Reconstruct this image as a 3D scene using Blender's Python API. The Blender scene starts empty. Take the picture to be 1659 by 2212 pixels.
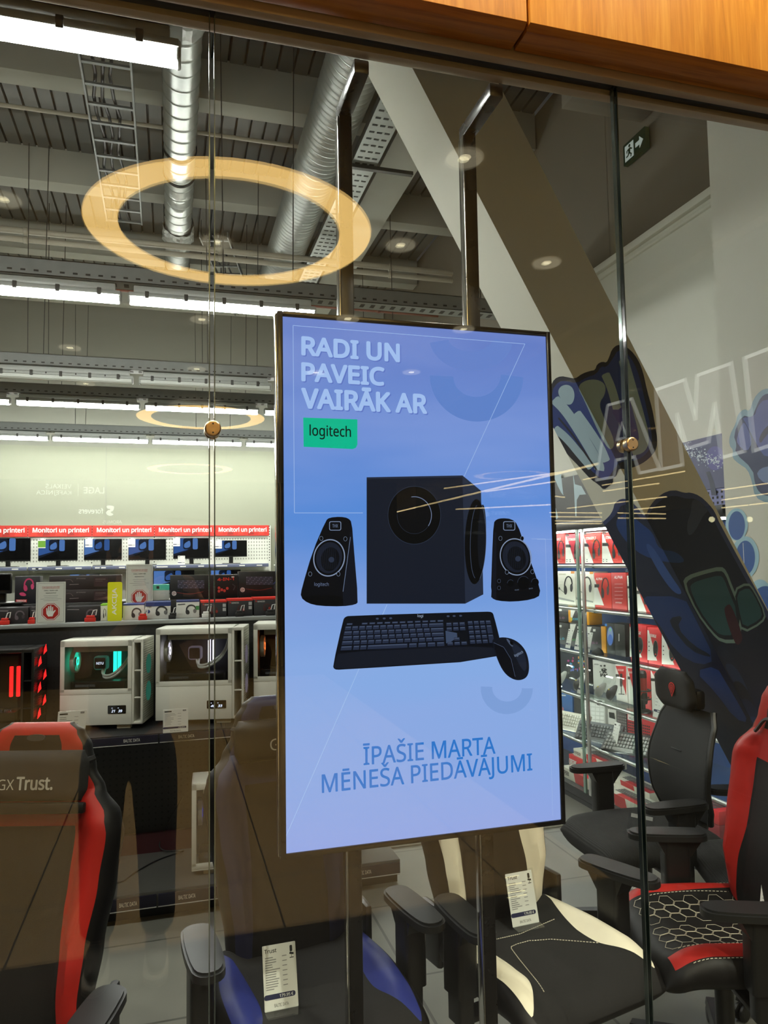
import bpy, bmesh, math, random
from mathutils import Vector, Matrix
from mathutils.geometry import tessellate_polygon
random.seed(7)
PI = math.pi
def rad(a): return a * PI / 180
SC = bpy.context.scene
COL = SC.collection
# ---------------------------------------------------------------- camera
D_CAM, H_CAM = 1.52, 1.60                      # camera stands 1.52 m in front of the shop glass (glass plane y = 0)
FPX, CXP, CYP = 1597.0, 829.5, 1106.0          # focal length in pixels of the 1659 x 2212 photograph
YAW, PITCH, ROLL = rad(16.08), rad(3.94), rad(-0.92)
_f = Vector((math.sin(YAW) * math.cos(PITCH), math.cos(YAW) * math.cos(PITCH), math.sin(PITCH)))
_r0 = Vector((math.cos(YAW), -math.sin(YAW), 0)); _u0 = _r0.cross(_f)
_r = _r0 * math.cos(ROLL) + _u0 * math.sin(ROLL)
_u = _u0 * math.cos(ROLL) - _r0 * math.sin(ROLL)
ORG = Vector((0, -D_CAM, H_CAM))
cam = bpy.data.cameras.new('camera'); cam_ob = bpy.data.objects.new('camera', cam); COL.objects.link(cam_ob)
cam_ob.matrix_world = Matrix(((_r.x, _u.x, -_f.x, ORG.x), (_r.y, _u.y, -_f.y, ORG.y), (_r.z, _u.z, -_f.z, ORG.z), (0, 0, 0, 1)))
cam.sensor_fit = 'VERTICAL'; cam.sensor_height = 36.0; cam.lens = 36.0 * FPX / 2212.0
cam.clip_start = 0.02; cam.clip_end = 200
SC.camera = cam_ob
def ray(px, py): return _f * FPX + _r * (px - CXP) - _u * (py - CYP)
def at(px, py, Y):                             # point of the plane y = Y seen at a photo pixel
    d = ray(px, py); return ORG + d * ((Y - ORG.y) / d.y)
def atx(px, py, X):
    d = ray(px, py); return ORG + d * ((X - ORG.x) / d.x)
def atz(px, py, Z):
    d = ray(px, py); return ORG + d * ((Z - ORG.z) / d.z)
def atp(px, py, p0, n):
    d = ray(px, py); return ORG + d * ((p0 - ORG).dot(n) / d.dot(n))
def mir(p): return Vector((p.x, -p.y, p.z))    # a thing seen mirrored in the glass stands on the mall side
# ---------------------------------------------------------------- world, exposure, sampling
SC.view_settings.view_transform = 'Standard'; SC.view_settings.look = 'None'
SC.view_settings.exposure = 0.0; SC.view_settings.gamma = 1.0; SC.view_settings.use_curve_mapping = False
W = bpy.data.worlds.new('world'); SC.world = W; W.use_nodes = True
W.node_tree.nodes['Background'].inputs[0].default_value = (0.80, 0.82, 0.78, 1)
W.node_tree.nodes['Background'].inputs[1].default_value = 0.035
cy = SC.cycles
cy.use_denoising = True
cy.max_bounces = 10; cy.diffuse_bounces = 4; cy.glossy_bounces = 5; cy.transmission_bounces = 8; cy.transparent_max_bounces = 24
cy.sample_clamp_indirect = 6.0; cy.caustics_reflective = False; cy.caustics_refractive = False; cy.blur_glossy = 0.5
TUBE_STRENGTH, MALL_SPOT, RING_STRENGTH, LED_STRENGTH = 108.0, 360.0, 11.5, 22.0
# ---------------------------------------------------------------- materials
def lin(c): return c / 12.92 if c <= 0.04045 else ((c + 0.055) / 1.055) ** 2.4
def hx(h):
    h = h.lstrip('#'); return tuple(lin(int(h[i:i + 2], 16) / 255) for i in (0, 2, 4))
MATS = {}
def mat(name, col='808080', rough=0.5, metal=0.0, emit=0.0, var=0.06, scale=18.0, bump=0.0, spec=0.5, coat=0.0, sub=0):
    if name in MATS: return MATS[name]
    m = bpy.data.materials.new(name); m.use_nodes = True; MATS[name] = m
    nt = m.node_tree; b = nt.nodes['Principled BSDF']; L = nt.links
    c = hx(col) if isinstance(col, str) else col
    b.inputs['Base Color'].default_value = (*c, 1); b.inputs['Roughness'].default_value = rough
    b.inputs['Metallic'].default_value = metal; b.inputs['Specular IOR Level'].default_value = spec
    b.inputs['Coat Weight'].default_value = coat
    if emit:
        b.inputs['Base Color'].default_value = (0, 0, 0, 1) if emit > 0 else (*c, 1)
        b.inputs['Specular IOR Level'].default_value = 0.1
        b.inputs['Emission Color'].default_value = (*c, 1); b.inputs['Emission Strength'].default_value = abs(emit)
        return m
    tc = nt.nodes.new('ShaderNodeTexCoord'); no = nt.nodes.new('ShaderNodeTexNoise')
    no.inputs['Scale'].default_value = scale; no.inputs['Detail'].default_value = 4
    L.new(tc.outputs['Object'], no.inputs['Vector'])
    if var:
        mx = nt.nodes.new('ShaderNodeMix'); mx.data_type = 'RGBA'
        mx.inputs[6].default_value = (*[x * (1 - var) for x in c], 1); mx.inputs[7].default_value = (*[min(1, x * (1 + var)) for x in c], 1)
        L.new(no.outputs['Fac'], mx.inputs[0]); L.new(mx.outputs[2], b.inputs['Base Color'])
    mr = nt.nodes.new('ShaderNodeMapRange'); mr.inputs[3].default_value = max(0, rough - 0.06); mr.inputs[4].default_value = min(1, rough + 0.06)
    L.new(no.outputs['Fac'], mr.inputs[0]); L.new(mr.outputs[0], b.inputs['Roughness'])
    if bump:
        bp = nt.nodes.new('ShaderNodeBump'); bp.inputs['Strength'].default_value = bump; bp.inputs['Distance'].default_value = 0.002
        n2 = nt.nodes.new('ShaderNodeTexNoise'); n2.inputs['Scale'].default_value = scale * 12
        L.new(tc.outputs['Object'], n2.inputs['Vector']); L.new(n2.outputs['Fac'], bp.inputs['Height']); L.new(bp.outputs['Normal'], b.inputs['Normal'])
    return m
def nodes_of(m): return m.node_tree.nodes, m.node_tree.links, m.node_tree.nodes['Principled BSDF']
def glass(name, tint=(0.96, 0.985, 0.97), ior=1.5, rough=0.0):
    if name in MATS: return MATS[name]
    m = bpy.data.materials.new(name); m.use_nodes = True; MATS[name] = m
    nt = m.node_tree; nt.nodes.clear()
    o = nt.nodes.new('ShaderNodeOutputMaterial'); t = nt.nodes.new('ShaderNodeBsdfTransparent'); g = nt.nodes.new('ShaderNodeBsdfGlossy')
    f = nt.nodes.new('ShaderNodeFresnel'); x = nt.nodes.new('ShaderNodeMixShader')
    t.inputs[0].default_value = (*tint, 1); g.inputs['Roughness'].default_value = rough; f.inputs[0].default_value = ior
    # the back face of a pane is met from inside the glass: use the same outside reflectance for it
    ge = nt.nodes.new('ShaderNodeNewGeometry'); mi = nt.nodes.new('ShaderNodeMix'); mi.data_type = 'FLOAT'
    mi.inputs[2].default_value = ior; mi.inputs[3].default_value = 1 / ior
    nt.links.new(ge.outputs['Backfacing'], mi.inputs[0]); nt.links.new(mi.outputs[0], f.inputs[0])
    nt.links.new(f.outputs[0], x.inputs[0]); nt.links.new(t.outputs[0], x.inputs[1]); nt.links.new(g.outputs[0], x.inputs[2])
    nt.links.new(x.outputs[0], o.inputs[0]); return m
# ---------------------------------------------------------------- mesh builder
def basis(o, x, y, z):
    return Matrix(((x[0], y[0], z[0], o[0]), (x[1], y[1], z[1], o[1]), (x[2], y[2], z[2], o[2]), (0, 0, 0, 1)))
_TXT = {}
try:
    import os
    FONT = bpy.data.fonts.load(os.path.join(bpy.utils.system_resource('DATAFILES'), 'fonts', 'NotoSansHebrew-Regular.woff2'))   # Blender's own interface typeface
except Exception:
    FONT = None
def text_geo(s, shear=0.0):
    k = (s, shear)
    if k in _TXT: return _TXT[k]
    cu = bpy.data.curves.new('lettering', 'FONT'); cu.body = s; cu.size = 1; cu.resolution_u = 3; cu.shear = shear
    if FONT: cu.font = FONT
    ob = bpy.data.objects.new('lettering', cu); me = bpy.data.meshes.new_from_object(ob)
    vs = [v.co.copy() for v in me.vertices]; fs = [tuple(p.vertices) for p in me.polygons]
    bpy.data.objects.remove(ob); bpy.data.curves.remove(cu); bpy.data.meshes.remove(me)
    x0 = min(v.x for v in vs); x1 = max(v.x for v in vs); y0 = min(v.y for v in vs); y1 = max(v.y for v in vs)
    _TXT[k] = ([((v.x - x0), (v.y - y0)) for v in vs], fs, x1 - x0, y1 - y0); return _TXT[k]
def rpoly(x0, y0, x1, y1, r, n=4):             # rounded rectangle outline
    out = []
    for cx, cyy, a in ((x1 - r, y1 - r, 0), (x0 + r, y1 - r, 90), (x0 + r, y0 + r, 180), (x1 - r, y0 + r, 270)):
        for i in range(n + 1):
            t = rad(a + 90 * i / n); out.append((cx + r * math.cos(t), cyy + r * math.sin(t)))
    return out
def circ(cx, cyy, r, n=24, ry=None): return [(cx + r * math.cos(2 * PI * i / n), cyy + (ry or r) * math.sin(2 * PI * i / n)) for i in range(n)]
def smooth2(pts, it=2, closed=True):           # Chaikin rounding of an outline
    for _ in range(it):
        q = []; n = len(pts)
        for i in range(n if closed else n - 1):
            a, b = pts[i], pts[(i + 1) % n]
            q.append(tuple(a[k] * .75 + b[k] * .25 for k in range(len(a)))); q.append(tuple(a[k] * .25 + b[k] * .75 for k in range(len(a))))
        if not closed: q = [pts[0]] + q + [pts[-1]]
        pts = q
    return pts
class MB:
    def __init__(s, T=None): s.v = []; s.f = []; s.m = []; s.T = T or Matrix()
    def add(s, vs, fs, m=0, T=None):
        T = s.T @ T if T is not None else s.T; o = len(s.v)
        s.v += [T @ Vector(v) for v in vs]; s.f += [tuple(i + o for i in f) for f in fs]; s.m += [m] * len(fs); return s
    def box(s, c, d, m=0, bev=0.0, rot=None, seg=2):
        T = Matrix.Translation(c)
        if rot is not None: T = T @ (rot if isinstance(rot, Matrix) else Matrix.Rotation(rot, 4, 'Z'))
        x, y, z = (k / 2 for k in d)
        if bev <= 0:
            vs = [(i, j, k) for i in (-x, x) for j in (-y, y) for k in (-z, z)]
            return s.add(vs, [(0, 1, 3, 2), (4, 6, 7, 5), (0, 4, 5, 1), (2, 3, 7, 6), (0, 2, 6, 4), (1, 5, 7, 3)], m, T)
        bm = bmesh.new(); bmesh.ops.create_cube(bm, size=1); bmesh.ops.scale(bm, vec=d, verts=bm.verts)
        bmesh.ops.bevel(bm, geom=bm.edges[:], offset=min(bev, x * .98, y * .98, z * .98), segments=seg, affect='EDGES', profile=0.5)
        bm.verts.index_update(); s.add([v.co.copy() for v in bm.verts], [tuple(v.index for v in f.verts) for f in bm.faces], m, T); bm.free(); return s
    def b2(s, a, b, m=0, bev=0.0): return s.box([(a[i] + b[i]) / 2 for i in range(3)], [abs(b[i] - a[i]) for i in range(3)], m, bev)
    def cyl(s, p0, p1, r0, r1=None, n=14, m=0, cap=True):
        return s.tube([p0, p1], [r0, r0 if r1 is None else r1], n, m, cap)
    def tube(s, pts, r, n=8, m=0, cap=True, closed=False):
        pts = [Vector(p) for p in pts]; k = len(pts); rr = r if isinstance(r, (list, tuple)) else [r] * k
        tg = []
        for i in range(k):
            if closed: t = pts[(i + 1) % k] - pts[i - 1]
            else: t = pts[min(i + 1, k - 1)] - pts[max(i - 1, 0)]
            tg.append(t.normalized())
        up = Vector((0, 0, 1)) if abs(tg[0].z) < .9 else Vector((1, 0, 0)); nx = tg[0].cross(up).normalized(); vs = []
        for i in range(k):
            nx = (nx - tg[i] * nx.dot(tg[i])).normalized(); ny = tg[i].cross(nx)
            vs += [pts[i] + (nx * math.cos(2 * PI * j / n) + ny * math.sin(2 * PI * j / n)) * rr[i] for j in range(n)]
        fs = []
        for i in range(k if closed else k - 1):
            a, b = i * n, ((i + 1) % k) * n
            fs += [(a + j, a + (j + 1) % n, b + (j + 1) % n, b + j) for j in range(n)]
        if cap and not closed: fs += [tuple(range(n))[::-1], tuple(range((k - 1) * n, k * n))]
        return s.add(vs, fs, m)
    def lathe(s, prof, n=24, m=0, T=None, ms=None):
        k = len(prof); vs = [(r * math.cos(2 * PI * j / n), r * math.sin(2 * PI * j / n), z) for r, z in prof for j in range(n)]
        for i in range(k - 1):
            s.add(vs[i * n:(i + 2) * n], [(j, (j + 1) % n, n + (j + 1) % n, n + j) for j in range(n)], ms[i] if ms else m, T)
        return s
    def prism(s, poly, z0, z1, m=0, T=None, bot=True):
        n = len(poly); tri = tessellate_polygon([[Vector((p[0], p[1], 0)) for p in poly]])
        area = sum(poly[i][0] * poly[(i + 1) % n][1] - poly[(i + 1) % n][0] * poly[i][1] for i in range(n))
        def up(t):
            a, b, c = (poly[i] for i in t); return t if (b[0] - a[0]) * (c[1] - a[1]) - (b[1] - a[1]) * (c[0] - a[0]) > 0 else t[::-1]
        tri = [up(t) for t in tri]
        vs = [(p[0], p[1], z1) for p in poly] + [(p[0], p[1], z0) for p in poly]; fs = [tuple(t) for t in tri]
        if bot: fs += [tuple(i + n for i in t[::-1]) for t in tri]
        sd = [(i, n + i, n + (i + 1) % n, (i + 1) % n) for i in range(n)]
        fs += sd if area > 0 else [f[::-1] for f in sd]
        return s.add(vs, fs, m, T)
    def flat(s, pts, m=0):                      # filled outline of points in space
        pts = [Vector(p) for p in pts]; tri = tessellate_polygon([pts]); return s.add(pts, [tuple(t) for t in tri], m)
    def text(s, t, T, w=None, h=None, m=0, bold=0.0, align='c', shear=0.0, th=0.0):
        vs, fs, tw, thh = text_geo(t, shear)
        sx = w / tw if w else (h / thh); sy = h / thh if h else sx
        ox = {'l': 0, 'c': -tw / 2, 'r': -tw}[align]
        P = [((x + ox) * sx, y * sy, th) for x, y in vs]
        s.add(P, fs, m, T)
        if bold:                                # heavier strokes: the same letters laid around themselves, each a hair higher
            for k in range(8):
                a = PI * k / 4; s.add([(x + bold * .7 * sy * math.cos(a), y + bold * .7 * sy * math.sin(a), z + .00003 * (k + 1)) for x, y, z in P], fs, m, T)
        if th:
            ed = {}
            for f in fs:
                for i in range(len(f)):
                    a, b = f[i], f[(i + 1) % len(f)]; ed[(a, b)] = 1
            q = P + [(x, y, 0) for x, y, _ in P]; n = len(P)
            s.add(q, [(b, a, a + n, b + n) for a, b in ed if (b, a) not in ed], m, T)
        return s
    def grid(s, fn, nu, nv, m=0, mf=None, T=None):
        vs = [fn(i / nu, j / nv) for j in range(nv + 1) for i in range(nu + 1)]
        T = s.T @ T if T is not None else s.T; o = len(s.v); s.v += [T @ Vector(v) for v in vs]
        for j in range(nv):
            for i in range(nu):
                a = o + j * (nu + 1) + i; s.f.append((a, a + 1, a + nu + 2, a + nu + 1)); s.m.append(mf((i + .5) / nu, (j + .5) / nv) if mf else m)
        return s
    @staticmethod
    def wmat(o): return (MB.wmat(o.parent) if o.parent else Matrix()) @ o.matrix_basis
    def obj(s, name, mats, parent=None, label=None, world=False, smooth=40, loc=None, fix=False):
        me = bpy.data.meshes.new(name); V = s.v
        if parent is not None and world:
            inv = MB.wmat(parent).inverted(); V = [inv @ v for v in V]
        if loc is not None: V = [v - Vector(loc) for v in V]
        me.from_pydata([tuple(v) for v in V], [], s.f)
        for mm in (mats if isinstance(mats, (list, tuple)) else [mats]): me.materials.append(mm)
        for p, k in zip(me.polygons, s.m): p.material_index = k
        if fix:
            bm = bmesh.new(); bm.from_mesh(me); bmesh.ops.remove_doubles(bm, verts=bm.verts, dist=1e-5); bmesh.ops.recalc_face_normals(bm, faces=bm.faces); bm.to_mesh(me); bm.free()
        if smooth:
            me.shade_smooth(); me.set_sharp_from_angle(angle=rad(smooth))
        me.update(); ob = bpy.data.objects.new(name, me); COL.objects.link(ob)
        if parent is not None: ob.parent = parent
        if loc is not None: ob.location = loc
        if label: ob['label'] = label
        return ob
def tag(o, label, cat, group=None, kind=None):
    o['label'] = label; o['category'] = cat
    if group: o['group'] = group
    if kind: o['kind'] = kind
    return o
def thing(name, label, cat, loc=(0, 0, 0), rz=0.0, group=None):
    o = bpy.data.objects.new(name, None); COL.objects.link(o); o.location = loc; o.rotation_euler = (0, 0, rz)
    o.matrix_world = Matrix.Translation(loc) @ Matrix.Rotation(rz, 4, 'Z'); o.empty_display_size = 0.05
    return tag(o, label, cat, group)
def copy_tree(o, parent=None):
    c = o.copy(); COL.objects.link(c)
    if parent is not None: c.parent = parent
    for ch in [x for x in bpy.data.objects if x.parent == o]: copy_tree(ch, c)
    return c
def dup(o, label, loc, rz=None, group=None):
    c = copy_tree(o); c.location = loc
    if rz is not None: c.rotation_euler = (0, 0, rz)
    c['label'] = label
    if group: c['group'] = group
    return c
def struct(mb, name, mats, label=None, parent=None, smooth=30, kind=True):
    o = mb.obj(name, mats, parent, smooth=smooth)
    if parent is None and kind: o['kind'] = 'structure'; o['label'] = label or name.replace('_', ' '); o['category'] = name.split('_')[0]
    return o
# ================================================================ materials of the setting
def tile_mat(name, c1, c2, mortar, w, h, gap, rough, off=(0, 0), var=0.08, spec=0.5):
    m = mat(name, c1, rough, var=0, spec=spec); N, L, b = nodes_of(m)
    tc = N.new('ShaderNodeTexCoord'); mp = N.new('ShaderNodeMapping'); mp.inputs['Location'].default_value = (off[0], off[1], 0)
    br = N.new('ShaderNodeTexBrick'); br.offset = 0.0; br.squash = 1.0
    br.inputs['Color1'].default_value = (*hx(c1), 1); br.inputs['Color2'].default_value = (*hx(c2), 1); br.inputs['Mortar'].default_value = (*hx(mortar), 1)
    br.inputs['Scale'].default_value = 1; br.inputs['Brick Width'].default_value = w; br.inputs['Row Height'].default_value = h
    br.inputs['Mortar Size'].default_value = gap; br.inputs['Mortar Smooth'].default_value = 0.1
    L.new(tc.outputs['Object'], mp.inputs[0]); L.new(mp.outputs[0], br.inputs['Vector'])
    no = N.new('ShaderNodeTexNoise'); no.inputs['Scale'].default_value = 9; no.inputs['Detail'].default_value = 8
    L.new(tc.outputs['Object'], no.inputs['Vector'])
    mx = N.new('ShaderNodeMix'); mx.data_type = 'RGBA'; mx.blend_type = 'MULTIPLY'; mx.inputs[0].default_value = 1
    cr = N.new('ShaderNodeMapRange'); cr.inputs[3].default_value = 1 - var * 2; cr.inputs[4].default_value = 1 + var
    L.new(no.outputs['Fac'], cr.inputs[0]); L.new(br.outputs['Color'], mx.inputs[6]); L.new(cr.outputs[0], mx.inputs[7])
    L.new(mx.outputs[2], b.inputs['Base Color']); return m
M_FLOOR = tile_mat('grey_floor_tile', '6f6e65', '6a6961', '4b4a44', 0.6, 0.6, 0.006, 0.32, off=(0.31, -0.72))
M_MALLFLOOR = tile_mat('warm_mall_tile', '6a5836', '655332', '18130b', 1.13, 1.2, 0.005, 0.3, off=(0.64, 1.2))
M_MALLDARK = tile_mat('dark_mall_tile', '0d0c0a', '0c0b09', '060504', 1.13, 0.6, 0.006, 0.55, off=(0.64, 0.67), spec=.12)
def wood(name, c1, c2, c3, axis):
    m = mat(name, c1, 0.42, var=0); N, L, b = nodes_of(m)
    tc = N.new('ShaderNodeTexCoord'); mp = N.new('ShaderNodeMapping')
    mp.inputs['Scale'].default_value = (1.2, 26, 26) if axis == 'x' else (30, 26, 1.5)
    no = N.new('ShaderNodeTexNoise'); no.inputs['Scale'].default_value = 2.2; no.inputs['Detail'].default_value = 9; no.inputs['Roughness'].default_value = .62; no.inputs['Distortion'].default_value = .7
    L.new(tc.outputs['Object'], mp.inputs[0]); L.new(mp.outputs[0], no.inputs['Vector'])
    cr = N.new('ShaderNodeValToRGB'); e = cr.color_ramp.elements
    e[0].position = .30; e[0].color = (*hx(c3), 1); e[1].position = .68; e[1].color = (*hx(c1), 1); k = e.new(.47); k.color = (*hx(c2), 1)
    L.new(no.outputs['Fac'], cr.inputs[0]); L.new(cr.outputs[0], b.inputs['Base Color'])
    bp = N.new('ShaderNodeBump'); bp.inputs['Strength'].default_value = .15; bp.inputs['Distance'].default_value = .001
    L.new(no.outputs['Fac'], bp.inputs['Height']); L.new(bp.outputs['Normal'], b.inputs['Normal']); return m
M_OAKV = wood('oak_veneer_upright', 'e0a03c', 'd18c2c', 'bd7c26', 'z')
M_OAKH = wood('oak_lengthwise_shaded', 'b87a2a', 'a8691e', '834c10', 'x')  # darker copy of the oak, with the underside's shade in the colour
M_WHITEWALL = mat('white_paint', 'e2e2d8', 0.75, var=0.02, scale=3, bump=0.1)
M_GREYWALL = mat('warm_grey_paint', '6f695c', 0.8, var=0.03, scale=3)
M_BACKWALL = mat('pale_wall_paint', '8a8c7b', 0.8, var=0.02, scale=2)
M_BULK = mat('upper_wall_shade_grey', '84847a', 0.85, var=0.03, scale=2)  # upper wall out of the lamps' reach: its shade put into the colour
M_DECK = mat('grey_steel_deck', '5d5f5c', 0.55, metal=0.0, var=0.1, scale=4)
M_CONC = mat('pale_concrete', 'a9a99e', 0.8, var=0.08, scale=5, bump=0.2)
M_COLUMN = mat('column_paint', 'd6d5c8', 0.7, var=0.02, scale=4, bump=0.1)
M_GLASS = glass('shop_glass'); M_GLASSEDGE = mat('green_glass_edge', '0c1a16', 0.12, var=0, spec=.8)
M_ARRIS = mat('polished_glass_arris', '5c6864', 0.15, metal=.8, var=0)
M_ALU = mat('bronze_aluminium', 'a39078', 0.4, metal=0.25, var=0.03)
M_ALUD = mat('dark_gasket', '0c0b0b', 0.5, var=0)
M_MALLWALL = mat('mall_wall_paint', '4b463f', 0.7, var=0.04)
M_MALLCEIL = mat('mall_ceiling_paint', 'd2c8b2', 0.8, var=0.04)
M_BLACKSHOP = mat('dim_shopfront', '0e0d0c', 0.6, var=0.1)
# ================================================================ floors, walls, ceiling
XR, XREC, XL, YB, ZDECK = 2.60, 3.05, -4.2, 9.95, 5.5
struct(MB().b2((XL, 0.02, -0.12), (XREC + .1, YB + .1, 0)), 'floor', M_FLOOR, 'grey tiled shop floor behind the glass')
struct(MB().b2((2.13, -9.2, -0.12), (22, -1.86, -.0004)), 'floor_side', M_MALLDARK, 'dark tiles of the mall floor towards the lettered shop window')
struct(MB().b2((-9, -9.2, -0.12), (2.13, -1.86, 0)), 'floor_mall', M_MALLFLOOR, 'warm beige mall floor seen mirrored in the glass')
struct(MB().b2((-9, -1.86, -0.12), (22, 0.02, -0.0005)), 'floor_border', M_MALLDARK, 'dark tile border of the mall floor along the shop front')
struct(MB().b2((-9, -36, -0.12), (22, -9.2, -0.001)), 'floor_far', M_MALLDARK, 'dark far part of the mall floor')
struct(MB().b2((XL, YB, 0), (XREC, YB + .1, 3.36)).b2((-.925, YB - .004, 2.2), (-.917, YB, 3.36), 1), 'wall_back', [M_BACKWALL, M_BULK], 'pale back wall of the shop')
struct(MB().b2((XL, YB + .001, 3.36), (XREC, YB + .1, ZDECK)), 'wall_back_upper', M_BULK, 'upper back wall above the light rows, toned darker for shade')
struct(MB().b2((XL - .1, 0, 0), (XL, YB, ZDECK)), 'wall_left', M_BACKWALL, 'left side wall of the shop')
struct(MB().b2((XR, .03, 0), (XREC, 1.48, ZDECK)), 'wall_right', M_WHITEWALL, 'white right side wall with blue mural')
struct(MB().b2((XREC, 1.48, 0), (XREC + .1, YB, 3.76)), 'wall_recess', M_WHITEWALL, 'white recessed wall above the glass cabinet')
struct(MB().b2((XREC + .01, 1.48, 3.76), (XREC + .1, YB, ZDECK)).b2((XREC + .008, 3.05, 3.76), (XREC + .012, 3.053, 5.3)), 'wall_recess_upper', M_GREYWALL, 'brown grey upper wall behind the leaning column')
struct(MB().b2((XREC - .035, 1.48, 3.715), (XREC + .004, YB - .01, 3.765), 0, .004).b2((XREC - .02, 1.48, 3.66), (XREC + .004, YB - .01, 3.685), 0, .004), 'trim_1', M_WHITEWALL, 'white ledge along the top of the recessed wall')
dk = MB(); x = XL; sec = []
while x < XREC:
    sec += [(x, ZDECK), (x + .104, ZDECK), (x + .108, ZDECK + .05), (x + .121, ZDECK + .05)]; x += .125
n = len(sec); vs = [(p[0], yy, p[1]) for yy in (0.0, YB) for p in sec]
dk.add(vs, [(i, i + 1, n + i + 1, n + i) for i in range(n - 1)])
struct(dk, 'ceiling', M_DECK, 'dark ribbed steel ceiling deck', smooth=0)
for k, yy in enumerate((2.45, 4.08, 5.7, 7.32, 8.9)):
    struct(MB().b2((XL, yy, 5.18), (XREC, yy + .19, 5.52), 0, .006), 'beam_' + str(k + 1), M_CONC, ['first', 'second', 'third', 'fourth', 'fifth'][k] + ' pale cross beam under the ceiling, counted from the glass')
struct(MB().b2((1.72, .3, 5.02), (2.06, YB, 5.5), 0, .006), 'beam_6', M_CONC, 'pale lengthwise beam beside the leaning column')
struct(MB().b2((2.45, 2.3, 4.55), (XREC, 2.62, 5.4), 0, .004), 'beam_7', M_GREYWALL, 'brown grey beam end on the upper right wall')
struct(MB().b2((1.0, 2.585, 0), (2.62, 2.625, .016), 0, .003), 'trim_2', mat('pale_threshold', 'bdbbae', .5), 'pale threshold strip across the floor before the glass cabinet')
# ---------------------------------------------------------------- shop front: panes, rails, oak fascia
XJ = (0.0785, 1.049)                                                # the two open glass joints
for k, (a, b) in enumerate(((-2.2, XJ[0] - .004), (XJ[0] + .004, XJ[1] - .004), (XJ[1] + .004, 2.59))):
    g = MB().b2((a, 0, .03), (b, .012, 2.79)); 
    g.m = [1 if f in (0, 1) else 0 for f in range(6)]
    for xe, d_ in ((a, 1), (b, -1)):
        if -1 < xe < 2: g.b2((xe + d_ * .0002, -.0004, .03), (xe + d_ * .0022, .0124, 2.79), 2)
    struct(g, 'window_%d' % (k + 1), [M_GLASS, M_GLASSEDGE, M_ARRIS], ['left', 'middle', 'right'][k] + ' frameless glass pane of the shop front', smooth=0)
rl = MB()
rl.b2((-2.2, -.030, 2.762), (2.59, -.006, 2.80), 0, .002); rl.b2((-2.2, .018, 2.752), (2.59, .045, 2.80), 0, .002)
rl.b2((-2.2, -.0065, 2.766), (2.59, .0185, 2.80), 1)
struct(rl, 'trim_3', [M_ALU, M_ALUD], 'slim bronze rail holding the glass at the top')
bt = MB(); bt.b2((-2.2, -.02, 0), (2.59, .035, .05), 0, .003)
struct(bt, 'trim_4', [M_ALU], 'slim floor rail under the glass')
XM = 0.757                                                          # joint between two oak panels
for k, (a, b) in enumerate(((-2.4, XM - .004), (XM + .004, 3.4))):
    f = MB(); f.b2((a, -.115, 2.79), (b, -.097, 3.755), 0, .0015); f.b2((a, -.097, 2.782), (b, -.032, 2.80), 1, .0015)
    f.add([(a, -.115, 2.79), (b, -.115, 2.79), (b, -.097, 2.782), (a, -.097, 2.782)], [(0, 3, 2, 1)], 1)
    struct(f, 'trim_%d' % (5 + k), [M_OAKV, M_OAKH], ('left' if k == 0 else 'right') + ' oak fascia panel above the glass')
struct(MB().b2((-2.4, -.03, 2.80), (3.4, .06, 3.755)), 'wall_front', M_ALUD, 'dark bulkhead behind the oak fascia')
# ---------------------------------------------------------------- leaning column
C1 = Vector((0.742, 1.4, 3.791)); CK = -0.5552
def colx(z): return C1.x + CK * (z - C1.z)
CY1, CY2, CW = 1.40, 1.083, 0.365
cm = MB(); zt, zb = 5.3, -.0
cs = [(colx(zb), CY2, zb), (colx(zb) + CW, CY2, zb), (colx(zb) + CW, CY1, zb), (colx(zb), CY1, zb)]
ct = [(colx(zt), CY2, zt), (colx(zt) + CW, CY2, zt), (colx(zt) + CW, CY1, zt), (colx(zt), CY1, zt)]
cm.add(cs + ct, [(0, 1, 5, 4), (1, 2, 6, 5), (2, 3, 7, 6), (3, 0, 4, 7), (4, 5, 6, 7)])
COLUMN = struct(cm, 'column', M_COLUMN, 'leaning square column painted with blue graffiti', smooth=0)
# ================================================================ the mall side, seen mirrored in the glass
XMW = 3.6
struct(MB().b2((XMW, -9.2, .05), (XMW + .012, -1.6, 3.70)), 'window_4', M_GLASS, 'lettered shop window on the right of the mall, seen mirrored', smooth=0)
struct(MB().b2((XMW - .01, -9.2, 3.70), (XMW + .1, -1.6, 3.86)), 'trim_7', M_WHITEWALL, 'pale head strip over the lettered mall shop window')
struct(MB().b2((XMW + .1, -34, 3.80), (22, -1.6, 3.9)), 'ceiling_far', M_MALLCEIL, 'dark ceiling of the far mall shop')
struct(MB().b2((6, -34.1, 0), (22, -34, 3.9)), 'wall_far_right', M_BLACKSHOP, 'dark back wall of the far mall shop')
struct(MB().b2((-9, -18.2, 0), (6, -18, 6.0)), 'wall_far', M_BLACKSHOP, 'dark far side of the mall with shop signs')
struct(MB().b2((-9, -18, 3.761), (XMW, -0.13, 3.86)), 'ceiling_mall', M_MALLCEIL, 'dark mall ceiling')
M_RING = mat('warm_ring_glow', 'ffcf7c', emit=RING_STRENGTH); M_RINGBODY = mat('white_lamp_body', 'b9b6ae', .5)
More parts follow.
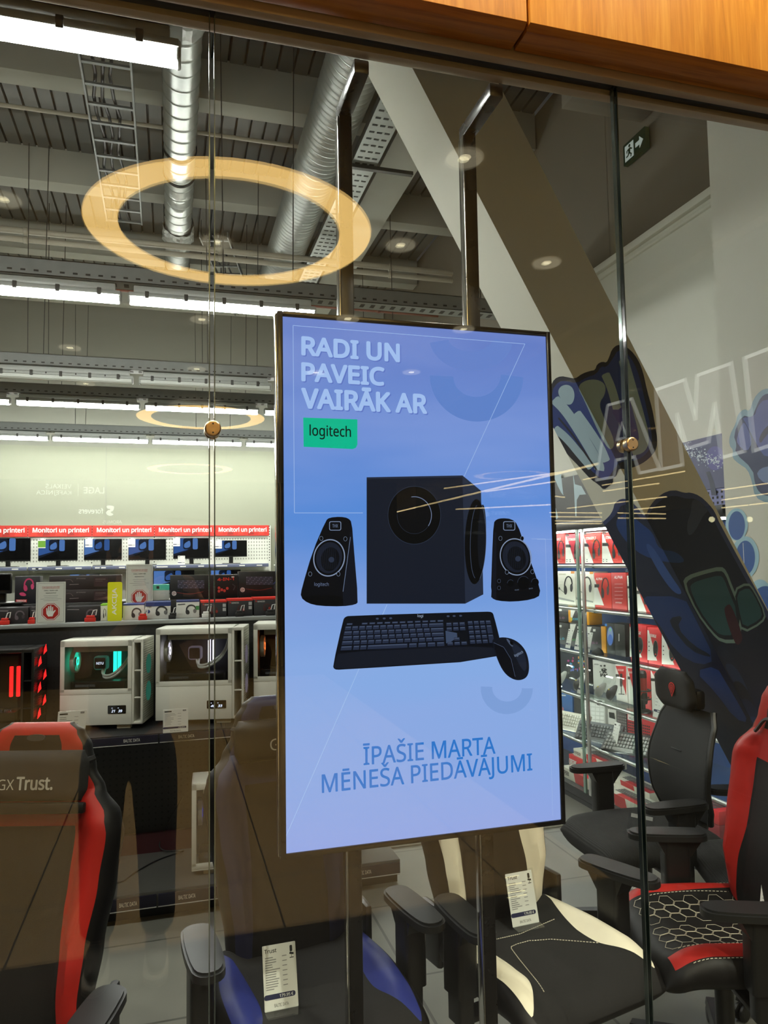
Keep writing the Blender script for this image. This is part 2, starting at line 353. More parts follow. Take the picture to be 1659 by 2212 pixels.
def ring_lamp(x, y, z, R, label):
    t = thing('ring_light', label, 'ceiling light', (x, y, z), 0, 'glowing ring lights of the mall')
    n = 72; m = MB()
    m.lathe([(R - .17, 0), (R, 0)], n); 
    m.obj('diffuser', M_RING, t)
    h = MB(); h.lathe([(R + .004, -.004), (R + .004, .07), (R - .174, .07), (R - .174, -.004)], n); h.obj('housing', M_RINGBODY, t)
    for k in range(3):
        a = 2 * PI * k / 3 + .4; q = (math.cos(a) * (R - .08), math.sin(a) * (R - .08))
        MB().cyl((*q, .06), (*q, .36), .003, n=5).obj('suspension_wire', M_RINGBODY, t)
    return t
for x, y, R, lb in ((.31, -2.44, .755, 'largest glowing yellow ring, reflected before the silver ducts'), (.35, -7.66, .76, 'glowing yellow ring reflected across the rear light rows'), (.335, -12.6, .77, 'small glowing yellow ring reflected on the pale back wall')):
    ring_lamp(x, y, 3.4, R, lb)
M_DLT = mat('warm_lamp', 'fff0c4', emit=11.0); M_DLR = mat('glowing_downlight_rim', 'e8d8b4', emit=2.4)
DL = [(-.95, -3.09), (.28, -3.38), (1.49, -3.13), (1.5, -2.01), (2.61, -3.16), (1.49, -4.69), (2.6, -4.73), (.25, -5.0), (-.96, -6.15), (.26, -6.69), (-.97, -7.64), (1.56, -6.56), (2.61, -6.31)]
DLN = ['at the far left edge beside the hanging wires', 'inside the largest glowing ring', 'over the dark triangle behind the leaning column', 'on the right black post', 'on the grey face of the leaning column', 'on the top edge of the screen near the left post', 'on the top edge of the screen near the right post', 'on the grey back wall right above the unlit lights', 'on the grey back wall at the left', 'over the unlit light row', 'over the rear light rows at the left', 'on the word PAVEIC of the screen', 'on the screen right of PAVEIC']
def lamp(name, kind, loc, energy, col, **k):
    L = bpy.data.lights.new(name, kind); L.energy = energy; L.color = col
    for a, b in k.items(): setattr(L, a, b)
    o = bpy.data.objects.new(name, L); COL.objects.link(o); o.location = loc; return o
WARM = (1.0, .89, .74)
for (x, y), lb in zip(DL, DLN):
    t = thing('downlight', 'small round mall downlight reflected ' + lb, 'downlight', (x, y, 3.75), 0, 'mall downlights')
    MB().lathe([(.10, .004), (.10, -.004), (.082, -.006), (.07, .008), (.0, .009)], 28).obj('rim', M_DLR, t)
    MB().lathe([(.0, .002), (.032, .002)], 20).obj('lamp_disc', M_DLT, t)
    o = lamp('downlight_beam', 'SPOT', (0, 0, -.03), MALL_SPOT, WARM, spot_size=rad(112), spot_blend=.3, shadow_soft_size=.012); o.parent = t
for (x, y) in ((-2.2, -3.1), (-2.2, -5.4), (-3.4, -4.2), (3.6, -4.7), (3.6, -2.4), (-2.2, -7.6)):  # added spots with no fixture, giving the mall more light
    o = lamp('added_mall_beam', 'SPOT', (x, y, 3.72), MALL_SPOT, WARM, spot_size=rad(112), spot_blend=.3, shadow_soft_size=.012)
# wall washers close before the oak fascia
for k, x in enumerate((-1.1, .1, 1.3, 2.5)):
    t = thing('wall_washer', 'small washer lamp in the mall ceiling before the oak fascia', 'downlight', (x, -.75, 3.76), 0, 'oak fascia washers')
    MB().lathe([(.05, .0), (.056, -.006), (.046, -.004), (.04, .0)], 24).obj('rim', M_DLR, t)
    o = lamp('washer_beam', 'SPOT', (0, 0, -.01), 105, WARM, spot_size=rad(100), spot_blend=.6, shadow_soft_size=.03); o.parent = t
    o.rotation_euler = Vector((0, .64, -.62)).to_track_quat('-Z', 'Y').to_euler()
# ================================================================ light rails and batten lights of the shop
M_GALV = mat('galvanised_steel', '8f938f', 0.42, metal=0.75, var=0.15, scale=30)
M_GALVD = mat('galvanised_dull', '777a78', 0.5, metal=0.5, var=0.2, scale=14)
M_SLOT = mat('dark_slot', '141414', 0.7, var=0); M_CLIP = mat('grey_clip', '3c3d3b', 0.5, var=0)
M_TUBE = mat('white_tube_glow', (1.0, 0.985, 0.93), emit=TUBE_STRENGTH)
M_TUBEOFF = mat('frosted_diffuser', 'c9cdc6', 0.3, var=0.02, spec=.6); M_CLEAR = mat('clear_housing', 'a9aca8', 0.35, var=0.1, scale=40)
M_WIRE = mat('steel_wire', '2f2f2c', 0.5, var=0)
ZT = 3.3
ROWS = [(1, .98, -4.1, .03, True, [-2.46, -1.2]), (2, 3.43, -4.1, 2.9, True, [-2.81, -1.54, -.27]), (3, 5.65, -4.1, 2.9, False, [-2.84, -1.57, -.29, .98]),
        (4, 6.82, -4.1, 2.9, True, [-2.83, -1.555, -.28, 1.01]), (5, 9.1, -4.1, 2.9, True, [-2.80, -1.53, -.26, 1.02])]
RN = {1: 'nearest the glass', 2: 'behind the largest ring', 3: 'of unlit lights', 4: 'behind the unlit row', 5: 'nearest the back wall'}
def batten(lit):
    t = thing('batten_light', 'x', 'batten light', (0, 0, ZT))
    d = MB(); L = 1.22; sec = [(-.034, .04), (-.032, .012), (-.02, 0), (.02, 0), (.032, .012), (.034, .04)]
    d.prism([(p[0], p[1]) for p in sec], .012, L - .012, T=basis((0, 0, 0), (0, 1, 0), (0, 0, 1), (1, 0, 0)))
    d.obj('diffuser', M_TUBE if lit else M_TUBEOFF, t)
    h = MB().b2((0, -.042, .0405), (L, .042, .07), 0, .006).b2((.03, -.035, .07), (L - .03, .035, .115), 0, .006)
    if not lit:
        for k in range(9): h.b2((.1 + k * .125, -.043, .05), (.11 + k * .125, -.04, .066), 1)
    h.obj('housing', [M_CLEAR, M_SLOT], t)
    for k in range(5):
        MB().b2((.1 + k * .245, -.046, .032), (.125 + k * .245, .046, .078), 0, .003).obj('clip', M_CLIP, t)
    for xx in (-.006, L - .012): MB().b2((xx, -.036, .002), (xx + .018, .036, .07), 0, .008).obj('end_cap', M_CLEAR, t)
    return t
_bl = {True: batten(True), False: batten(False)}; _used = set()
ORD = ['first', 'second', 'third', 'fourth']
for r, y, xa, xb, lit, xs in ROWS:
    t = thing('light_rail', 'long grey perforated light rail ' + RN[r], 'light rail', (xa, y, ZT + .1165), 0, 'light rails under the shop ceiling')
    c = MB().b2((0, -.07, 0), (xb - xa, .07, .004)).b2((0, -.07, 0), (xb - xa, -.066, .105), 0).b2((0, .066, 0), (xb - xa, .07, .105), 0).b2((0, -.07, .1), (xb - xa, -.045, .105)).b2((0, .045, .1), (xb - xa, .07, .105))
    k = 0.05
    while k < xb - xa - .05:
        c.b2((k, -.0712, .02), (k + .028, -.069, .032), 1); c.b2((k, -.03, -.0012), (k + .03, .03, .001), 1); k += .075 if r > 1 else .09
    c.obj('channel', [M_GALV if r == 1 else M_GALVD, M_SLOT], t, smooth=0)
    for q, xx in enumerate((-3.1, -1.25, -1.12, .33, .8, 2.2)):
        if xx < xb: MB().cyl((xx - xa, 0, .1), (xx - xa + .02 * (-1) ** q, 0, (ZDECK if abs(y - round(y)) > .01 else ZDECK) - ZT - .12), .004, n=5).obj('suspension_wire', M_WIRE, t)
    for q, xx in enumerate(xs):
        o = _bl[lit]
        if lit in _used: o = copy_tree(o)
        _used.add(lit); o.location = (xx, y, ZT)
        o['label'] = ('lit' if lit else 'unlit') + ' white batten light on the rail ' + RN[r] + ', ' + ORD[q] + ' from the left'; o['group'] = 'batten lights under the shop ceiling'
# ---------------------------------------------------------------- ducts, trays, pipes
M_DUCT = mat('spiral_duct_steel', 'c3c7c4', 0.34, metal=0.8, var=0.18, scale=6); M_FLEX = mat('ribbed_duct_foil', 'bfc3c0', 0.38, metal=0.7, var=0.12, scale=8)
M_WRAP = mat('crumpled_plastic_wrap', 'c6cac7', 0.22, var=0.2, scale=30, bump=.6, spec=.8); M_BAND = mat('black_duct_band', '1b1b1b', .5, var=0)
def duct(name, label, x, z, R, y0, y1, fn, m, n=40, seg=260):
    t = thing(name, label, 'duct', (x, y0, z)); L = y1 - y0
    T = basis((0, 0, 0), (1, 0, 0), (0, 0, -1), (0, 1, 0))
    MB().lathe([(R + fn(L * i / seg), L * i / seg) for i in range(seg + 1)], n, T=T).obj('pipe_shell', m, t, smooth=60)
    return t, T
def seam(z): k = (z % .16) / .16; return .006 * math.exp(-((k - .5) / .05) ** 2)
t, T = duct('spiral_duct', 'straight silver spiral duct running back under the ceiling', .055, 5.0, .125, 2.7, 7.35, seam, M_DUCT, seg=520)
for yy in (4.5, 4.9, 6.95): 
    MB().lathe([(.13, yy - 2.7 - .02), (.137, yy - 2.7), (.13, yy - 2.7 + .02)], 30, T=T).obj('fixing_band', M_BAND, t)
def wrap(z0, z1, R0, R1):
    w = MB(); nn, kk = 26, 10
    P = [[(R0 + (R1 - R0) * j / kk + random.uniform(-.012, .016)) for i in range(nn)] for j in range(kk + 1)]
    vs = [(P[j][i] * math.cos(2 * PI * i / nn), P[j][i] * math.sin(2 * PI * i / nn), z0 + (z1 - z0) * j / kk) for j in range(kk + 1) for i in range(nn)]
    w.add(vs, [(j * nn + i, j * nn + (i + 1) % nn, (j + 1) * nn + (i + 1) % nn, (j + 1) * nn + i) for j in range(kk) for i in range(nn)], 0, T); return w
wrap(-.05, .32, .14, .15).obj('plastic_wrap', M_WRAP, t, smooth=20); wrap(3.2, 3.5, .14, .15).obj('plastic_wrap', M_WRAP, t, smooth=20); wrap(4.35, 4.9, .135, .10).obj('plastic_wrap', M_WRAP, t, smooth=20)
duct('flexible_duct', 'thick silver ribbed duct beside the left black post', 1.17, 4.95, .185, 2.3, 7.6, lambda z: .013 * math.sin(2 * PI * z / .062), M_FLEX, 40, 900)
def ladder(label, p0, p1, w, name='cable_ladder'):
    p0, p1 = Vector(p0), Vector(p1); d = (p1 - p0); L = d.length; d.normalize(); sx = Vector((d.y, -d.x, 0)).normalized()
    t = thing(name, label, 'cable tray', p0); q0 = Vector((0, 0, 0))
    for s_ in (-1, 1):
        m = MB(basis(sx * s_ * w / 2, sx, d, (0, 0, 1))); m.b2((-.006, 0, -.03), (.006, L, .03)); m.obj('side_rail', M_GALVD, t)
    m = MB(basis(q0, sx, d, (0, 0, 1))); k = .1
    while k < L: m.b2((-w / 2, k, -.02), (w / 2, k + .025, -.005)); k += .22
    m.obj('rungs', M_GALVD, t)
    for j in range(3):
        pts = [sx * (-w * .3 + j * w * .2 + .02 * math.sin(i * 1.7 + j)) + d * (L * i / 14) + Vector((0, 0, .005 + .012 * (i % 2))) for i in range(15)]
        MB().tube(pts, .011, 6).obj('cable', M_BAND, t)
    return t
ladder('grey cable ladder left of the spiral duct', (atz(222, 60, 4.75).x, 2.2, 4.75), (atz(252, 350, 4.75).x, 5.4, 4.75), .30)
ladder('cable ladder crossing behind the largest ring', (.40, 5.95, 4.95), (.95, 8.3, 4.95), .28)
t = thing('cable_tray', 'perforated steel cable tray right of the ribbed duct', 'cable tray', (1.50, 2.5, 4.84))
m = MB().b2((-.1, 0, 0), (.1, 5.5, .004)).b2((-.104, 0, 0), (-.1, 5.5, .06)).b2((.1, 0, 0), (.104, 5.5, .06))
for k in range(60):
    for j in (-.06, 0, .06): m.b2((j - .02, .05 + k * .09, -.0015), (j + .02, .07 + k * .09, .001), 1)
m.obj('tray', [M_GALV, M_SLOT], t, smooth=0)
MB().b2((-.16, 1.6, -.03), (.42, 1.64, 0)).obj('bracket_arm', M_CLIP, t)
M_PIPE = mat('cream_sprinkler_pipe', 'a8a292', .5, var=.05); M_PIPER = mat('rust_red_pipe', '6d3a2c', .5, var=.1)
def pipe(label, y, z, r, x0, x1, m=M_PIPE):
    t = thing('sprinkler_pipe', label, 'pipe', (x0, y, z), 0, 'pipes under the shop ceiling')
    MB().cyl((0, 0, 0), (x1 - x0, 0, 0), r, n=12).obj('pipe_run', m, t)
    for k in range(4):
        xx = (x1 - x0) * (k + .6) / 4; MB().lathe([(r, -.02), (r + .008, -.015), (r + .008, .015), (r, .02)], 12, T=basis((xx, 0, 0), (0, 1, 0), (0, 0, 1), (1, 0, 0))).obj('coupling', m, t)
pipe('slim pale pipe crossing high at the upper left', atz(100, 240, 5.157).y, 5.157, .016, XL + .1, 2.3)
pipe('pale pipe crossing behind the lower edge of the largest ring', atz(180, 512, 4.7).y, 4.7, .03, XL + .1, 2.9)
pipe('second pale pipe just under the one behind the largest ring', atz(180, 530, 4.62).y, 4.62, .026, XL + .1, 2.9)
pipe('rust red pipe low above the row of lights behind the screen top', atz(640, 655, 4.4).y, 4.4, .03, XL + .1, 2.9, M_PIPER)
# ---------------------------------------------------------------- exit sign on the brown grey wall
M_EXIT = mat('exit_green', '2f5a3c', emit=.09); M_EXITW = mat('exit_white', 'd8e4da', emit=.38)
t = thing('exit_sign', 'small green exit sign with running figure high on the brown wall', 'exit sign', (XREC, 2.655, 4.32))
EX = basis((-.035, .125, 0), (0, -1, 0), (0, 0, 1), (-1, 0, 0))       # local x runs towards the glass
MB(EX).prism(rpoly(0, 0, .25, .15, .006), -.03, 0).obj('case', M_EXIT, t)
m = MB(EX); m.prism([(.14, .06), (.185, .06), (.185, .035), (.225, .075), (.185, .115), (.185, .09), (.14, .09)], 0, .002)
m.prism([(.02, .02), (.118, .02), (.118, .13), (.02, .13)], 0, .001)
m.obj('white_symbol', M_EXITW, t)
m = MB(EX); m.prism(circ(.075, .112, .011, 10), .001, .0025)
for poly in ([(.058, .095), (.085, .098), (.08, .06), (.062, .062)], [(.064, .066), (.08, .064), (.098, .048), (.09, .028), (.082, .03), (.086, .046)], [(.062, .068), (.074, .058), (.055, .044), (.035, .044), (.035, .052), (.05, .053)], [(.083, .096), (.105, .082), (.1, .075), (.08, .086)], [(.06, .096), (.04, .088), (.042, .07), (.049, .071), (.05, .083), (.064, .087)]):
    m.prism(poly, .001, .0025)
m.obj('running_figure', M_EXIT, t)
# ================================================================ advertising screen and its stand
YS = 0.155                                                         # front of the screen
M_BEZEL = mat('black_gloss_bezel', '0a0808', 0.18, var=0, spec=.6); M_BACKBOX = mat('black_screen_back', '101010', .6)
M_POST = mat('black_post_paint', '0d0b0a', 0.28, var=.05, spec=.6); M_CHROME = mat('bright_edge', 'd6d3cb', .15, metal=1, var=0)
SX0, SX1, SZ0, SZ1 = 0.2335, 0.9365, 0.951, 2.1875; DX0, DX1, DZ0, DZ1 = .2465, .9245, .963, 2.1745
t = thing('advertising_screen', 'tall upright advertising screen with a blue computer accessories advert', 'screen', ((SX0 + SX1) / 2, YS, SZ0))
SCR = t
def wl(m, name, mats, parent, **k): return m.obj(name, mats, parent, world=True, **k)
m = MB(); F = basis((0, 0, 0), (1, 0, 0), (0, 0, 1), (0, -1, 0))
for a, b in (((SX0, SZ0), (DX0, SZ1)), ((DX1, SZ0), (SX1, SZ1)), ((DX0, SZ0), (DX1, DZ0)), ((DX0, DZ1), (DX1, SZ1))):
    m.b2((a[0], YS, a[1]), (b[0], YS + .035, b[1]), 0, .002)
wl(m, 'bezel', M_BEZEL, t)
wl(MB().b2((SX0 + .004, YS + .0355, SZ0 + .004), (SX1 - .004, YS + .06, SZ1 - .004), 0, .01), 'back_housing', M_BACKBOX, t)
wl(MB().b2((SX0 - .0035, YS + .008, SZ0 + .004), (SX0 - .0002, YS + .035, SZ1 - .004), 0, .001), 'side_trim', M_CHROME, t)
# the picture: layers on the lit panel, each given in photo pixels on the panel plane
MB_ = {}
M_PANEL = bpy.data.materials.new('lit_panel'); M_PANEL.use_nodes = True
nt = M_PANEL.node_tree; nt.nodes.clear()
o = nt.nodes.new('ShaderNodeOutputMaterial'); em = nt.nodes.new('ShaderNodeEmission'); tc = nt.nodes.new('ShaderNodeTexCoord'); sp = nt.nodes.new('ShaderNodeSeparateXYZ')
nt.links.new(tc.outputs['Generated'], sp.inputs[0])
vr = nt.nodes.new('ShaderNodeValToRGB'); e = vr.color_ramp.elements
stops = ((0.0, '9aadef'), (.14, '92b1f0'), (.34, '90b3f1'), (.5, '6b98e4'), (.66, '5d8fe2'), (.82, '7593de'), (1.0, '6a82cf'))
e[0].color = (*hx(stops[0][1]), 1); e[1].color = (*hx(stops[-1][1]), 1)
for p_, c_ in stops[1:-1]: k = e.new(p_); k.color = (*hx(c_), 1)
nt.links.new(sp.outputs['Z'], vr.inputs[0])
# a soft diagonal sheen and cloud belong to the displayed artwork
mp = nt.nodes.new('ShaderNodeMapping'); mp.inputs['Rotation'].default_value = (0, rad(32), 0); mp.inputs['Scale'].default_value = (.55, 1, 2.4)
no = nt.nodes.new('ShaderNodeTexNoise'); no.inputs['Scale'].default_value = 2.1; no.inputs['Detail'].default_value = 3
nt.links.new(tc.outputs['Object'], mp.inputs[0]); nt.links.new(mp.outputs[0], no.inputs['Vector'])
mx = nt.nodes.new('ShaderNodeMix'); mx.data_type = 'RGBA'; mx.inputs[7].default_value = (*hx('9fb0ee'), 1)
mr = nt.nodes.new('ShaderNodeMapRange'); mr.inputs[1].default_value = .4; mr.inputs[2].default_value = .75; mr.inputs[3].default_value = 0; mr.inputs[4].default_value = .55
nt.links.new(no.outputs['Fac'], mr.inputs[0]); nt.links.new(mr.outputs[0], mx.inputs[0]); nt.links.new(vr.outputs[0], mx.inputs[6])
nt.links.new(mx.outputs[2], em.inputs[0]); em.inputs[1].default_value = 1.0; nt.links.new(em.outputs[0], o.inputs[0])
wl(MB().b2((DX0, YS + .004, DZ0), (DX1, YS + .034, DZ1)), 'lit_panel', M_PANEL, t, smooth=0)
_lay = [YS + .0038]
PIC = {}
def em_(h, s=1.0): return mat('screen_' + h + ('' if s == 1 else '_%d' % (s * 100)), h, emit=s)
class Pic:
    def __init__(s): s.m = MB(); s.mats = []; s.y = YS + .0036
    def k(s, h):
        mm = em_(h)
        if mm not in s.mats: s.mats.append(mm)
        return s.mats.index(mm)
    def up(s, d=.00003): s.y -= d
    def poly(s, pts, h, sm=0):
        if sm: pts = smooth2(pts, sm)
        s.m.flat([at(p[0], p[1], s.y) for p in pts], s.k(h)); s.up(); return s
    def line(s, pts, w, h, closed=False):
        P = [at(p[0], p[1], s.y) for p in pts]; n = len(P)
        for i in range(n if closed else n - 1):
            a, b = P[i], P[(i + 1) % n]; d = b - a; q = Vector((-d.z, 0, d.x)).normalized() * w / 2
            s.m.add([a - q, b - q, b + q, a + q], [(0, 1, 2, 3)], s.k(h))
        s.up(); return s
    def ell(s, cx, cyy, rx, ry, h, rot=0, n=40):
        c, d = math.cos(rot), math.sin(rot)
        return s.poly([(cx + rx * math.cos(2 * PI * i / n) * c - ry * math.sin(2 * PI * i / n) * d, cyy + rx * math.cos(2 * PI * i / n) * d + ry * math.sin(2 * PI * i / n) * c) for i in range(n)], h)
    def ring(s, cx, cyy, rx, ry, w, h, a0=0, a1=360, rot=0, n=48):
        P = []
        for i in range(n + 1):
            a = rad(a0 + (a1 - a0) * i / n); x, y = rx * math.cos(a), ry * math.sin(a)
            P.append((cx + x * math.cos(rot) - y * math.sin(rot), cyy + x * math.sin(rot) + y * math.cos(rot)))
        P = [at(q[0], q[1], s.y) for q in P]; V = []
        for i, a in enumerate(P):
            d = (P[min(i + 1, n)] - P[max(i - 1, 0)]); q = Vector((-d.z, 0, d.x)).normalized() * w / 2; V += [a - q, a + q]
        s.m.add(V, [(2 * i, 2 * i + 2, 2 * i + 3, 2 * i + 1) for i in range(n)], s.k(h)); s.up(); return s
    def text(s, txt, bl, br, hpx, h, bold=.0, w=True):
        a = at(*bl, s.y); b = at(*br, s.y); c = at(bl[0], bl[1] - hpx, s.y); d = (b - a); L = d.length; d.normalize()
        s.m.text(txt, basis(a, d, Vector((-d.z, 0, d.x)), (0, -1, 0)), L, (c - a).length, s.k(h), bold, 'l'); s.up(.0003 if bold else .00003); return s
    def done(s, name, parent): return s.m.obj(name, s.mats, parent, world=True, smooth=0)
p = Pic()
p.ring(1030, 812, 76, 72, .062, '6487d3', 0, 180); p.ring(1018, 730, 70, 50, .05, '6b88d4', 8, 172); p.ring(1095, 1487, 44, 42, .030, '86a6e4', 0, 185)
p.line([(1205, 1165), (1160, 1165)], .0008, 'a9c3f5').line([(1148, 1164), (1178, 1164), (1194, 1762)], .0008, 'a6bdf2')
p.line([(784, 1108), (636, 1108), (633, 703), (1134, 743), (1002, 1030)], .0013, 'a5c0f5').line([(836, 1306), (618, 1806)], .0013, 'aac8fa')
p.done('background_lines', t)
p2 = Pic(); p2.y = p.y - .0001
for dx, h in ((2.2, '6179cc'), (0, 'a9c6fb')):
    for s_, bl, br, hh, in (('RADI UN', (653, 766), (862, 781), 38), ('PAVEIC', (653, 822), (829, 832), 38), ('VAIRĀK AR', (653, 880), (921, 892), 40)):
        if s_ == 'VAIRĀK AR': hh = 48
        p2.text(s_, (bl[0] + dx, bl[1] + dx), (br[0] + dx, br[1] + dx), hh, h, .05)
for s_, bl, br, hh in (('ĪPAŠIE MARTA', (785, 1653), (1070, 1628), 51), ('MĒNEŠA PIEDĀVĀJUMI', (696, 1723), (1150, 1673), 62)):
    p2.text(s_, bl, br, hh, '2e7ad4', .012)
p2.poly([(655, 902), (772, 906), (772, 960), (769, 967), (762, 970), (656, 965)], '00bd95'); p2.text('logitech', (669, 948), (758, 951), 31, '04140f', .012)
p2.done('advert_lettering', t)
K0, K1, K2, K3, K4, KL = '050609', '0b0d14', '131826', '1d2438', '2a3350', '8d9ab4'
p3 = Pic(); p3.y = p2.y - .0001                                     # subwoofer
p3.poly([(792, 1031), (999, 1027), (1005, 1304), (792, 1304)], '161b29').poly([(999, 1027), (1039, 1060), (1044, 1284), (1005, 1304)], '252c3f')
p3.poly([(792, 1031), (999, 1027), (999, 1031), (792, 1035)], '232a3e')
p3.ell(895, 1113, 57.5, 63, K0).ring(895, 1113, 57, 62.5, .0012, '2c3448').ell(895, 1113, 37, 40, '08090e').ring(895, 1113, 37, 40, .0016, '7582a4', -100, 35).ring(895, 1113, 37, 40, .001, '262c3a', 35, 200)
p3.ell(1027, 1170, 23, 92, K0, rad(1.5)).ring(1031, 1170, 15, 80, .0016, '3a4258', 100, 260, rad(1.5)).ell(1041, 1160, 9, 70, '10131b', rad(1.5)).ring(1027, 1170, 23, 92, .0009, '59627d', -60, 60, rad(1.5))
p3.done('pictured_subwoofer', t)
p4 = Pic(); p4.y = p3.y - .0001
for sgn in (0, 1):
    if not sgn:
        p4.poly([(704, 1124), (712, 1118), (735, 1116), (752, 1119), (760, 1128), (764, 1180), (774, 1300), (768, 1306), (740, 1310), (690, 1309), (665, 1303), (649, 1290), (652, 1270), (675, 1192)], '0a0b11', 1)
        p4.poly([(740, 1278), (756, 1150), (761, 1150), (772, 1300), (765, 1305), (742, 1309)], '11141f').line([(741, 1278), (757, 1160)], .0012, '6f7ea0')
        p4.poly([(649, 1288), (739, 1284), (741, 1308), (690, 1308), (664, 1301)], '06070b', 1)
        c = (711, 1205); rot = rad(12); p4.text('logitech', (679, 1268), (710, 1268), 10, '5f6a88', .01); pts = [(694, 1163), (746, 1164), (670, 1240), (731, 1240)]; b = (724, 1136)
    else:
        p4.poly([(1066, 1130), (1072, 1122), (1085, 1119), (1105, 1121), (1118, 1132), (1134, 1180), (1160, 1250), (1169, 1285), (1150, 1295), (1110, 1300), (1075, 1298), (1060, 1291), (1063, 1200)], '0a0b11', 1)
        p4.poly([(1061, 1290), (1068, 1150), (1072, 1150), (1072, 1296)], '11141f')
        c = (1114, 1203); rot = rad(-14); pts = [(1081, 1163), (1128, 1163), (1095, 1236), (1150, 1235)]; b = (1100, 1136)
        for x_, y_, r_ in ((1103, 1260, 7), (1131, 1259, 13), (1156, 1258, 8)): p4.ell(x_, y_, r_, r_ * 1.08, '05060a').ring(x_, y_, r_, r_ * 1.08, .0008, '3b445c', 180, 320)
        for y_ in (1255, 1270): p4.ell(1078, y_, 3.5, 4, '05060a').ring(1078, y_, 3.5, 4, .0006, '555f7c')
        p4.text('VOLUME', (1112, 1276), (1121, 1275), 2.5, '6f7a94').text('BASS', (1143, 1273), (1151, 1272), 2.5, '6f7a94')
    p4.ell(c[0], c[1], 31, 42, '07080c', rot).ring(c[0], c[1], 33, 39.5, .0026, '8794b4', 0, 360, rot).ell(c[0], c[1], 28, 34, '1a1f2e', rot).ell(c[0] + 2, c[1] + 3, 20, 26, '0b0d14', rot).ell(c[0] + 5, c[1] + 4, 6, 6, '2b3348')
    for i in range(9): p4.line([(c[0] - 20 + i * 4, c[1] - 22), (c[0] - 16 + i * 4, c[1] + 24)], .0003, '2c3449')
    for q in pts: p4.ell(q[0], q[1], 3.6, 4.6, '04050a').ring(q[0], q[1], 3.6, 4.6, .0008, '77839f')
    p4.poly(rpoly(b[0] - 13, b[1] - 10, b[0] + 13, b[1] + 10, 4), '7e8cae').poly(rpoly(b[0] - 11.5, b[1] - 8.5, b[0] + 11.5, b[1] + 8.5, 3), '0a0c12').text('THX', (b[0] - 6, b[1] + 3.5), (b[0] + 6, b[1] + 3.5), 7, '6a7796', .01)
p4.done('pictured_speakers', t)
p5 = Pic(); p5.y = p4.y - .0001                                     # keyboard and mouse
p5.poly([(741, 1340), (745, 1333), (754, 1330), (1050, 1321), (1063, 1322), (1067, 1330), (1082, 1390), (1080, 1425), (735, 1447), (722, 1446), (719, 1438)], '0d1018', 1)
p5.poly([(733, 1405), (1075, 1392), (1079, 1423), (735, 1445), (722, 1444), (721, 1436)], '161a26', 1).line([(735, 1408), (1074, 1393)], .001, '05060a')
p5.text('logi', (902, 1335), (914, 1335), 8, '9aa6c0', .01)
for x_ in (815, 830, 844, 968, 981, 995): p5.ell(x_, 1336.5 - (x_ - 815) * .035, 3.2, 2, '3c4660')
def kq(u, v):                                                       # board coordinates to pixels
    l = (748 - 13 * v, 1345 + 62 * v); r = (1061 + 11 * v, 1334 + 58 * v); return (l[0] + (r[0] - l[0]) * u, l[1] + (r[1] - l[1]) * u)
def key(u0, u1, v0, v1, h='272f45'):
    p5.poly([kq(u0, v0), kq(u1, v0), kq(u1, v1), kq(u0, v1)], h); d = (u1 - u0) * .12; y_ = p5.y
    p5.poly([kq(u0 + .003, v0 + .02), kq(u1 - .003, v0 + .02), kq(u1 - .003, v0 + .05), kq(u0 + .003, v0 + .05)], '4a556f'); p5.y = y_
for i in range(13):
    if i != 1: key(.005 + i * .052, .005 + i * .052 + .04, .02, .09)
for r_ in range(4):
    v = .13 + r_ * .17; u = .0 + (0.0, .012, .018, .028)[r_]
    for i in range(12): key((0 if i == 0 else u) + i * .0475, u + (i + 1) * .0475 - .007, v, v + .14)
    key(u + 12 * .0475, .668, v, v + .14)
for u0, u1 in ((0, .07), (.08, .118), (.125, .165), (.173, .43), (.44, .49), (.50, .55), (.56, .61), (.62, .668)): key(u0, u1, .82, .97)
p5.poly([kq(.68, .42), kq(.755, .52), kq(.755, .68), kq(.70, .88), kq(.68, .88)], '3d4a66')
for r_ in range(2):
    for i in range(3): key(.688 + i * .045, .688 + i * .045 + .036, .13 + r_ * .17, .26 + r_ * .17)
key(.733, .769, .68, .8); [key(.688 + i * .045, .724 + i * .045, .84, .96) for i in range(3)]
for r_ in range(5):
    for i in range(4):
        if not (i == 3 and r_ in (2, 4)): key(.835 + i * .041, .868 + i * .041, .1 + r_ * .175, (.235 if i < 3 or r_ not in (1, 3) else .41) + r_ * .175)
p5.poly([(1061, 1384), (1070, 1378), (1095, 1376), (1120, 1386), (1138, 1408), (1144, 1440), (1140, 1462), (1125, 1470), (1108, 1468), (1090, 1455), (1076, 1430)], '10141f', 2)
p5.poly([(1064, 1387), (1082, 1392), (1098, 1410), (1112, 1440), (1116, 1468), (1098, 1460), (1080, 1436)], '0a0c14', 2).poly([(1100, 1384), (1128, 1400), (1139, 1432), (1134, 1455), (1118, 1430)], '1c2334', 2)
p5.line([(1066, 1388), (1088, 1398), (1104, 1424), (1113, 1462)], .0012, '46506c').text('logitech', (1113, 1421), (1131, 1412), 8, '8390ae', .01)
p5.poly([(1092, 1379), (1099, 1381), (1110, 1396), (1104, 1397)], '4a556f', 1).ell(1105, 1389, 3, 5, '05060a', rad(-30))
p5.done('pictured_keyboard_and_mouse', t)
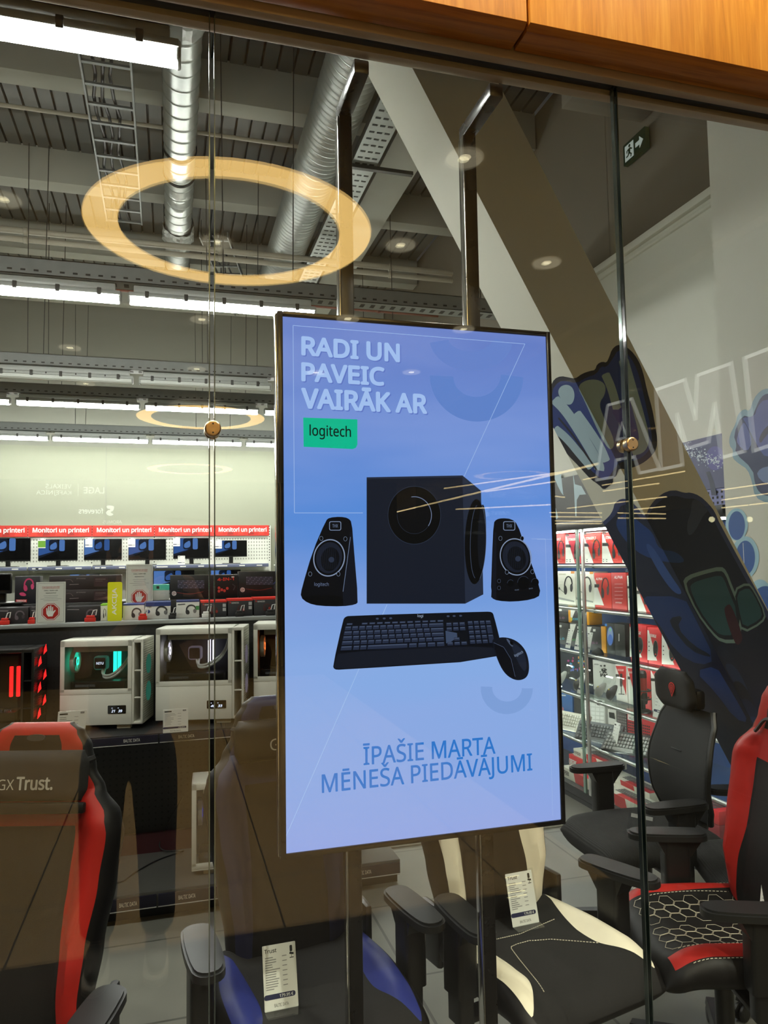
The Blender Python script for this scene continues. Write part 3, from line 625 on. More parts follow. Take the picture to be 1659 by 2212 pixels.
# ---------------------------------------------------------------- stand: two black posts from floor to top rail
t = thing('screen_stand', 'two slim black floor to rail posts carrying the screen', 'stand', (.585, .24, 0))
for x0 in (.4165, .7535):
    wl(MB().b2((x0 - .0165, .217, 0), (x0 + .0165, .25, 2.73), 0, .003), 'post', M_POST, t)
    wl(MB().b2((x0 - .0205, .217, .02), (x0 - .0166, .25, 2.72), 0, .001), 'post_edge', M_CHROME, t)
    wl(MB().b2((x0 - .0175, .05, 2.722), (x0 + .0175, .252, 2.756), 0, .003), 'top_bracket', M_POST, t)
    wl(MB().b2((x0 - .05, .19, 0), (x0 + .05, .28, .008), 0, .003), 'floor_plate', M_POST, t)
for z in (1.25, 1.85): wl(MB().b2((.38, .2155 - .0002, z), (.79, .2165, z + .05)), 'mounting_bar', M_POST, t)
# ---------------------------------------------------------------- round glass fixings at the open joints
def button(x, z, label):
    t = thing('glass_fixing', label, 'glass fixing', (x, .006, z), 0, 'brass glass fixings')
    T = basis((0, -.0062, 0), (1, 0, 0), (0, 0, 1), (0, -1, 0))
    M1 = mat('turned_brass', 'cdb083', .28, metal=1, var=.1)
    MB(T).lathe([(0.0, .018), (.0075, .0182), (.0135, .018), (.0158, .0165), (.0165, .014), (.0165, 0)], 36).obj('front_disc', M1, t)
    for k in (-1, 1): MB(T).prism(circ(0, k * .009, .0018, 10), .018, .0186).obj('pin_hole', M_ALUD, t)
    MB(basis((0, .0062, 0), (1, 0, 0), (0, 0, -1), (0, 1, 0))).lathe([(.0165, 0), (.0165, .012), (0, .013)], 28).obj('rear_disc', M1, t)
button(.0795, 1.875, 'round brass fixing on the left glass joint'); button(1.0485, 1.872, 'round brass fixing on the right glass joint')
# ================================================================ helpers for printed goods
M_BLK = mat('matt_black', '111112', .55); M_WHT = mat('printed_white', 'e8e8e2', .5, var=.02); M_GREYP = mat('print_grey', '8c8c8c', .6)
M_NAVY = mat('price_navy', '23264a', .5); M_RED = mat('print_red', 'b32620', .5); M_ACR = glass('clear_acrylic', (.97, .98, .98), 1.45)
def colr(h, r=.5): return mat('print_' + h, h, r, var=.03)
XZ = lambda o: basis(o, (1, 0, 0), (0, 0, 1), (0, -1, 0))            # a sheet facing -y
def price_card(name, label, T, w, h, price='', head='', group=None, logo='BALTIC DATA', loc=None, stand=False, rows=9, cat='price card', icon=False):
    """a printed price card; T maps card x (right), y (up), z (towards the reader) into the shop"""
    o = T.translation.copy(); t = thing(name, label, cat, o, 0, group)
    c = MB(T).prism(rpoly(0, 0, w, h, .002, 2), -.0012, 0)
    wl(c, 'sheet', [M_WHT], t)
    p = MB(T); z0, z1 = .0001, .0004
    p.prism([(w * .06, h * .885), (w * .34, h * .885), (w * .34, h * .935), (w * .06, h * .935)], z0, z1, 0) if not head else p.text(head, T.inverted() @ T @ Matrix.Translation((w * .06, h * .88, z1)), w * .36, h * .06, 0, .02, 'l')
    for r in range(rows):
        y = h * (.80 - r * .52 / rows); a = random.uniform(.2, .45)
        p.prism([(w * .07, y), (w * (.07 + a), y), (w * (.07 + a), y + h * .014), (w * .07, y + h * .014)], z0, z1, 1)
        if r % 2 == 0: p.prism([(w * .58, y), (w * .72, y), (w * .72, y + h * .012), (w * .58, y + h * .012)], z0, z1, 1)
    p.prism(rpoly(0, h * .17, w * .93, h * .25, h * .035, 3), z0, z1, 2)
    if icon:
        p.prism(rpoly(w * .82, h * .85, w * .90, h * .95, w * .03, 3), z0, z1, 0); p.prism([(w * .80, h * .815), (w * .93, h * .80), (w * .94, h * .83), (w * .82, h * .85)], z0, z1, 0)
        p.prism([(w * .86, h * .76), (w * .87, h * .76), (w * .87, h * .82), (w * .86, h * .82)], z0, z1, 0); p.prism([(w * .81, h * .752), (w * .93, h * .752), (w * .93, h * .765), (w * .81, h * .765)], z0, z1, 0)
    else: p.prism([(w * .78, h * .9), (w * .92, h * .9), (w * .92, h * .96), (w * .78, h * .96)], z0, z1, 1)
    if price: p.text(price, Matrix.Translation((w * .86, h * .187, z1 + .0002)), None, h * .045, 3, .02, 'r')
    else: p.prism([(w * .5, h * .195), (w * .86, h * .195), (w * .86, h * .225), (w * .5, h * .225)], z1, z1 + .0002, 3)
    if logo: p.text(logo, Matrix.Translation((w * .5, h * .05, z1)), w * .42, h * .05, 0, .0)
    wl(p, 'print', [M_BLK, M_GREYP, M_NAVY, M_WHT], t, smooth=0)
    if stand:
        a = MB(T).prism([(-.004, -.004), (w + .004, -.004), (w + .004, h + .006), (-.004, h + .006)], .0012, .003)
        inv = T.to_3x3().inverted() @ Vector((0, 0, 1)); q = T.to_3x3().inverted() @ Vector((0, 1, 0)); 
        wl(a, 'acrylic_holder', M_ACR, t, smooth=0)
    return t
# ================================================================ black gondola with the gaming computers
M_GOND = mat('black_shelf_paint', '17181a', .45, var=.1); M_GONDT = mat('grey_shelf_top', '7d807e', .5, var=.05); M_MAROON = mat('maroon_back_band', '3a0f16', .55); M_TICKET = mat('navy_ticket_rail', '191728', .35)
M_DECKG = mat('grey_base_deck', '4e4d49', .4, var=.05)
def pegboard(m, x0, x1, y, z0, z1, hole, pitch, th=.006):
    m.b2((x0, y, z0), (x1, y + th, z1), 0); sq = hole / 2
    k = z0 + pitch
    while k < z1 - hole:
        x = x0 + pitch
        while x < x1 - hole: m.add([(x - sq, y - .0006, k - sq), (x + sq, y - .0006, k - sq), (x + sq, y - .0006, k + sq), (x - sq, y - .0006, k + sq)], [(0, 1, 2, 3)], 1); x += pitch
        k += pitch
    return m
GX0, GX1 = -2.25, 1.10
t = thing('gaming_gondola', 'black pegboard gondola carrying the gaming computers', 'display shelf', (-.57, 2.4, 0)); GON = t
wl(MB().b2((GX0, 2.105, .055), (GX1, 2.72, .13), 0, .004), 'base_deck', M_DECKG, t)
wl(MB().b2((GX0, 2.16, 0), (GX1, 2.72, .055)), 'plinth', M_GOND, t)
wl(pegboard(MB(), GX0, GX1, 2.72, .78, 1.289, .009, .032), 'pegboard_back', [M_GOND, M_SLOT], t, smooth=0)
wl(pegboard(MB(), GX0, GX1, 2.61, .225, .757, .009, .032), 'lower_pegboard', [M_GOND, M_SLOT], t, smooth=0)
wl(MB().b2((GX0, 2.585, .13), (GX1, 2.609, .228)), 'lower_back_band', M_MAROON, t)
wl(MB().b2((GX0, 2.33, .764), (GX1, 2.72, .788), 0, .003), 'computer_shelf', M_GOND, t)
wl(MB().b2((GX0, 2.70, 1.29), (GX1, 3.30, 1.31), 0, .004), 'top_shelf', M_GONDT, t)
for x in (-1.0, -.06, .9): wl(MB().b2((x - .012, 2.700, .13), (x + .012, 2.711, 1.27)), 'upright', M_GOND, t)
M_LIPW = mat('pale_lip_edge', 'b9b7b4', .4)
def ticket_rail(y, z0, z1, xs, txt, h):
    for a, b in zip(xs[:-1], xs[1:]):
        o = wl(MB().b2((a + .004, y - .010, z0), (b - .004, y, z1), 0, .001).b2((a + .004, y - .012, z0 - .003), (b - .004, y, z0), 1), 'ticket_rail', [M_TICKET, M_LIPW], t)
        m = MB(); k = a + .13
        while k < b - .08: m.text('BALTIC DATA', XZ((k, y - .0105, z0 + (z1 - z0 - h) / 2)), .075, h, 0, .0, 'c'); k += .28
        if m.v: wl(m, 'rail_lettering', [M_WHT], o, smooth=0)
ticket_rail(2.33, .745, .782, [-2.25, -1.15, -.055, 1.10], '', .015); ticket_rail(2.105, .066, .118, [-2.25, -1.15, -.055, .5, 1.10], '', .018)
# ---------------------------------------------------------------- gaming computers
M_PCW = mat('white_case_metal', 'cfcfc4', .45, var=.02); M_PCB = mat('black_case_metal', '0d0d0e', .35); M_PCIN = mat('dark_case_inside', '0b0b0c', .7)
M_PCG = glass('tempered_case_glass', (.90, .91, .91), 1.5); M_PCFOOT = mat('cream_case_foot', 'bcb7a4', .6); M_MESHW = mat('white_case_mesh', 'a9a99d', .6, var=.2, scale=160)
def pc(label, x0, y0, z0, L, Hh, Wd, rz, white, led, tone, readout, lit=1.0, zwf=.42):
    """case facing -y with its glass side; local x along the case, origin at its front left foot"""
    t = thing('gaming_computer', label, 'computer', (x0, y0, z0), rz, 'gaming computers on the black gondola'); S = M_PCW if white else M_PCB
    mled = mat('led_' + led, led, emit=3.2 * lit); mglow = mat('led_dim_' + led, led, emit=1.1 * lit)
    zb, zw = .022, Hh * (zwf if white else .22)                      # bottom of case, lower edge of the window
    fx = L * .865                                                    # where the front panel block begins
    b = MB(); b.b2((0, 0, zb), (L, Wd, zb + .012), 0, .003).b2((0, 0, Hh - .018), (L, Wd, Hh), 0, .004).b2((0, Wd - .006, zb), (L, Wd, Hh), 0, .002).b2((0, 0, zb), (.008, Wd, Hh), 0, .002)
    b.b2((fx, .0, zb), (fx + .012, Wd, Hh), 0, .002)
    b.b2((L - .012, 0, zb), (L, .014, Hh), 0, .003).b2((L - .012, Wd - .014, zb), (L, Wd, Hh), 0, .003)
    for q in (.3, .62): b.b2((fx, .004, zb + (Hh - zb) * q), (L, .03, zb + (Hh - zb) * q + .006), 0, .002)
    b.b2((0, -.002, zb), (fx, .004, zw - .012), 0, .002)             # lower cover plate
    b.obj('case_shell', S, t)
    fr = MB(); w0, w1, h0, h1 = .012, fx - .012, zw, Hh - .03
    if white:
        fr.b2((0, -.003, zw - .012), (fx, .003, zw + .014), 0, .001).b2((0, -.003, h1 - .002), (fx, .003, Hh - .004), 0, .001).b2((0, -.003, zw), (.022, .003, Hh - .004), 0, .001).b2((fx - .02, -.003, zw), (fx, .003, Hh - .004), 0, .001)
        fr.obj('window_frame', S, t); w0, w1, h0 = .022, fx - .02, zw + .014
    MB().b2((w0, -.002, h0), (w1, .001, h1)).obj('side_window', M_PCG, t, smooth=0)
    MB().add([(w0 - .01, Wd - .02, h0 - .03), (w1 + .01, Wd - .02, h0 - .03), (w1 + .01, Wd - .02, h1 + .01), (w0 - .01, Wd - .02, h1 + .01)], [(0, 1, 2, 3)]).obj('mainboard', M_PCIN, t, smooth=0)
    MB().b2((w0 - .01, .006, h0 - .034), (w1 + .01, Wd - .02, h0 - .03)).obj('shroud', M_PCIN, t, smooth=0)
    mesh = MB().b2((L - .004, .012, zb + .006), (L - .001, Wd - .012, Hh - .006), 0)
    for k in range(34): mesh.b2((L - .0012, .014, zb + .012 + k * (Hh - .05) / 34), (L + .0006, Wd - .014, zb + .016 + k * (Hh - .05) / 34), 1)
    mesh.obj('mesh_front', [M_MESHW if white else M_PCB, S], t, smooth=0)
    if white:
        for zz in ((.35, .68) if lit else ()): 
            MB(basis((L + .0008, Wd * .5, zb + (Hh - zb) * zz), (0, 1, 0), (0, 0, 1), (1, 0, 0))).prism(circ(0, 0, .05, 24), -.001, 0).obj('front_fan_glow', mat('front_glow_' + tone, tone, emit=.22), t, smooth=0)
    for xx in (L * .12, L * .68):
        MB().b2((xx, .01, 0), (xx + L * .17, .04, zb), 0, .004).obj('foot', M_PCFOOT if white else M_PCB, t); MB().b2((xx, Wd - .04, 0), (xx + L * .17, Wd - .01, zb), 0, .004).obj('foot', M_PCFOOT if white else M_PCB, t)
    # inside: rear fan, pump head, memory, graphics card, hoses
    fz = h0 + (h1 - h0) * .60; f = MB(basis((.028, Wd * .48, fz), (0, 1, 0), (0, 0, 1), (1, 0, 0)))
    fn = f.lathe([(.058, 0), (.058, .02), (.05, .02), (.05, 0)], 28).obj('rear_fan', S if white else M_PCB, t)
    f2 = MB(basis((.046, Wd * .48, fz), (0, 1, 0), (0, 0, 1), (1, 0, 0))); f2.lathe([(.012, .004), (.022, .004)], 24, m=0); f2.obj('fan_ring', mled, t)
    f3 = MB(basis((.040, Wd * .48, fz), (0, 1, 0), (0, 0, 1), (1, 0, 0)))
    for k in range(9):
        a = 2 * PI * k / 9; f3.add([(.022 * math.cos(a), .022 * math.sin(a), 0), (.048 * math.cos(a + .2), .048 * math.sin(a + .2), .004), (.048 * math.cos(a + .7), .048 * math.sin(a + .7), -.002), (.022 * math.cos(a + .5), .022 * math.sin(a + .5), -.002)], [(0, 1, 2, 3)])
    f3.obj('fan_blades', mglow, t, smooth=0)
    if white:
        px_, pz = w0 + (w1 - w0) * .44, h0 + (h1 - h0) * .53
        MB().box((px_, Wd - .075, pz), (.072, .05, .072), 0, .014).obj('pump_head', mat('pump_' + tone, tone, emit=.20 if lit else 0), t)
        MB(XZ((px_, Wd - .1005, pz))).prism(rpoly(-.028, -.028, .028, .028, .008), 0, .0012).obj('pump_display', M_PCIN, t)
        if readout[0]: MB().text(readout[0], XZ((px_, Wd - .1021, pz - .006)), .036, .012, 0, .03).obj('pump_lettering', mat('readout_white', 'dfe6ff', emit=1.4), t, smooth=0)
        for k in (0, 1):
            MB().b2((w0 + (w1 - w0) * (.63 + k * .07), Wd - .075, pz - .055), (w0 + (w1 - w0) * (.63 + k * .07) + .007, Wd - .03, pz + .065), 0, .002).obj('memory_stick', mled, t)
            hz = [(px_ + .01 + .012 * k, Wd - .09, pz - .028), (px_ + .02, Wd - .12, pz - .062 - .012 * k), (px_ + .07, Wd - .13, pz - .058 - .014 * k), (w1 - .06, Wd - .12, pz - .02 - .016 * k), (w1 - .025 + .006 * k, Wd - .1, pz + .03), (w1 - .012 + .004 * k, Wd - .08, h1)]
            MB().tube(smooth2(hz, 3, False), .0065, 8).obj('coolant_hose', mat('white_hose', 'c9ccc6', .4), t)
        MB().b2((w0 + .03, .03, h1 - .032), (w1, Wd - .03, h1 + .006), 0, .003).obj('radiator', mat('radiator_' + tone, 'b9b9ac', .5), t)
        if zwf > .3: MB(XZ((0, -.0025, 0))).prism(rpoly(L * .58, zb + .055, L * .80, zb + .096, .004), 0, .0015).obj('status_display', mat('display_black', '060607', .15), t)
        m = MB(); zwf > .3 and m.text(readout[1], XZ((L * .69, -.0042, zb + .062)), L * .13, .012, 0, .02, shear=.2)
        for q in ((.625, .70) if zwf > .3 else ()): m.b2((L * q, -.0043, zb + .082), (L * q + .006, -.0041, zb + .084))
        if m.v: m.obj('status_digits', mat('digit_white', 'dfe6ff', emit=1.6), t, smooth=0)
    g = MB().b2((w0 + .01, .05, h0 - .02), (w1 - .03, Wd - .03, h0 + .03), 0, .004); gc = g.obj('graphics_card', M_PCB, t)
    MB().text('GEFORCE RTX', XZ((w0 + .085, .0493, h0 + .004)), .10, .011, 0, .01).obj('card_lettering', mat('card_print', '9da09d', emit=.22), gc, smooth=0)
    return t
R12 = rad(-13)
pc('white gaming computer with teal lights, left of the other two white ones', -.535, 2.55, .789, .41, .445, .215, R12, True, '20d8b0', '4fae94', ('NITU', '21   39'))
pc('white gaming computer with white lights, right behind the left glass joint', -.075, 2.515, .789, .45, .49, .215, R12, True, 'f3e8ff', 'b9a9c2', ('', '40   33'))
pc('white gaming computer with orange lights, cut off by the screen edge', .42, 2.47, .789, .45, .50, .215, R12, True, 'ff7a3a', 'b5653a', ('', '41   30'))
t = pc('black gaming computer with red memory lights at the left edge of the shelf', -1.06, 2.47, .783, .43, .43, .21, rad(-8), False, 'ff2a2a', '802020', ('', ''))
mr_ = mat('led_red_bright', 'ff2020', emit=2.2)
for x in (.265, .298): MB().b2((x, .16, .18), (x + .016, .175, .33), 0, .003).obj('memory_stick', mr_, t)
for k in range(3):
    zz = .09 + k * .125
    for q in ((.03, .02, .0), (.11, .02, .05)):
        MB().flat([(.4406, q[0], zz + q[2]), (.4406, q[0] + .055, zz + q[2] + .012), (.4406, q[0] + .04, zz + q[2] + .05), (.4406, q[0] + .012, zz + q[2] + .03)]).obj('fan_light', mr_, t, smooth=0)
MB().text('GEFORCE RTX', XZ((.27, -.0025, .135)), .13, .013, 0, .01).obj('card_lettering', mat('card_print2', '8c8c88', emit=.18), t, smooth=0)
m = MB(XZ((.31, -.006, .03))); m.prism(rpoly(-.043, -.012, .043, .018, .003), 0, .001, 0); m.prism(rpoly(-.040, -.009, .040, .015, .002), .001, .0014, 1); m.text('NITU', Matrix.Translation((0, -.003, .0016)), .06, .012, 0, .04)
m.obj('maker_plate', [mat('plate_cream', 'd9cda6', .4), M_PCB], t, smooth=0)
t = pc('small white computer lit blue on the base deck behind the middle chair', .098, 2.215, .131, .45, .43, .2, rad(-3), True, '2a3cff', '3030c0', ('', ''), 1.0, .1)
t['group'] = 'computers on the gondola base'
# price cards leaning at the shelf edge
price_card('price_card', 'white price card hung before the teal lit computer', basis(at(120, 1604, 2.29), (1, 0, 0), (.09, -.2, .97), (0, -.97, -.2)), .125, .15, '899.00 €', group='price cards on the computer shelf', logo='BALTIC DATA')
price_card('price_card', 'white price card hung before the white lit computer', basis(at(352, 1584, 2.29), (1, 0, 0), (.0, -.12, .99), (0, -.99, -.12)), .118, .115, '1799.00 €', group='price cards on the computer shelf', logo='BALTIC DATA')
# ================================================================ printed artwork laid on a real face
class Art:
    def __init__(s, p0, n, off=.0006, emit=0):
        s.p0 = Vector(p0); s.n = Vector(n).normalized(); s.off = off; s.m = MB(); s.mats = []; s.e = emit
    def P(s, q): return atp(q[0], q[1], s.p0 + s.n * s.off, s.n)
    def k(s, h):
        mm = h if not isinstance(h, str) else (mat('glow_%s_%d' % (h, s.e * 100), h, emit=s.e) if s.e else colr(h))
        if mm not in s.mats: s.mats.append(mm)
        return s.mats.index(mm)
    def poly(s, pts, h, sm=0):
        if sm: pts = smooth2(pts, sm)
        s.m.flat([s.P(p) for p in pts], s.k(h)); s.off += .00006; return s
    def ell(s, cx, cyy, rx, ry, h, n=24, rot=0): 
        c, d = math.cos(rot), math.sin(rot)
        return s.poly([(cx + rx * math.cos(2 * PI * i / n) * c - ry * math.sin(2 * PI * i / n) * d, cyy + rx * math.cos(2 * PI * i / n) * d + ry * math.sin(2 * PI * i / n) * c) for i in range(n)], h)
    def line(s, pts, wpx, h, closed=False, sm=0):
        if sm: pts = smooth2(pts, sm, closed)
        n = len(pts); V = []
        for i in range(n):
            a, b = pts[(i - 1) % n if closed else max(i - 1, 0)], pts[(i + 1) % n if closed else min(i + 1, n - 1)]
            dx, dy = b[0] - a[0], b[1] - a[1]; l = math.hypot(dx, dy) or 1
            V += [s.P((pts[i][0] - dy / l * wpx / 2, pts[i][1] + dx / l * wpx / 2)), s.P((pts[i][0] + dy / l * wpx / 2, pts[i][1] - dx / l * wpx / 2))]
        s.m.add(V, [(2 * i, (2 * i + 2) % (2 * n), (2 * i + 3) % (2 * n), 2 * i + 1) for i in range(n if closed else n - 1)], s.k(h)); s.off += .00006; return s
    def text(s, t, bl, br, hpx, h, bold=0.0, shear=0.0):
        a, b, c = s.P(bl), s.P(br), s.P((bl[0], bl[1] - hpx)); d = b - a; L = d.length; d.normalize(); up = s.n.cross(d)
        if up.dot(c - a) < 0: up = -up
        s.m.text(t, basis(a, d, up, s.n), L, abs((c - a).dot(up)), s.k(h), bold, 'l', shear); s.off += .0003 if bold else .00006; return s
    def done(s, name, parent): return s.m.obj(name, s.mats, parent, world=True, smooth=0)
def headset_art(A, x0, y0, x1, y1, h='1c1c20', h2='3a3a42'):         # printed headphones inside a pixel rectangle
    w, hh = x1 - x0, y1 - y0; q = lambda u, v: (x0 + u * w, y0 + v * hh)
    A.line([q(.12, .62), q(.12, .35), q(.3, .1), q(.58, .04), q(.84, .18), q(.92, .45)], max(w * .13, .8), h, sm=2)
    A.poly([q(.02, .55), q(.22, .48), q(.36, .62), (q(.40, .85)), q(.26, .99), q(.05, .92)], h, 2).poly([q(.68, .46), q(.92, .40), q(1, .62), q(.9, .85), q(.7, .8)], h2, 2)
Y1, ZS1 = 2.80, 1.31                                                 # front row on the top shelf
Y2, ZS2 = 3.02, 1.405                                                # rear riser
wl(MB().b2((GX0, 2.99, 1.3105), (GX1, 3.29, ZS2), 0, .004), 'riser_step', M_GOND, GON)
def carton(name, label, px0, px1, pt, Y, z0, dep, h, cat='box', group=None, top=None, side=None):
    xm = (px0 + px1) / 2; p = at(px0, pt, Y); q = at(px1, pt, Y); x0, x1, z1 = p.x, q.x, (p.z + q.z) / 2
    if z1 - z0 < .03: z1 = z0 + .03
    t = thing(name, label, cat, ((x0 + x1) / 2, Y, z0), 0, group)
    m = MB().b2((x0 + .001, Y, z0), (x1 - .001, Y + dep, z1), 0, .0015)
    m.obj('carton', colr(h), t, world=True)
    if top: MB().b2((x0 + .0005, Y - .0012, z1 - (z1 - z0) * top[1]), (x1 - .0005, Y + dep, z1 + .0012)).obj('coloured_edge', colr(top[0]), t, world=True, smooth=0)
    return t, Art((0, Y - (.0014 if top else 0), 0), (0, -1, 0))
G1 = 'headset boxes along the front of the top shelf'
for k, (a, b, pt, lb) in enumerate(((-12, 62, 1313, 'dark headset box at the left end under the small black monitor'), (64, 78, 1312, 'narrow dark box partly behind the left hand sign'), (141, 216, 1310, 'dark headset box right of the left hand sign'))):
    t, A = carton('headset_box', lb, a, b, pt, Y1, ZS1, .15, '1a171b', group=G1)
    A.poly([(a + 4, pt + 6), (a + 30, pt + 6), (a + 30, pt + 7.5), (a + 4, pt + 7.5)], '8a8488'); headset_art(A, (a + b) / 2 + 6, pt + 6, b - 8, pt + 27, '5b5259', '3a3238'); A.done('print', t)
for a, b, pt, tp, lb in ((217, 231, 1306, '76b02a', 'white headset box with green top behind the yellow AKCIJA tag'), (265, 312, 1305, '2a3a7a', 'white headset box with navy corner right of the yellow tag'), (314, 369, 1301, '22346e', 'white headset box with broad navy top band'), (381, 431, 1298, '2a3566', 'white headset box with green patch on its right edge')):
    t, A = carton('headset_box', lb, a, b, pt, Y1, ZS1, .15, 'd5d5cf', group=G1, top=(tp, .07 if a not in (314,) else .24))
    headset_art(A, a + (b - a) * .38, pt + 8, b - (b - a) * .12, pt + 30, '2a2a2c', '6b6b6b')
    if a == 314: A.ell(320, 1321, 4, 4, '22346e').text('trust', (317, 1313), (327, 1312.5), 4, '222222', .01)
    if a == 381: A.poly([(423, 1309), (430, 1308.5), (430, 1317), (423, 1317.5)], '2d7a3c').poly([(384, 1305), (400, 1304), (400, 1306), (384, 1307)], '4a4a50')
    A.done('print', t)
for a, b, pt, lb in ((434, 490, 1298, 'left'), (492, 546, 1294, 'middle'), (548, 606, 1291, 'right')):
    t, A = carton('headset_box', 'black headset box with red edges, %s one of three at the screen end' % lb, a, b, pt, Y1, ZS1, .15, '2b2c30', group=G1, top=('c8281c', .10))
    A.text('GENESIS', (a + 8, pt + 10), (a + 24, pt + 9.5), 3, 'e0e0e0', .01).poly([(a + 4, pt + 6), (a + 7, pt + 7), (a + 5, pt + 10)], 'd02a20'); headset_art(A, a + 20, pt + 13, a + 37, pt + 29, '4a1d1b', '8f2a22')
    for j in (0, 1): A.poly([(b - 9, pt + 6 + j * 9), (b - 2, pt + 6 + j * 9), (b - 2, pt + 13 + j * 9), (b - 9, pt + 13 + j * 9)], 'a9a9aa')
    A.done('print', t)
G2 = 'large boxes on the raised rear step'
t, A = carton('gaming_box', 'dark box with pink headset picture and TRIDOX lettering', 32, 87, 1245, Y2, ZS2, .1, '15131d', group=G2)
headset_art(A, 50, 1249, 74, 1278, 'c8386a', 'd6487a'); A.poly([(41, 1281), (50, 1279), (57, 1284), (55, 1288), (44, 1287)], 'cc4070', 1).poly([(34, 1295), (58, 1295), (58, 1301), (34, 1301)], 'c8322e').text('TRIDOX', (35.5, 1300), (56.5, 1300), 4, 'ece6e6', .03); A.done('print', t)
for k, (pt, pb) in enumerate(((1243, 1273), (1273, 1304))):
    za = at(180, pb, Y2).z if k == 0 else ZS2
    t, A = carton('keyboard_box', ('upper' if k == 0 else 'lower') + ' maroon black keyboard box of the stack behind the left hand sign', 106, 263, pt, Y2, za, .07, '241618', group=G2)
    A.text('GXT KEYBOARD', (165, pt + 8), (185, pt + 8), 2.5, '8d7f80').poly([(203, pt + 4), (233, pt + 4), (233, pt + 24), (203, pt + 24)], '361d22').line([(206, pt + 8), (228, pt + 8)], 1, '77686a').line([(206, pt + 12), (222, pt + 12)], 1, '5d4d50').line([(150, pt + 20), (170, pt + 19)], 1, '8d7f80').line([(140, pt + 10), (152, pt + 8), (158, pt + 15)], 1.2, '5b4a4b', sm=1); A.done('print', t)
for a, b, pt, lb, tx in ((367, 514, 1242, 'black keyboard set box with red 4-IN-1 lettering', 1), (515, 612, 1234, 'taller black keyboard set box cut off by the screen edge', 0)):
    t, A = carton('keyboard_box', lb, a, b, pt, Y2, ZS2, .07, '131314', group=G2)
    A.line([(a, pt + .7), (b, pt - .3)], 1.2, '6d706a')
    for r in range(5):
        for c in range(17): A.off -= .00006; A.poly([(a + 17 + c * 3.4, pt + 12 + r * 3.6), (a + 19.6 + c * 3.4, pt + 11.9 + r * 3.6), (a + 19.6 + c * 3.4, pt + 14.2 + r * 3.6), (a + 17 + c * 3.4, pt + 14.3 + r * 3.6)], '4c4c60' if (r + c) % 3 else '6e6e86')
    A.line([(a + 15, pt + 38), (a + 45, pt + 42), (a + 72, pt + 36)], 1.1, '7a2a22', sm=2).ell(a + 9, pt + 40, 5, 5, 'd8d0cc').ell(a + 9, pt + 40, 3.6, 3.6, '5b1e1a').text('G', (a + 6.8, pt + 42.4), (a + 11.2, pt + 42.4), 5, 'e8e0dc', .04)
    if tx:
        A.text('4-IN-1', (470, 1255), (505, 1253), 6, 'c8352c', .05)
        for hx_, hy_ in ((473, 1270), (479, 1274), (485, 1276), (491, 1271), (473, 1277)): A.ell(hx_, hy_, 3.2, 3.4, 'c24038', 6)
        A.line([(502, 1262), (508, 1266), (504, 1275)], 2.5, '3c3c40').poly([(500, 1245), (506, 1245), (506, 1247.5), (500, 1247.5)], 'cfcfcf')
    else: A.ell(600, 1268, 9, 8, '2e2e3a'); A.line([(590, 1262), (600, 1252), (612, 1256)], 2.2, '34407a', sm=1)
    A.done('print', t)
t, A = carton('keyboard_box', 'pale teal keyboard box seen between the right hand sign and the black boxes', 330, 366, 1263, Y2, ZS2, .07, 'b9bcb6', group=G2, top=('4fc0a6', .36)); A.poly([(338, 1266), (344, 1266), (344, 1272), (338, 1272)], '1a1a1a'); A.done('print', t)
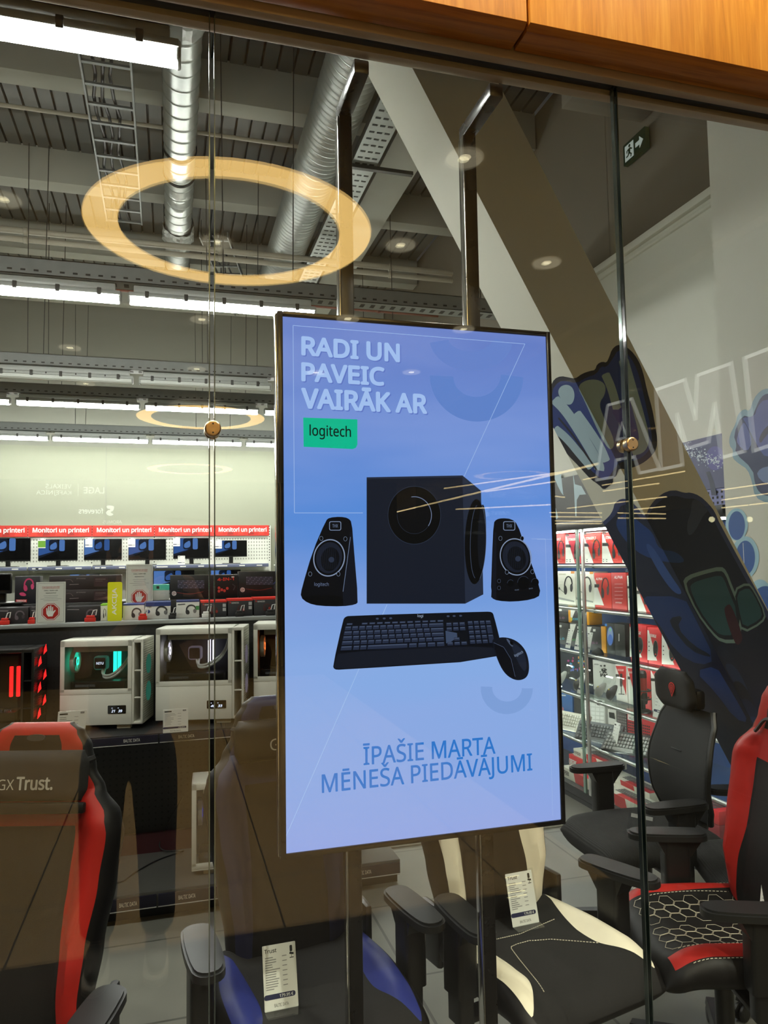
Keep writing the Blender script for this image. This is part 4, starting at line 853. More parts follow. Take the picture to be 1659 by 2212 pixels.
# ---------------------------------------------------------------- signs in clear holders
def hand_sign(label, px0, px1, pt, pb, Y, z0):
    p, q = at(px0, pb, Y), at(px1, pt, Y); x0, x1, z1 = p.x, q.x, at((px0 + px1) / 2, pt, Y).z
    t = thing('stop_sign', label, 'sign', ((x0 + x1) / 2, Y, z0), 0, 'red hand signs on the top shelf'); w, h = x1 - x0, z1 - z0
    T = XZ((x0, Y, z0)); MB(T).prism([(0, 0), (w, 0), (w, h), (0, h)], -.002, 0).obj('sheet', mat('sign_paper', 'd9d7cd', .6, var=.02), t, world=True, smooth=0)
    m = MB(T); zc = h * .28; r = w * .34
    for a, b in (((.05, .03), (.06, .97)), ((.94, .03), (.95, .97)), ((.05, .03), (.95, .037)), ((.05, .963), (.95, .97))): m.prism([(w * a[0], h * a[1]), (w * b[0], h * a[1]), (w * b[0], h * b[1]), (w * a[0], h * b[1])], 0, .0004, 3)
    m.text('Cienījamie pircēji!', Matrix.Translation((w / 2, h * .85, .0004)), w * .6, h * .045, 0, .01).prism([(w * .2, h * .842), (w * .8, h * .842), (w * .8, h * .836), (w * .2, h * .836)], 0, .0004, 0)
    m.text('Lūdzu, nevērt vaļā', Matrix.Translation((w / 2, h * .775, .0004)), w * .46, h * .032, 2, .02).text('iepakojumus!', Matrix.Translation((w / 2, h * .715, .0004)), w * .34, h * .032, 2, .02)
    for k, ww in enumerate((.5, .44, .72, .5)): m.prism([(w * (.5 - ww / 2), h * (.665 - k * .04)), (w * (.5 + ww / 2), h * (.665 - k * .04)), (w * (.5 + ww / 2), h * (.672 - k * .04)), (w * (.5 - ww / 2), h * (.672 - k * .04))], 0, .0003, 3)
    oc = lambda s: [(w * .5 + r * s * math.cos(rad(22.5 + 45 * i)), zc + r * s * math.sin(rad(22.5 + 45 * i))) for i in range(8)]
    m.prism(oc(.96), 0, .0004, 0).prism(oc(.90), 0, .0006, 1).prism(oc(.83), 0, .0008, 0)
    hd = [(-.24, -.5), (.2, -.5), (.3, -.2), (.52, .12), (.44, .2), (.26, .02), (.24, .5), (.13, .5), (.11, .08), (.08, .08), (.06, .66), (-.06, .66), (-.08, .08), (-.11, .08), (-.14, .6), (-.26, .6), (-.27, .05), (-.3, .05), (-.33, .4), (-.44, .4), (-.42, -.2)]
    m.prism([(w * .5 + u * r, zc + v * r) for u, v in hd], 0, .001, 1)
    m.obj('sign_print', [M_RED, M_WHT, M_BLK, M_GREYP], t, world=True, smooth=0)
    a = MB(T).prism([(-.004, -.0), (w + .004, 0), (w + .004, h + .006), (-.004, h + .006)], .0015, .0035); a.b2((-.004, 0, -.03), (w + .004, .002, .0035))
    a.obj('acrylic_holder', M_ACR, t, world=True, smooth=0)
hand_sign('left of two signs with a red hand octagon, low before the dark boxes', 77, 142, 1257, 1340, 2.745, ZS1)
hand_sign('right of two signs with a red hand octagon, higher above the white headset boxes', 272, 330, 1219, 1295, 2.985, ZS1 + .04)
p0, p1 = at(232, 1336, 2.76), at(264, 1257, 2.76); w, h = p1.x - p0.x, p1.z - ZS1
t = thing('sale_tag', 'upright yellow tag with white AKCIJA lettering on the top shelf', 'sign', ((p0.x + p1.x) / 2, 2.76, ZS1)); T = XZ((p0.x, 2.76, ZS1))
MB(T).prism(rpoly(0, 0, w, h, .008), -.002, 0).obj('tag', mat('tag_yellow', 'd3d40f', .5), t, world=True)
MB(T @ Matrix.Translation((w * .68, h * .5, .0004)) @ Matrix.Rotation(PI / 2, 4, 'Z')).text('AKCIJA', Matrix(), h * .68, w * .36, 0, .03).obj('tag_lettering', M_WHT, t, world=True, smooth=0)
# security clips in front of the boxes
M_CLR = mat('security_red', 'c5281f', .35); M_LOOP = mat('white_wire_loop', 'd0d0cc', .4)
for k, (a, b, pb, c, lb) in enumerate(((0, 21, 1344, M_CLR, 'red, at the far left'), (61, 76, 1343, M_CLR, 'red, left of the left hand sign'), (183, 207, 1338, M_CLR, 'red, before the dark headset box'), (299, 318, 1334, M_CLR, 'dark red, before the white headset box'), (364, 380, 1331, M_BLK, 'black, between the white boxes'), (436, 454, 1327, M_LOOP, 'white looped, on the left red edged box'), (508, 526, 1324, M_BLK, 'black, on the middle red edged box'), (574, 592, 1321, M_BLK, 'black, on the right red edged box'))):
    x0, x1 = at(a, pb, 2.77).x, at(b, pb, 2.77).x
    t = thing('security_clip', 'small security clip, ' + lb, 'security clip', ((x0 + x1) / 2, 2.765, ZS1), 0, 'security clips along the top shelf')
    w = x1 - x0; m = MB().b2((-w / 2, -.014, 0), (w / 2, .014, .022), 0, .003).b2((-w * .35, -.012, .022), (w * .4, .012, .034), 0, .003); m.obj('clip_body', c, t)
    MB().tube([(w * .1, 0, .03), (w * .28, 0, .06), (w * .6, 0, .064), (w * .5, 0, .034)], .0028, 6).obj('wire_loop', M_LOOP, t)
# ================================================================ white wall shelving with monitors
YW = 9.88
M_WGON = mat('white_shelf_metal', 'd2d3ca', .5, var=.02); M_HOLE = mat('peg_hole', '8f9088', .8, var=0); M_LIPB = mat('slate_ticket_rail', '5f6580', .4); M_SHELFPANEL = mat('grey_shelf_panel', '9a9b92', .6)  # grey is the lower shelf panel's own colour
hb = [-82, 60, 199, 333.5, 463.5, 581.5]
ZSH = at(290, 1221, 9.42).z
t = thing('monitor_shelving', 'white wall shelving of monitors below the red header signs', 'display shelf', (-.4, 9.6, 0)); xl, xr = at(-82, 1135, YW).x, at(581.5, 1135, YW).x
b = MB().b2((xl, YW, .1), (xr, YW + .06, 2.2), 0); px = .055
z = 1.70
while z < 2.05:
    x = xl + .03
    while x < xr - .02: b.add([(x - .008, YW - .001, z - .012), (x + .008, YW - .001, z - .012), (x + .008, YW - .001, z + .012), (x - .008, YW - .001, z + .012)], [(0, 1, 2, 3)], 1); x += .04
    z += .05
wl(b, 'pegboard_back', [M_WGON, M_HOLE], t, smooth=0)
m = MB()
for q in hb: 
    x = at(q, 1160, YW).x; m.b2((x - .02, YW - .02, .1), (x + .02, YW - .001, 2.2), 0)
    for k in range(14): m.b2((x - .006, YW - .0215, 1.66 + k * .04), (x + .006, YW - .0195, 1.68 + k * .04), 1)
wl(m, 'uprights', [M_WGON, M_SLOT], t, smooth=0)
for a, c in zip(hb[:-1], hb[1:]):
    x0, x1 = at(a, 1220, 9.42).x, at(c, 1220, 9.42).x
    o = wl(MB().b2((x0, 9.42, ZSH - .03), (x1 - .006, YW, ZSH), 0, .004), 'shelf', M_WGON, t)
    r_ = MB().b2((x0 + .004, 9.405, ZSH - .05), (x1 - .01, 9.42, ZSH - .002), 0, .002)
    for k in range(4): r_.b2((x0 + .1 + k * .25, 9.4045, ZSH - .036), (x0 + .18 + k * .25, 9.4048, ZSH - .02), 1)
    wl(r_, 'ticket_rail', [M_LIPB, M_WHT], o)
wl(MB().b2((xl, 9.86, .1), (xr, YW, ZSH - .1)), 'lower_panel', M_SHELFPANEL, t, smooth=0)
RH = mat('header_red', 'c22d22', .5, var=.18, scale=3)
for k, (a, c) in enumerate(zip(hb[:-1], hb[1:])):
    x0, x1 = at(a, 1147, YW - .03).x, at(c, 1147, YW - .03).x; z0, z1 = at(290, 1158.5, YW - .03).z, at(290, 1135, YW - .03).z
    t = thing('header_sign', 'red header sign reading Monitori un printeri, ' + ['first', 'second', 'third', 'fourth', 'fifth'][k] + ' from the left', 'sign', ((x0 + x1) / 2, YW - .03, z0), 0, 'red header signs over the monitors')
    MB().b2((x0 + .003, YW - .03, z0), (x1 - .003, YW - .022, z1)).obj('panel', RH, t, world=True, smooth=0)
    A = MB(); W_ = x1 - x0
    for q in range(5):
        u = x0 + W_ * (q + .2) / 5.3; A.flat([(u, YW - .0306, z0 + .01), (u + W_ * .12, YW - .0306, z0 + .02), (u + W_ * .05, YW - .0306, z1 - .012 * (q % 3 + 1))], q % 2)
    A.obj('facet_print', [mat('facet_bright', 'd8392a', .5), mat('facet_dark', '9b2219', .5)], t, world=True, smooth=0)
    MB().text('Monitori un printeri', XZ(((x0 + x1) / 2 + .01, YW - .0312, z0 + (z1 - z0) * .27)), W_ * .87, (z1 - z0) * .52, 0, .035).obj('lettering', M_WHT, t, world=True, smooth=0)
M_MON = mat('black_monitor_plastic', '0b0b0c', .3); M_MONP = mat('monitor_blue', '3f6fc4', emit=.55); M_MONL = mat('monitor_light_blue', '5d8ad6', emit=.7); M_MOND = mat('monitor_dark_blue', '16294a', emit=.3)
def monitor(label, a, c, pt, pb, Y, z0, dim=False, stand='v', group='monitors on the upper wall shelf'):
    p, q = at(a, pb, Y), at(c, pt, Y); x0, x1, za, zb = p.x, q.x, at((a + c) / 2, pb, Y).z, at((a + c) / 2, pt, Y).z; w, h = x1 - x0, zb - za; xc = (x0 + x1) / 2
    t = thing('monitor', label, 'monitor', (xc, Y, z0), 0, group); T = XZ((x0, Y, za))
    MB().b2((x0, Y, za), (x1, Y + .03, zb), 0, .006).obj('monitor_case', M_MON, t, world=True)
    s = MB(T); s.prism([(.006, .02), (w - .006, .02), (w - .006, h - .006), (.006, h - .006)], .0003, .0006, 0)
    if not dim or dim == 2:
        s.prism([(.006, h * .24), (w * .40, h * .44), (w * .40, h - .006), (.006, h - .006)], .0006, .0009, 2 if dim else 1)
        s.prism([(.006, h * .24), (w * .40, h * .44), (w * .52, h * .5), (w * .50, h * .47), (.006, h * .12)], .0006, .0010, 3)
        s.prism(rpoly(w * .27, h * .45, w * .5, h * 1.0 - .006, .03), .0009, .0012, 3)
        s.prism(smooth2([(w * .3, h * .5), (w * .48, h * .56), (w * .46, h * .9), (w * .36, h * .8), (w * .29, h * .7)], 2), .0012, .0014, 2 if not dim else 1)
        s.prism(rpoly(w * .53, h * .45, w * .67, h - .006, .02), .0009, .0012, 2 if not dim else 1)
    s.obj('screen_picture', [mat('monitor_black', '050506', .15), M_MONP, M_MONL, M_MOND], t, world=True, smooth=0)
    MB().b2((xc - .03, Y + .03, z0), (xc + .03, Y + .06, za + h * .4), 0, .004).obj('stand', M_MON, t, world=True)
    MB().b2((xc - .13, Y - .06, z0), (xc + .13, Y + .12, z0 + .012), 0, .005).obj('foot', M_MON, t, world=True)
ORDN = ['first', 'second', 'third', 'fourth', 'fifth', 'sixth']
for k, (a, c, pt, pb) in enumerate(((-34, 66.5, 1162, 1213), (82, 168, 1165, 1211.5), (181, 263.5, 1164, 1210), (277, 359, 1164, 1210), (374, 453, 1162, 1207), (465, 533.6, 1167, 1203))):
    monitor('black monitor showing a blue picture, ' + ORDN[k] + ' from the left under the red signs', a, c, pt, pb, 9.58, ZSH, 2 if k == 2 else False)
for k, (a, pt, g) in enumerate(((82, 1166, 1), (184, 1164, 0), (277, 1164, 0), (374, 1162, 0), (465, 1167, 0))):
    o = at(a, pt + 18, 9.57); w_ = .095
    t = price_card('price_card', 'small price card on the top left corner of the %s monitor' % ORDN[k + 1], XZ((o.x, 9.5705, o.z)), w_, .135, group='price cards on the monitors', rows=4, logo='')
    if g: wl(MB(XZ((o.x, 9.5699, o.z))).prism([(0, .01), (w_, .01), (w_, .1), (0, .1)], 0, .0004), 'green_panel', colr('5d8f1f'), t, smooth=0)
o = at(384, 1218, 9.46); price_card('price_card', 'small white price card standing on the shelf before the fifth monitor', XZ((o.x, 9.46, ZSH)), .10, .125, group='price cards on the monitors', rows=4, logo='')
for k, (a, c, pt) in enumerate(((-30, 25, 1239), (150, 216, 1240), (331, 420, 1232), (455, 520, 1231))):
    Yq = 9.5 if k else 3.0
    if k: monitor('dark lower row monitor, %s from the left, mostly behind the boxes' % ORDN[k], a, c, pt, pt + 44, 9.5, at(a, pt + 52, 9.5).z, 2, group='monitors on the lower wall shelf')
    else: monitor('small black monitor left of the TRIDOX box', a, c, pt, pt + 44, Y2, ZS2, 1, group='large boxes on the raised rear step')
# ================================================================ glass cabinet with headsets, mice and keyboards
XC = 2.60; ZC = [1.570, 1.283, .991, .704, .408]; ZB = .088; CY0, CYE = 1.50, 4.3
M_CAB = mat('anthracite_cabinet', '26282b', .4); M_SHGL = glass('shelf_glass', (.93, .975, .95), 1.45); M_TUBEA = mat('satin_aluminium', 'c4c6c4', .3, metal=.9, var=.05); M_LED = mat('white_led_strip', (1, .98, .95), emit=LED_STRENGTH)
t = thing('glass_cabinet', 'long lit glass cabinet full of headsets and keyboards along the right wall', 'display cabinet', (2.8, 2.9, 0)); CAB = t
wl(MB().b2((XC, CY0, 0), (XREC - .01, CYE, .028), 0).b2((XC - .004, CY0, .032), (XREC - .01, CYE, ZB), 0, .003), 'base', M_CAB, t)
wl(MB().b2((XC, CY0, 1.80), (XREC - .01, CYE, 1.86), 0, .003), 'top_board', M_CAB, t)
M_CABB = mat('blue_printed_back', '2c4f8f', .55, var=.25, scale=5)
wl(MB().b2((XREC - .012, CY0, ZB), (XREC - .003, CYE, 1.80)), 'back_panel', M_CABB, t, smooth=0)
wl(MB().b2((XC + .01, CYE - .01, ZB), (XREC - .01, CYE, 1.8)), 'end_panel', M_CAB, t, smooth=0)
for k, z in enumerate(ZC):
    o = wl(MB().b2((XC + .012, CY0 + .01, z - .004), (XREC - .015, CYE - .02, z + .004)), 'shelf', M_SHGL, t, smooth=0)
    wl(MB().cyl((XC + .012, CY0 + .01, z - .012), (XC + .012, CYE - .02, z - .012), .011, n=12), 'shelf_tube', M_TUBEA, o)
    wl(MB().b2((XC + .024, CY0 + .02, z - .021), (XC + .031, CYE - .03, z - .0135)), 'led_strip', M_LED, o, smooth=0)
    for yy in (1.9, 2.69, 3.5): wl(MB().b2((XC + .004, yy - .012, z - .026), (XC + .03, yy + .012, z), 0, .003), 'bracket', M_CLIP, o)
wl(MB().b2((XC + .02, CY0 + .02, 1.788), (XC + .04, CYE - .03, 1.798)), 'led_strip', M_LED, t, smooth=0)
for y0, y1 in ((1.52, 2.29), (2.30, 2.785), (2.845, 4.28)):
    d = wl(MB().b2((XC - .012, y0, ZB + .004), (XC - .006, y1, 1.80)), 'door', glass('door_glass', (.97, .99, .98), 1.45), t, smooth=0)
for yy, m_ in ((2.846, mat('green_edge', '7f9a8e', .2)), (2.783, M_TUBEA), (2.305, M_SHGL), (2.285, M_SHGL)):
    wl(MB().b2((XC - .016, yy - (.014 if m_ is not M_SHGL else .003), ZB + .002), (XC - .003, yy + (.014 if m_ is not M_SHGL else .003), 1.80), 0, .002), 'door_edge', m_, t)
def cbox(name, label, a, c, pt, X, z0, dep, h, cat='box', group=None, top=None, th=None):
    """a carton standing on a cabinet shelf with its printed face towards the aisle (-x)"""
    p, q = atx(a, pt, X), atx(c, pt, X); y1, y0 = p.y, q.y; z1 = th + z0 if th else max(z0 + .03, (p.z + q.z) / 2)
    t = thing(name, label, cat, (X + dep / 2, (y0 + y1) / 2, z0), 0, group)
    MB().b2((X, y0 + .001, z0), (X + dep, y1 - .001, z1), 0, .0015).obj('carton', colr(h), t, world=True)
    if top: MB().b2((X - .001, y0, z1 - .004), (X + dep, y1, z1 + .001)).obj('coloured_edge', colr(top), t, world=True, smooth=0)
    return t, Art((X - (.001 if top else 0), 0, 0), (-1, 0, 0))
CG = 'headset boxes on the upper cabinet shelves'
def py_(X, y, z):                                                    # photo row of a point, for laying print on a face
    d = Vector((X, y, z)) - ORG; return CYP - FPX * d.dot(_u) / d.dot(_f)
for k, (a, c, pt, h, lb) in enumerate(((1186, 1220.5, 1153, 'c9261f', 'first red headset box on the top shelf beside the screen'), (1221, 1256.5, 1153, 'c21f3a', 'crimson headset box left of the door edge on the top shelf'), (1257.5, 1298.5, 1150, 'd02a1e', 'red headset box right behind the door edge on the top shelf'), (1300, 1342, 1148, 'cf2a20', 'red headset box on the top shelf cut by the leaning column'), (1344, 1386, 1146, 'c8281f', 'red headset box on the top shelf mostly behind the leaning column'))):
    t, A = cbox('headset_box', lb, a, c, pt, 2.68, ZC[0] + .005, .11, h, group=CG, top='e9e4dd' if k > 1 else None); pb = py_(2.68, atx(a, 1200, 2.68).y, ZC[0] + .005); w, hh = c - a, pb - pt
    A.poly([(a + .5, pt + 5), (a + w * .10, pt + 8), (a + w * .60, pb - .5), (a + .5, pb - .5)], 'e6e2da')
    A.text('STINGER 2', (a + w * .18, pt + hh * .24), (a + w * .72, pt + hh * .22), hh * .08, 'f0ece6', .03, .25).poly([(a + 1, pt + hh * .36), (a + w * .30, pt + hh * .36), (a + w * .38, pt + hh * .46), (a + 1, pt + hh * .46)], '2c2c2c')
    headset_art(A, a + w * .52, pt + hh * .20, a + w * .96, pt + hh * .88); A.poly([(a + 1, pt + 1), (a + w * .2, pt + 1), (a + w * .24, pt + 5), (a + 1, pt + 5)], '3a3430')
    for j in range(4): A.poly([(a + 2 + (j % 2) * 7, pb - 5 - (j // 2) * 4), (a + 5 + (j % 2) * 7, pb - 5 - (j // 2) * 4), (a + 5 + (j % 2) * 7, pb - 3.5 - (j // 2) * 4), (a + 2 + (j % 2) * 7, pb - 3.5 - (j // 2) * 4)], '4b4b4b')
    A.done('print', t)
for k, (a, c, pt, lb) in enumerate(((1203.5, 1241.5, 1234, 'cream headset box beside the screen on the second cabinet shelf'), (1243.5, 1282, 1235, 'cream headset box behind the door edges on the second cabinet shelf'))):
    t, A = cbox('headset_box', lb, a, c, pt, 2.68, ZC[1] + .005, .11, 'e3dfd2', group=CG); w = c - a; hh = 66
    A.text('CLOUD ALPHA', (a + w * .08, pt + 8), (a + w * .5, pt + 8), 3.2, '8a7f50', .01).poly([(a + w * .78, pt), (a + w * .98, pt), (a + w * .98, pt + 5), (a + w * .78, pt + 5)], 'd98f3a')
    headset_art(A, a + w * .36, pt + 9, a + w * .9, pt + 52, '26242a', '3b3842'); A.line([(a + w * .40, pt + 46), (a + w * .2, pt + 40), (a + w * .12, pt + 35)], 1, '222226', sm=1).ell(a + w * .12, pt + 37, 1.6, 3, '222226')
    A.poly([(a + 1, pt + 55), (c - 1, pt + 64), (c - 1, pt + 67), (a + 1, pt + 60)], '9a9a98'); A.done('print', t)
for k, (a, c, pt, h, lb) in enumerate(((1283, 1319, 1238, 'c9251d', 'red headset box with white corner on the second cabinet shelf'), (1319.5, 1352, 1237, 'b01a1c', 'deep red box reading ALPHA on the second cabinet shelf'), (1354, 1372, 1244, 'ddd8d2', 'narrow white box right of the ALPHA box'), (1373, 1412, 1252, 'c9251d', 'red headset box on the second cabinet shelf cut by the leaning column'))):
    t, A = cbox('headset_box', lb, a, c, pt, 2.68, ZC[1] + .005, .11, h, group=CG); w = c - a
    if k in (0, 3):
        A.poly([(a + .5, pt + 10), (a + w * .6, pt + 70), (a + .5, pt + 68)], 'e6e2da').text('ALPHA', (a + 4, pt + 15), (a + w * .5, pt + 15), 5, 'f0ece6', .03, .25); headset_art(A, a + w * .42, pt + 8, a + w * .92, pt + 56, '2a2426', '4b3a3c'); A.poly([(a + 1, pt + 24), (a + w * .32, pt + 24), (a + w * .3, pt + 31), (a + 1, pt + 31)], '333333')
    elif k == 1:
        A.text('ALPHA', (a + 7, pt + 13), (a + 25, pt + 13), 6, 'eadfe0', .03, .25)
        for j in range(5): A.poly([(a + 8, pt + 24 + j * 8), (a + 26, pt + 24 + j * 8), (a + 26, pt + 25 + j * 8), (a + 8, pt + 25 + j * 8)], 'd8a6a8')
        A.text('HYPERX', (a + 10, pt + 66), (a + 24, pt + 67), 3, 'eadfe0', .02, .2)
    else: A.poly([(a + 2, pt + 2), (a + 16, pt + 2), (a + 16, pt + 16)], 'c8322c').poly([(a + 1, pt + 22), (a + 16, pt + 23), (a + 16, pt + 28), (a + 1, pt + 27)], '303030').line([(a + 4, pt + 45), (a + 8, pt + 50)], 1.4, '303030')
    A.done('print', t)
# third shelf: mouse boxes
MG = 'mouse boxes on the third cabinet shelf'
zt3 = atx(1230, 1345, 2.70).z
for k, (a, c, pt, z0, th, sd, lb) in enumerate(((1186, 1227, 1344, ZC[2] + .005, None, 0, 'black and white mouse box at the screen edge, lower of two'), (1187, 1227, 1309, zt3 + .002, .135, 0, 'black and white mouse box at the screen edge, upper of two'), (1231, 1263, 1347, ZC[2] + .005, None, 0, 'black and white mouse box behind the door edges, lower of two'), (1232, 1263, 1312, zt3 + .002, .135, 0, 'black and white mouse box behind the door edges, upper of two'), (1264, 1298, 1353, ZC[2] + .005, None, 1, 'mouse box with yellow side behind the black mouse'))):
    t, A = cbox('mouse_box', lb, a, c, pt, 2.70, z0, .1, '2b2b2e', group=MG); w = c - a; hh = 34 if z0 > 1.05 else 46
    A.poly([(a + .5, pt + 1), (a + w * .42, pt + 1), (a + w * .12, pt + hh * .7), (a + .5, pt + hh * .8)], 'd9d7cf').text('MODEL O', (a + w * .1, pt + hh * .80), (a + w * .8, pt + hh * .82), 4, ('4fb8d0', 'a76a9a', '5fb06a')[k % 3], .02).ell(a + 2, pt + hh * .75, 2.5, 4, ('d0b030', '60b8a0', 'c05050')[k % 3], 10).poly([(a + w * .5, pt + 6), (a + w * .66, pt + 6), (a + w * .66, pt + 11), (a + w * .5, pt + 11)], 'd8d8d4'); A.done('print', t)
    q = atx(c, pt, 2.70)
    if k in (1, 3, 4): MB().b2((2.70, q.y - .05, z0), (2.80, q.y, z0 + (th or (q.z - z0))), 0, .001).obj('yellow_side', colr('d8930e'), t, world=True)
t, A = cbox('mouse_box', 'tall black box with a glowing blue mouse picture', 1309, 1327, 1347, 2.70, ZC[2] + .005, .12, '1a1a1b', group=MG)
q = atx(1327, 1347, 2.7); MB().b2((2.70, q.y - .11, ZC[2] + .005), (2.82, q.y + .001, q.z), 0, .0015).obj('plain_side', colr('141415'), t, world=True)
A.ell(1318, 1374, 7.2, 21, '2e5aa8', 24).ell(1318, 1374, 6, 19, '8fa3c8', 24).ell(1318, 1381, 5, 11, '4a74c8').poly([(1316, 1357), (1320, 1357), (1320, 1363), (1316, 1363)], '7fc890').poly([(1336, 1369), (1338, 1369), (1338, 1385), (1336, 1385)], 'b8b8b8').ell(1309, 1350, 2.5, 3, '3f7fd0', 8); A.done('print', t)
for k, (a, c, pt, lb) in enumerate(((1360, 1396, 1350, 'left'), (1398, 1427, 1357, 'middle'), (1429, 1466, 1366, 'right'))):
    t, A = cbox('mouse_box', 'red and white mouse box, %s of three before the leaning column' % lb, a, c, pt, 2.66, ZC[2] + .005, .08, 'c3232a', group=MG); w = c - a; hh = 74
    A.poly([(a + .5, pt + 4), (a + w * .12, pt + 5), (a + w * .62, pt + hh * .8), (a + w * .75, pt + hh * .95), (a + .5, pt + hh * .93)], 'e2ded7').text('SURGE', (a + w * .22, pt + 18), (a + w * .68, pt + 21), 6, 'eee8e2', .03, .2).ell(a + w * .62, pt + hh * .60, w * .19, hh * .25, '8b8b86', 24).ell(a + w * .62, pt + hh * .60, w * .165, hh * .235, '1c1c1d', 24).ell(a + w * .62, pt + hh * .76, 1.6, 1.6, 'c02a24', 8)
    for j in range(3): A.ell(a + 4, pt + 30 + j * 9, 1.3, 1.5, '444444', 8)
    A.done('print', t)
t = thing('computer_mouse', 'black gaming mouse lying on the third cabinet shelf before the yellow sided box', 'mouse', (2.63, atx(1290, 1400, 2.63).y, ZC[2] + .004))
def egg(u, v):
    a, b = 2 * PI * u, PI / 2 * v; return (.03 * math.cos(a) * math.cos(b) * (1 - .15 * math.sin(a)), .055 * math.sin(a) * math.cos(b), .036 * math.sin(b) * (1 - .25 * math.sin(a)))
MB().grid(egg, 20, 8).obj('mouse_shell', M_BLK, t)
def ccard(name, label, px, pb, X, z0, h, lean=.25, w=.062):
    p = atx(px, pb, X); o = Vector((X, p.y, z0)); up = Vector((lean, 0, 1)).normalized(); rt = Vector((0, -1, 0)); nn = rt.cross(up)
    return price_card(name, label, basis(o, rt, up, nn), w, h, group='price cards inside the glass cabinet', rows=5, logo='')
for k, (px, z0, lb, h) in enumerate(((1221, ZC[2], 'left of three price cards before the mouse boxes', .13), (1240, ZC[2], 'middle of three price cards before the mouse boxes', .13), (1262, ZC[2], 'right of three price cards before the mouse boxes', .13), (1243, ZC[3], 'price card before the clear mouse stand at the door edge', .14), (1404, ZC[3], 'price card right of the red microphone', .17), (1309, ZC[4], 'price card before the tilted grey keyboard', .18), (1396, ZC[4], 'price card low beside the mesh chair back', .2))):
    ccard('price_card', 'white ' + lb, px, 1400, 2.625, z0 + .005, h)
# fourth shelf: mice on clear stands, splash boxes, microphones
SG = 'boxes on the fourth cabinet shelf'
t, A = cbox('mouse_box', 'dark box with bright paint splashes behind the clear stands', 1196, 1268, 1410, 2.86, ZC[3] + .005, .06, '16202e', group=SG)
for i in range(26): A.ell(random.gauss(1236, 9) if i % 2 else random.gauss(1258, 6), random.gauss(1432, 9), random.uniform(1, 3.4), random.uniform(1, 4), ('d8508a', '6a7ad8', 'e0a040', '4aa0d8', 'c04a9a')[i % 5], 7)
A.done('print', t)
t, A = cbox('mouse_box', 'pale grey box with a black splash picture', 1280, 1330, 1430, 2.80, ZC[3] + .005, .05, 'c9c9c2', group=SG)
for i in range(30): A.ell(random.gauss(1306, 6), random.gauss(1449, 7), random.uniform(.7, 3), random.uniform(.8, 3), '26262a', 7)
A.text('MOUSE', (1284, 1436), (1293, 1437), 2.5, '444448', .01); A.done('print', t)
for k, (a, c, pt, h, lb) in enumerate(((1329, 1353, 1437, 'e0dcd4', 'white and red box with a slim standing microphone picture'), (1355, 1372, 1442, 'dedad2', 'white and red box just behind the right glass joint'), (1376, 1404, 1440, 'b91f26', 'red box behind the red microphone'), (1405, 1440, 1446, 'e0dcd4', 'white and red box beside the mesh chair headrest'))):
    t, A = cbox('microphone_box', lb, a, c, pt, 2.72, ZC[3] + .005, .1, h, group=SG); w = c - a
    if k != 2: A.poly([(a + .5, pt + 1), (c - .5, pt + 2), (c - .5, pt + 66), (a + w * .8, pt + 50)], 'c4262a').text('SOLOCAST', (a + w * .2, pt + 12), (a + w * .78, pt + 13), 4, 'eee8e2', .02, .2).poly([(a + 1, pt + 19), (a + w * .38, pt + 20), (a + w * .34, pt + 26), (a + 1, pt + 25)], '2c2c2c')
    if k == 0: A.poly(rpoly(1339, pt + 18, 1344.5, pt + 46, 2), '232325').line([(1342, pt + 46), (1342, pt + 62)], 1.4, '232325').line([(1336, pt + 62), (1349, pt + 63)], 1.6, '232325')
    A.done('print', t)
mp_ = atx(1390, 1530, 2.645); t = thing('microphone', 'red desktop microphone in a black shock mount on the fourth cabinet shelf', 'microphone', (2.645, mp_.y, ZC[3] + .004))
M_MICR = mat('mic_red_mesh', '8f1f1a', .45, var=.2, scale=400)
MB().lathe([(0, 0), (.042, 0), (.044, .008), (.03, .018), (.012, .022), (.012, .05), (0, .05)], 28).obj('foot', M_BLK, t)
MB().lathe([(0, .05), (.022, .05), (.025, .06), (.025, .115), (0, .115)], 28).obj('lower_body', M_BLK, t)
MB().lathe([(.0245, .115), (.0245, .2), (.018, .2)], 28).obj('grille', M_MICR, t)
MB().lathe([(.025, .2), (.025, .225), (.018, .24), (0, .242)], 28).obj('cap', M_BLK, t)
for z in (.08, .128): MB().tube([(.043 * math.cos(2 * PI * i / 24), .043 * math.sin(2 * PI * i / 24), z) for i in range(24)], .0045, 8, closed=True).obj('mount_ring', M_BLK, t)
for i in range(4): MB().cyl((.043 * math.cos(PI * i / 2 + .4), .043 * math.sin(PI * i / 2 + .4), .08), (.043 * math.cos(PI * i / 2 + .9), .043 * math.sin(PI * i / 2 + .9), .128), .003, n=6).obj('elastic', M_CLR, t)
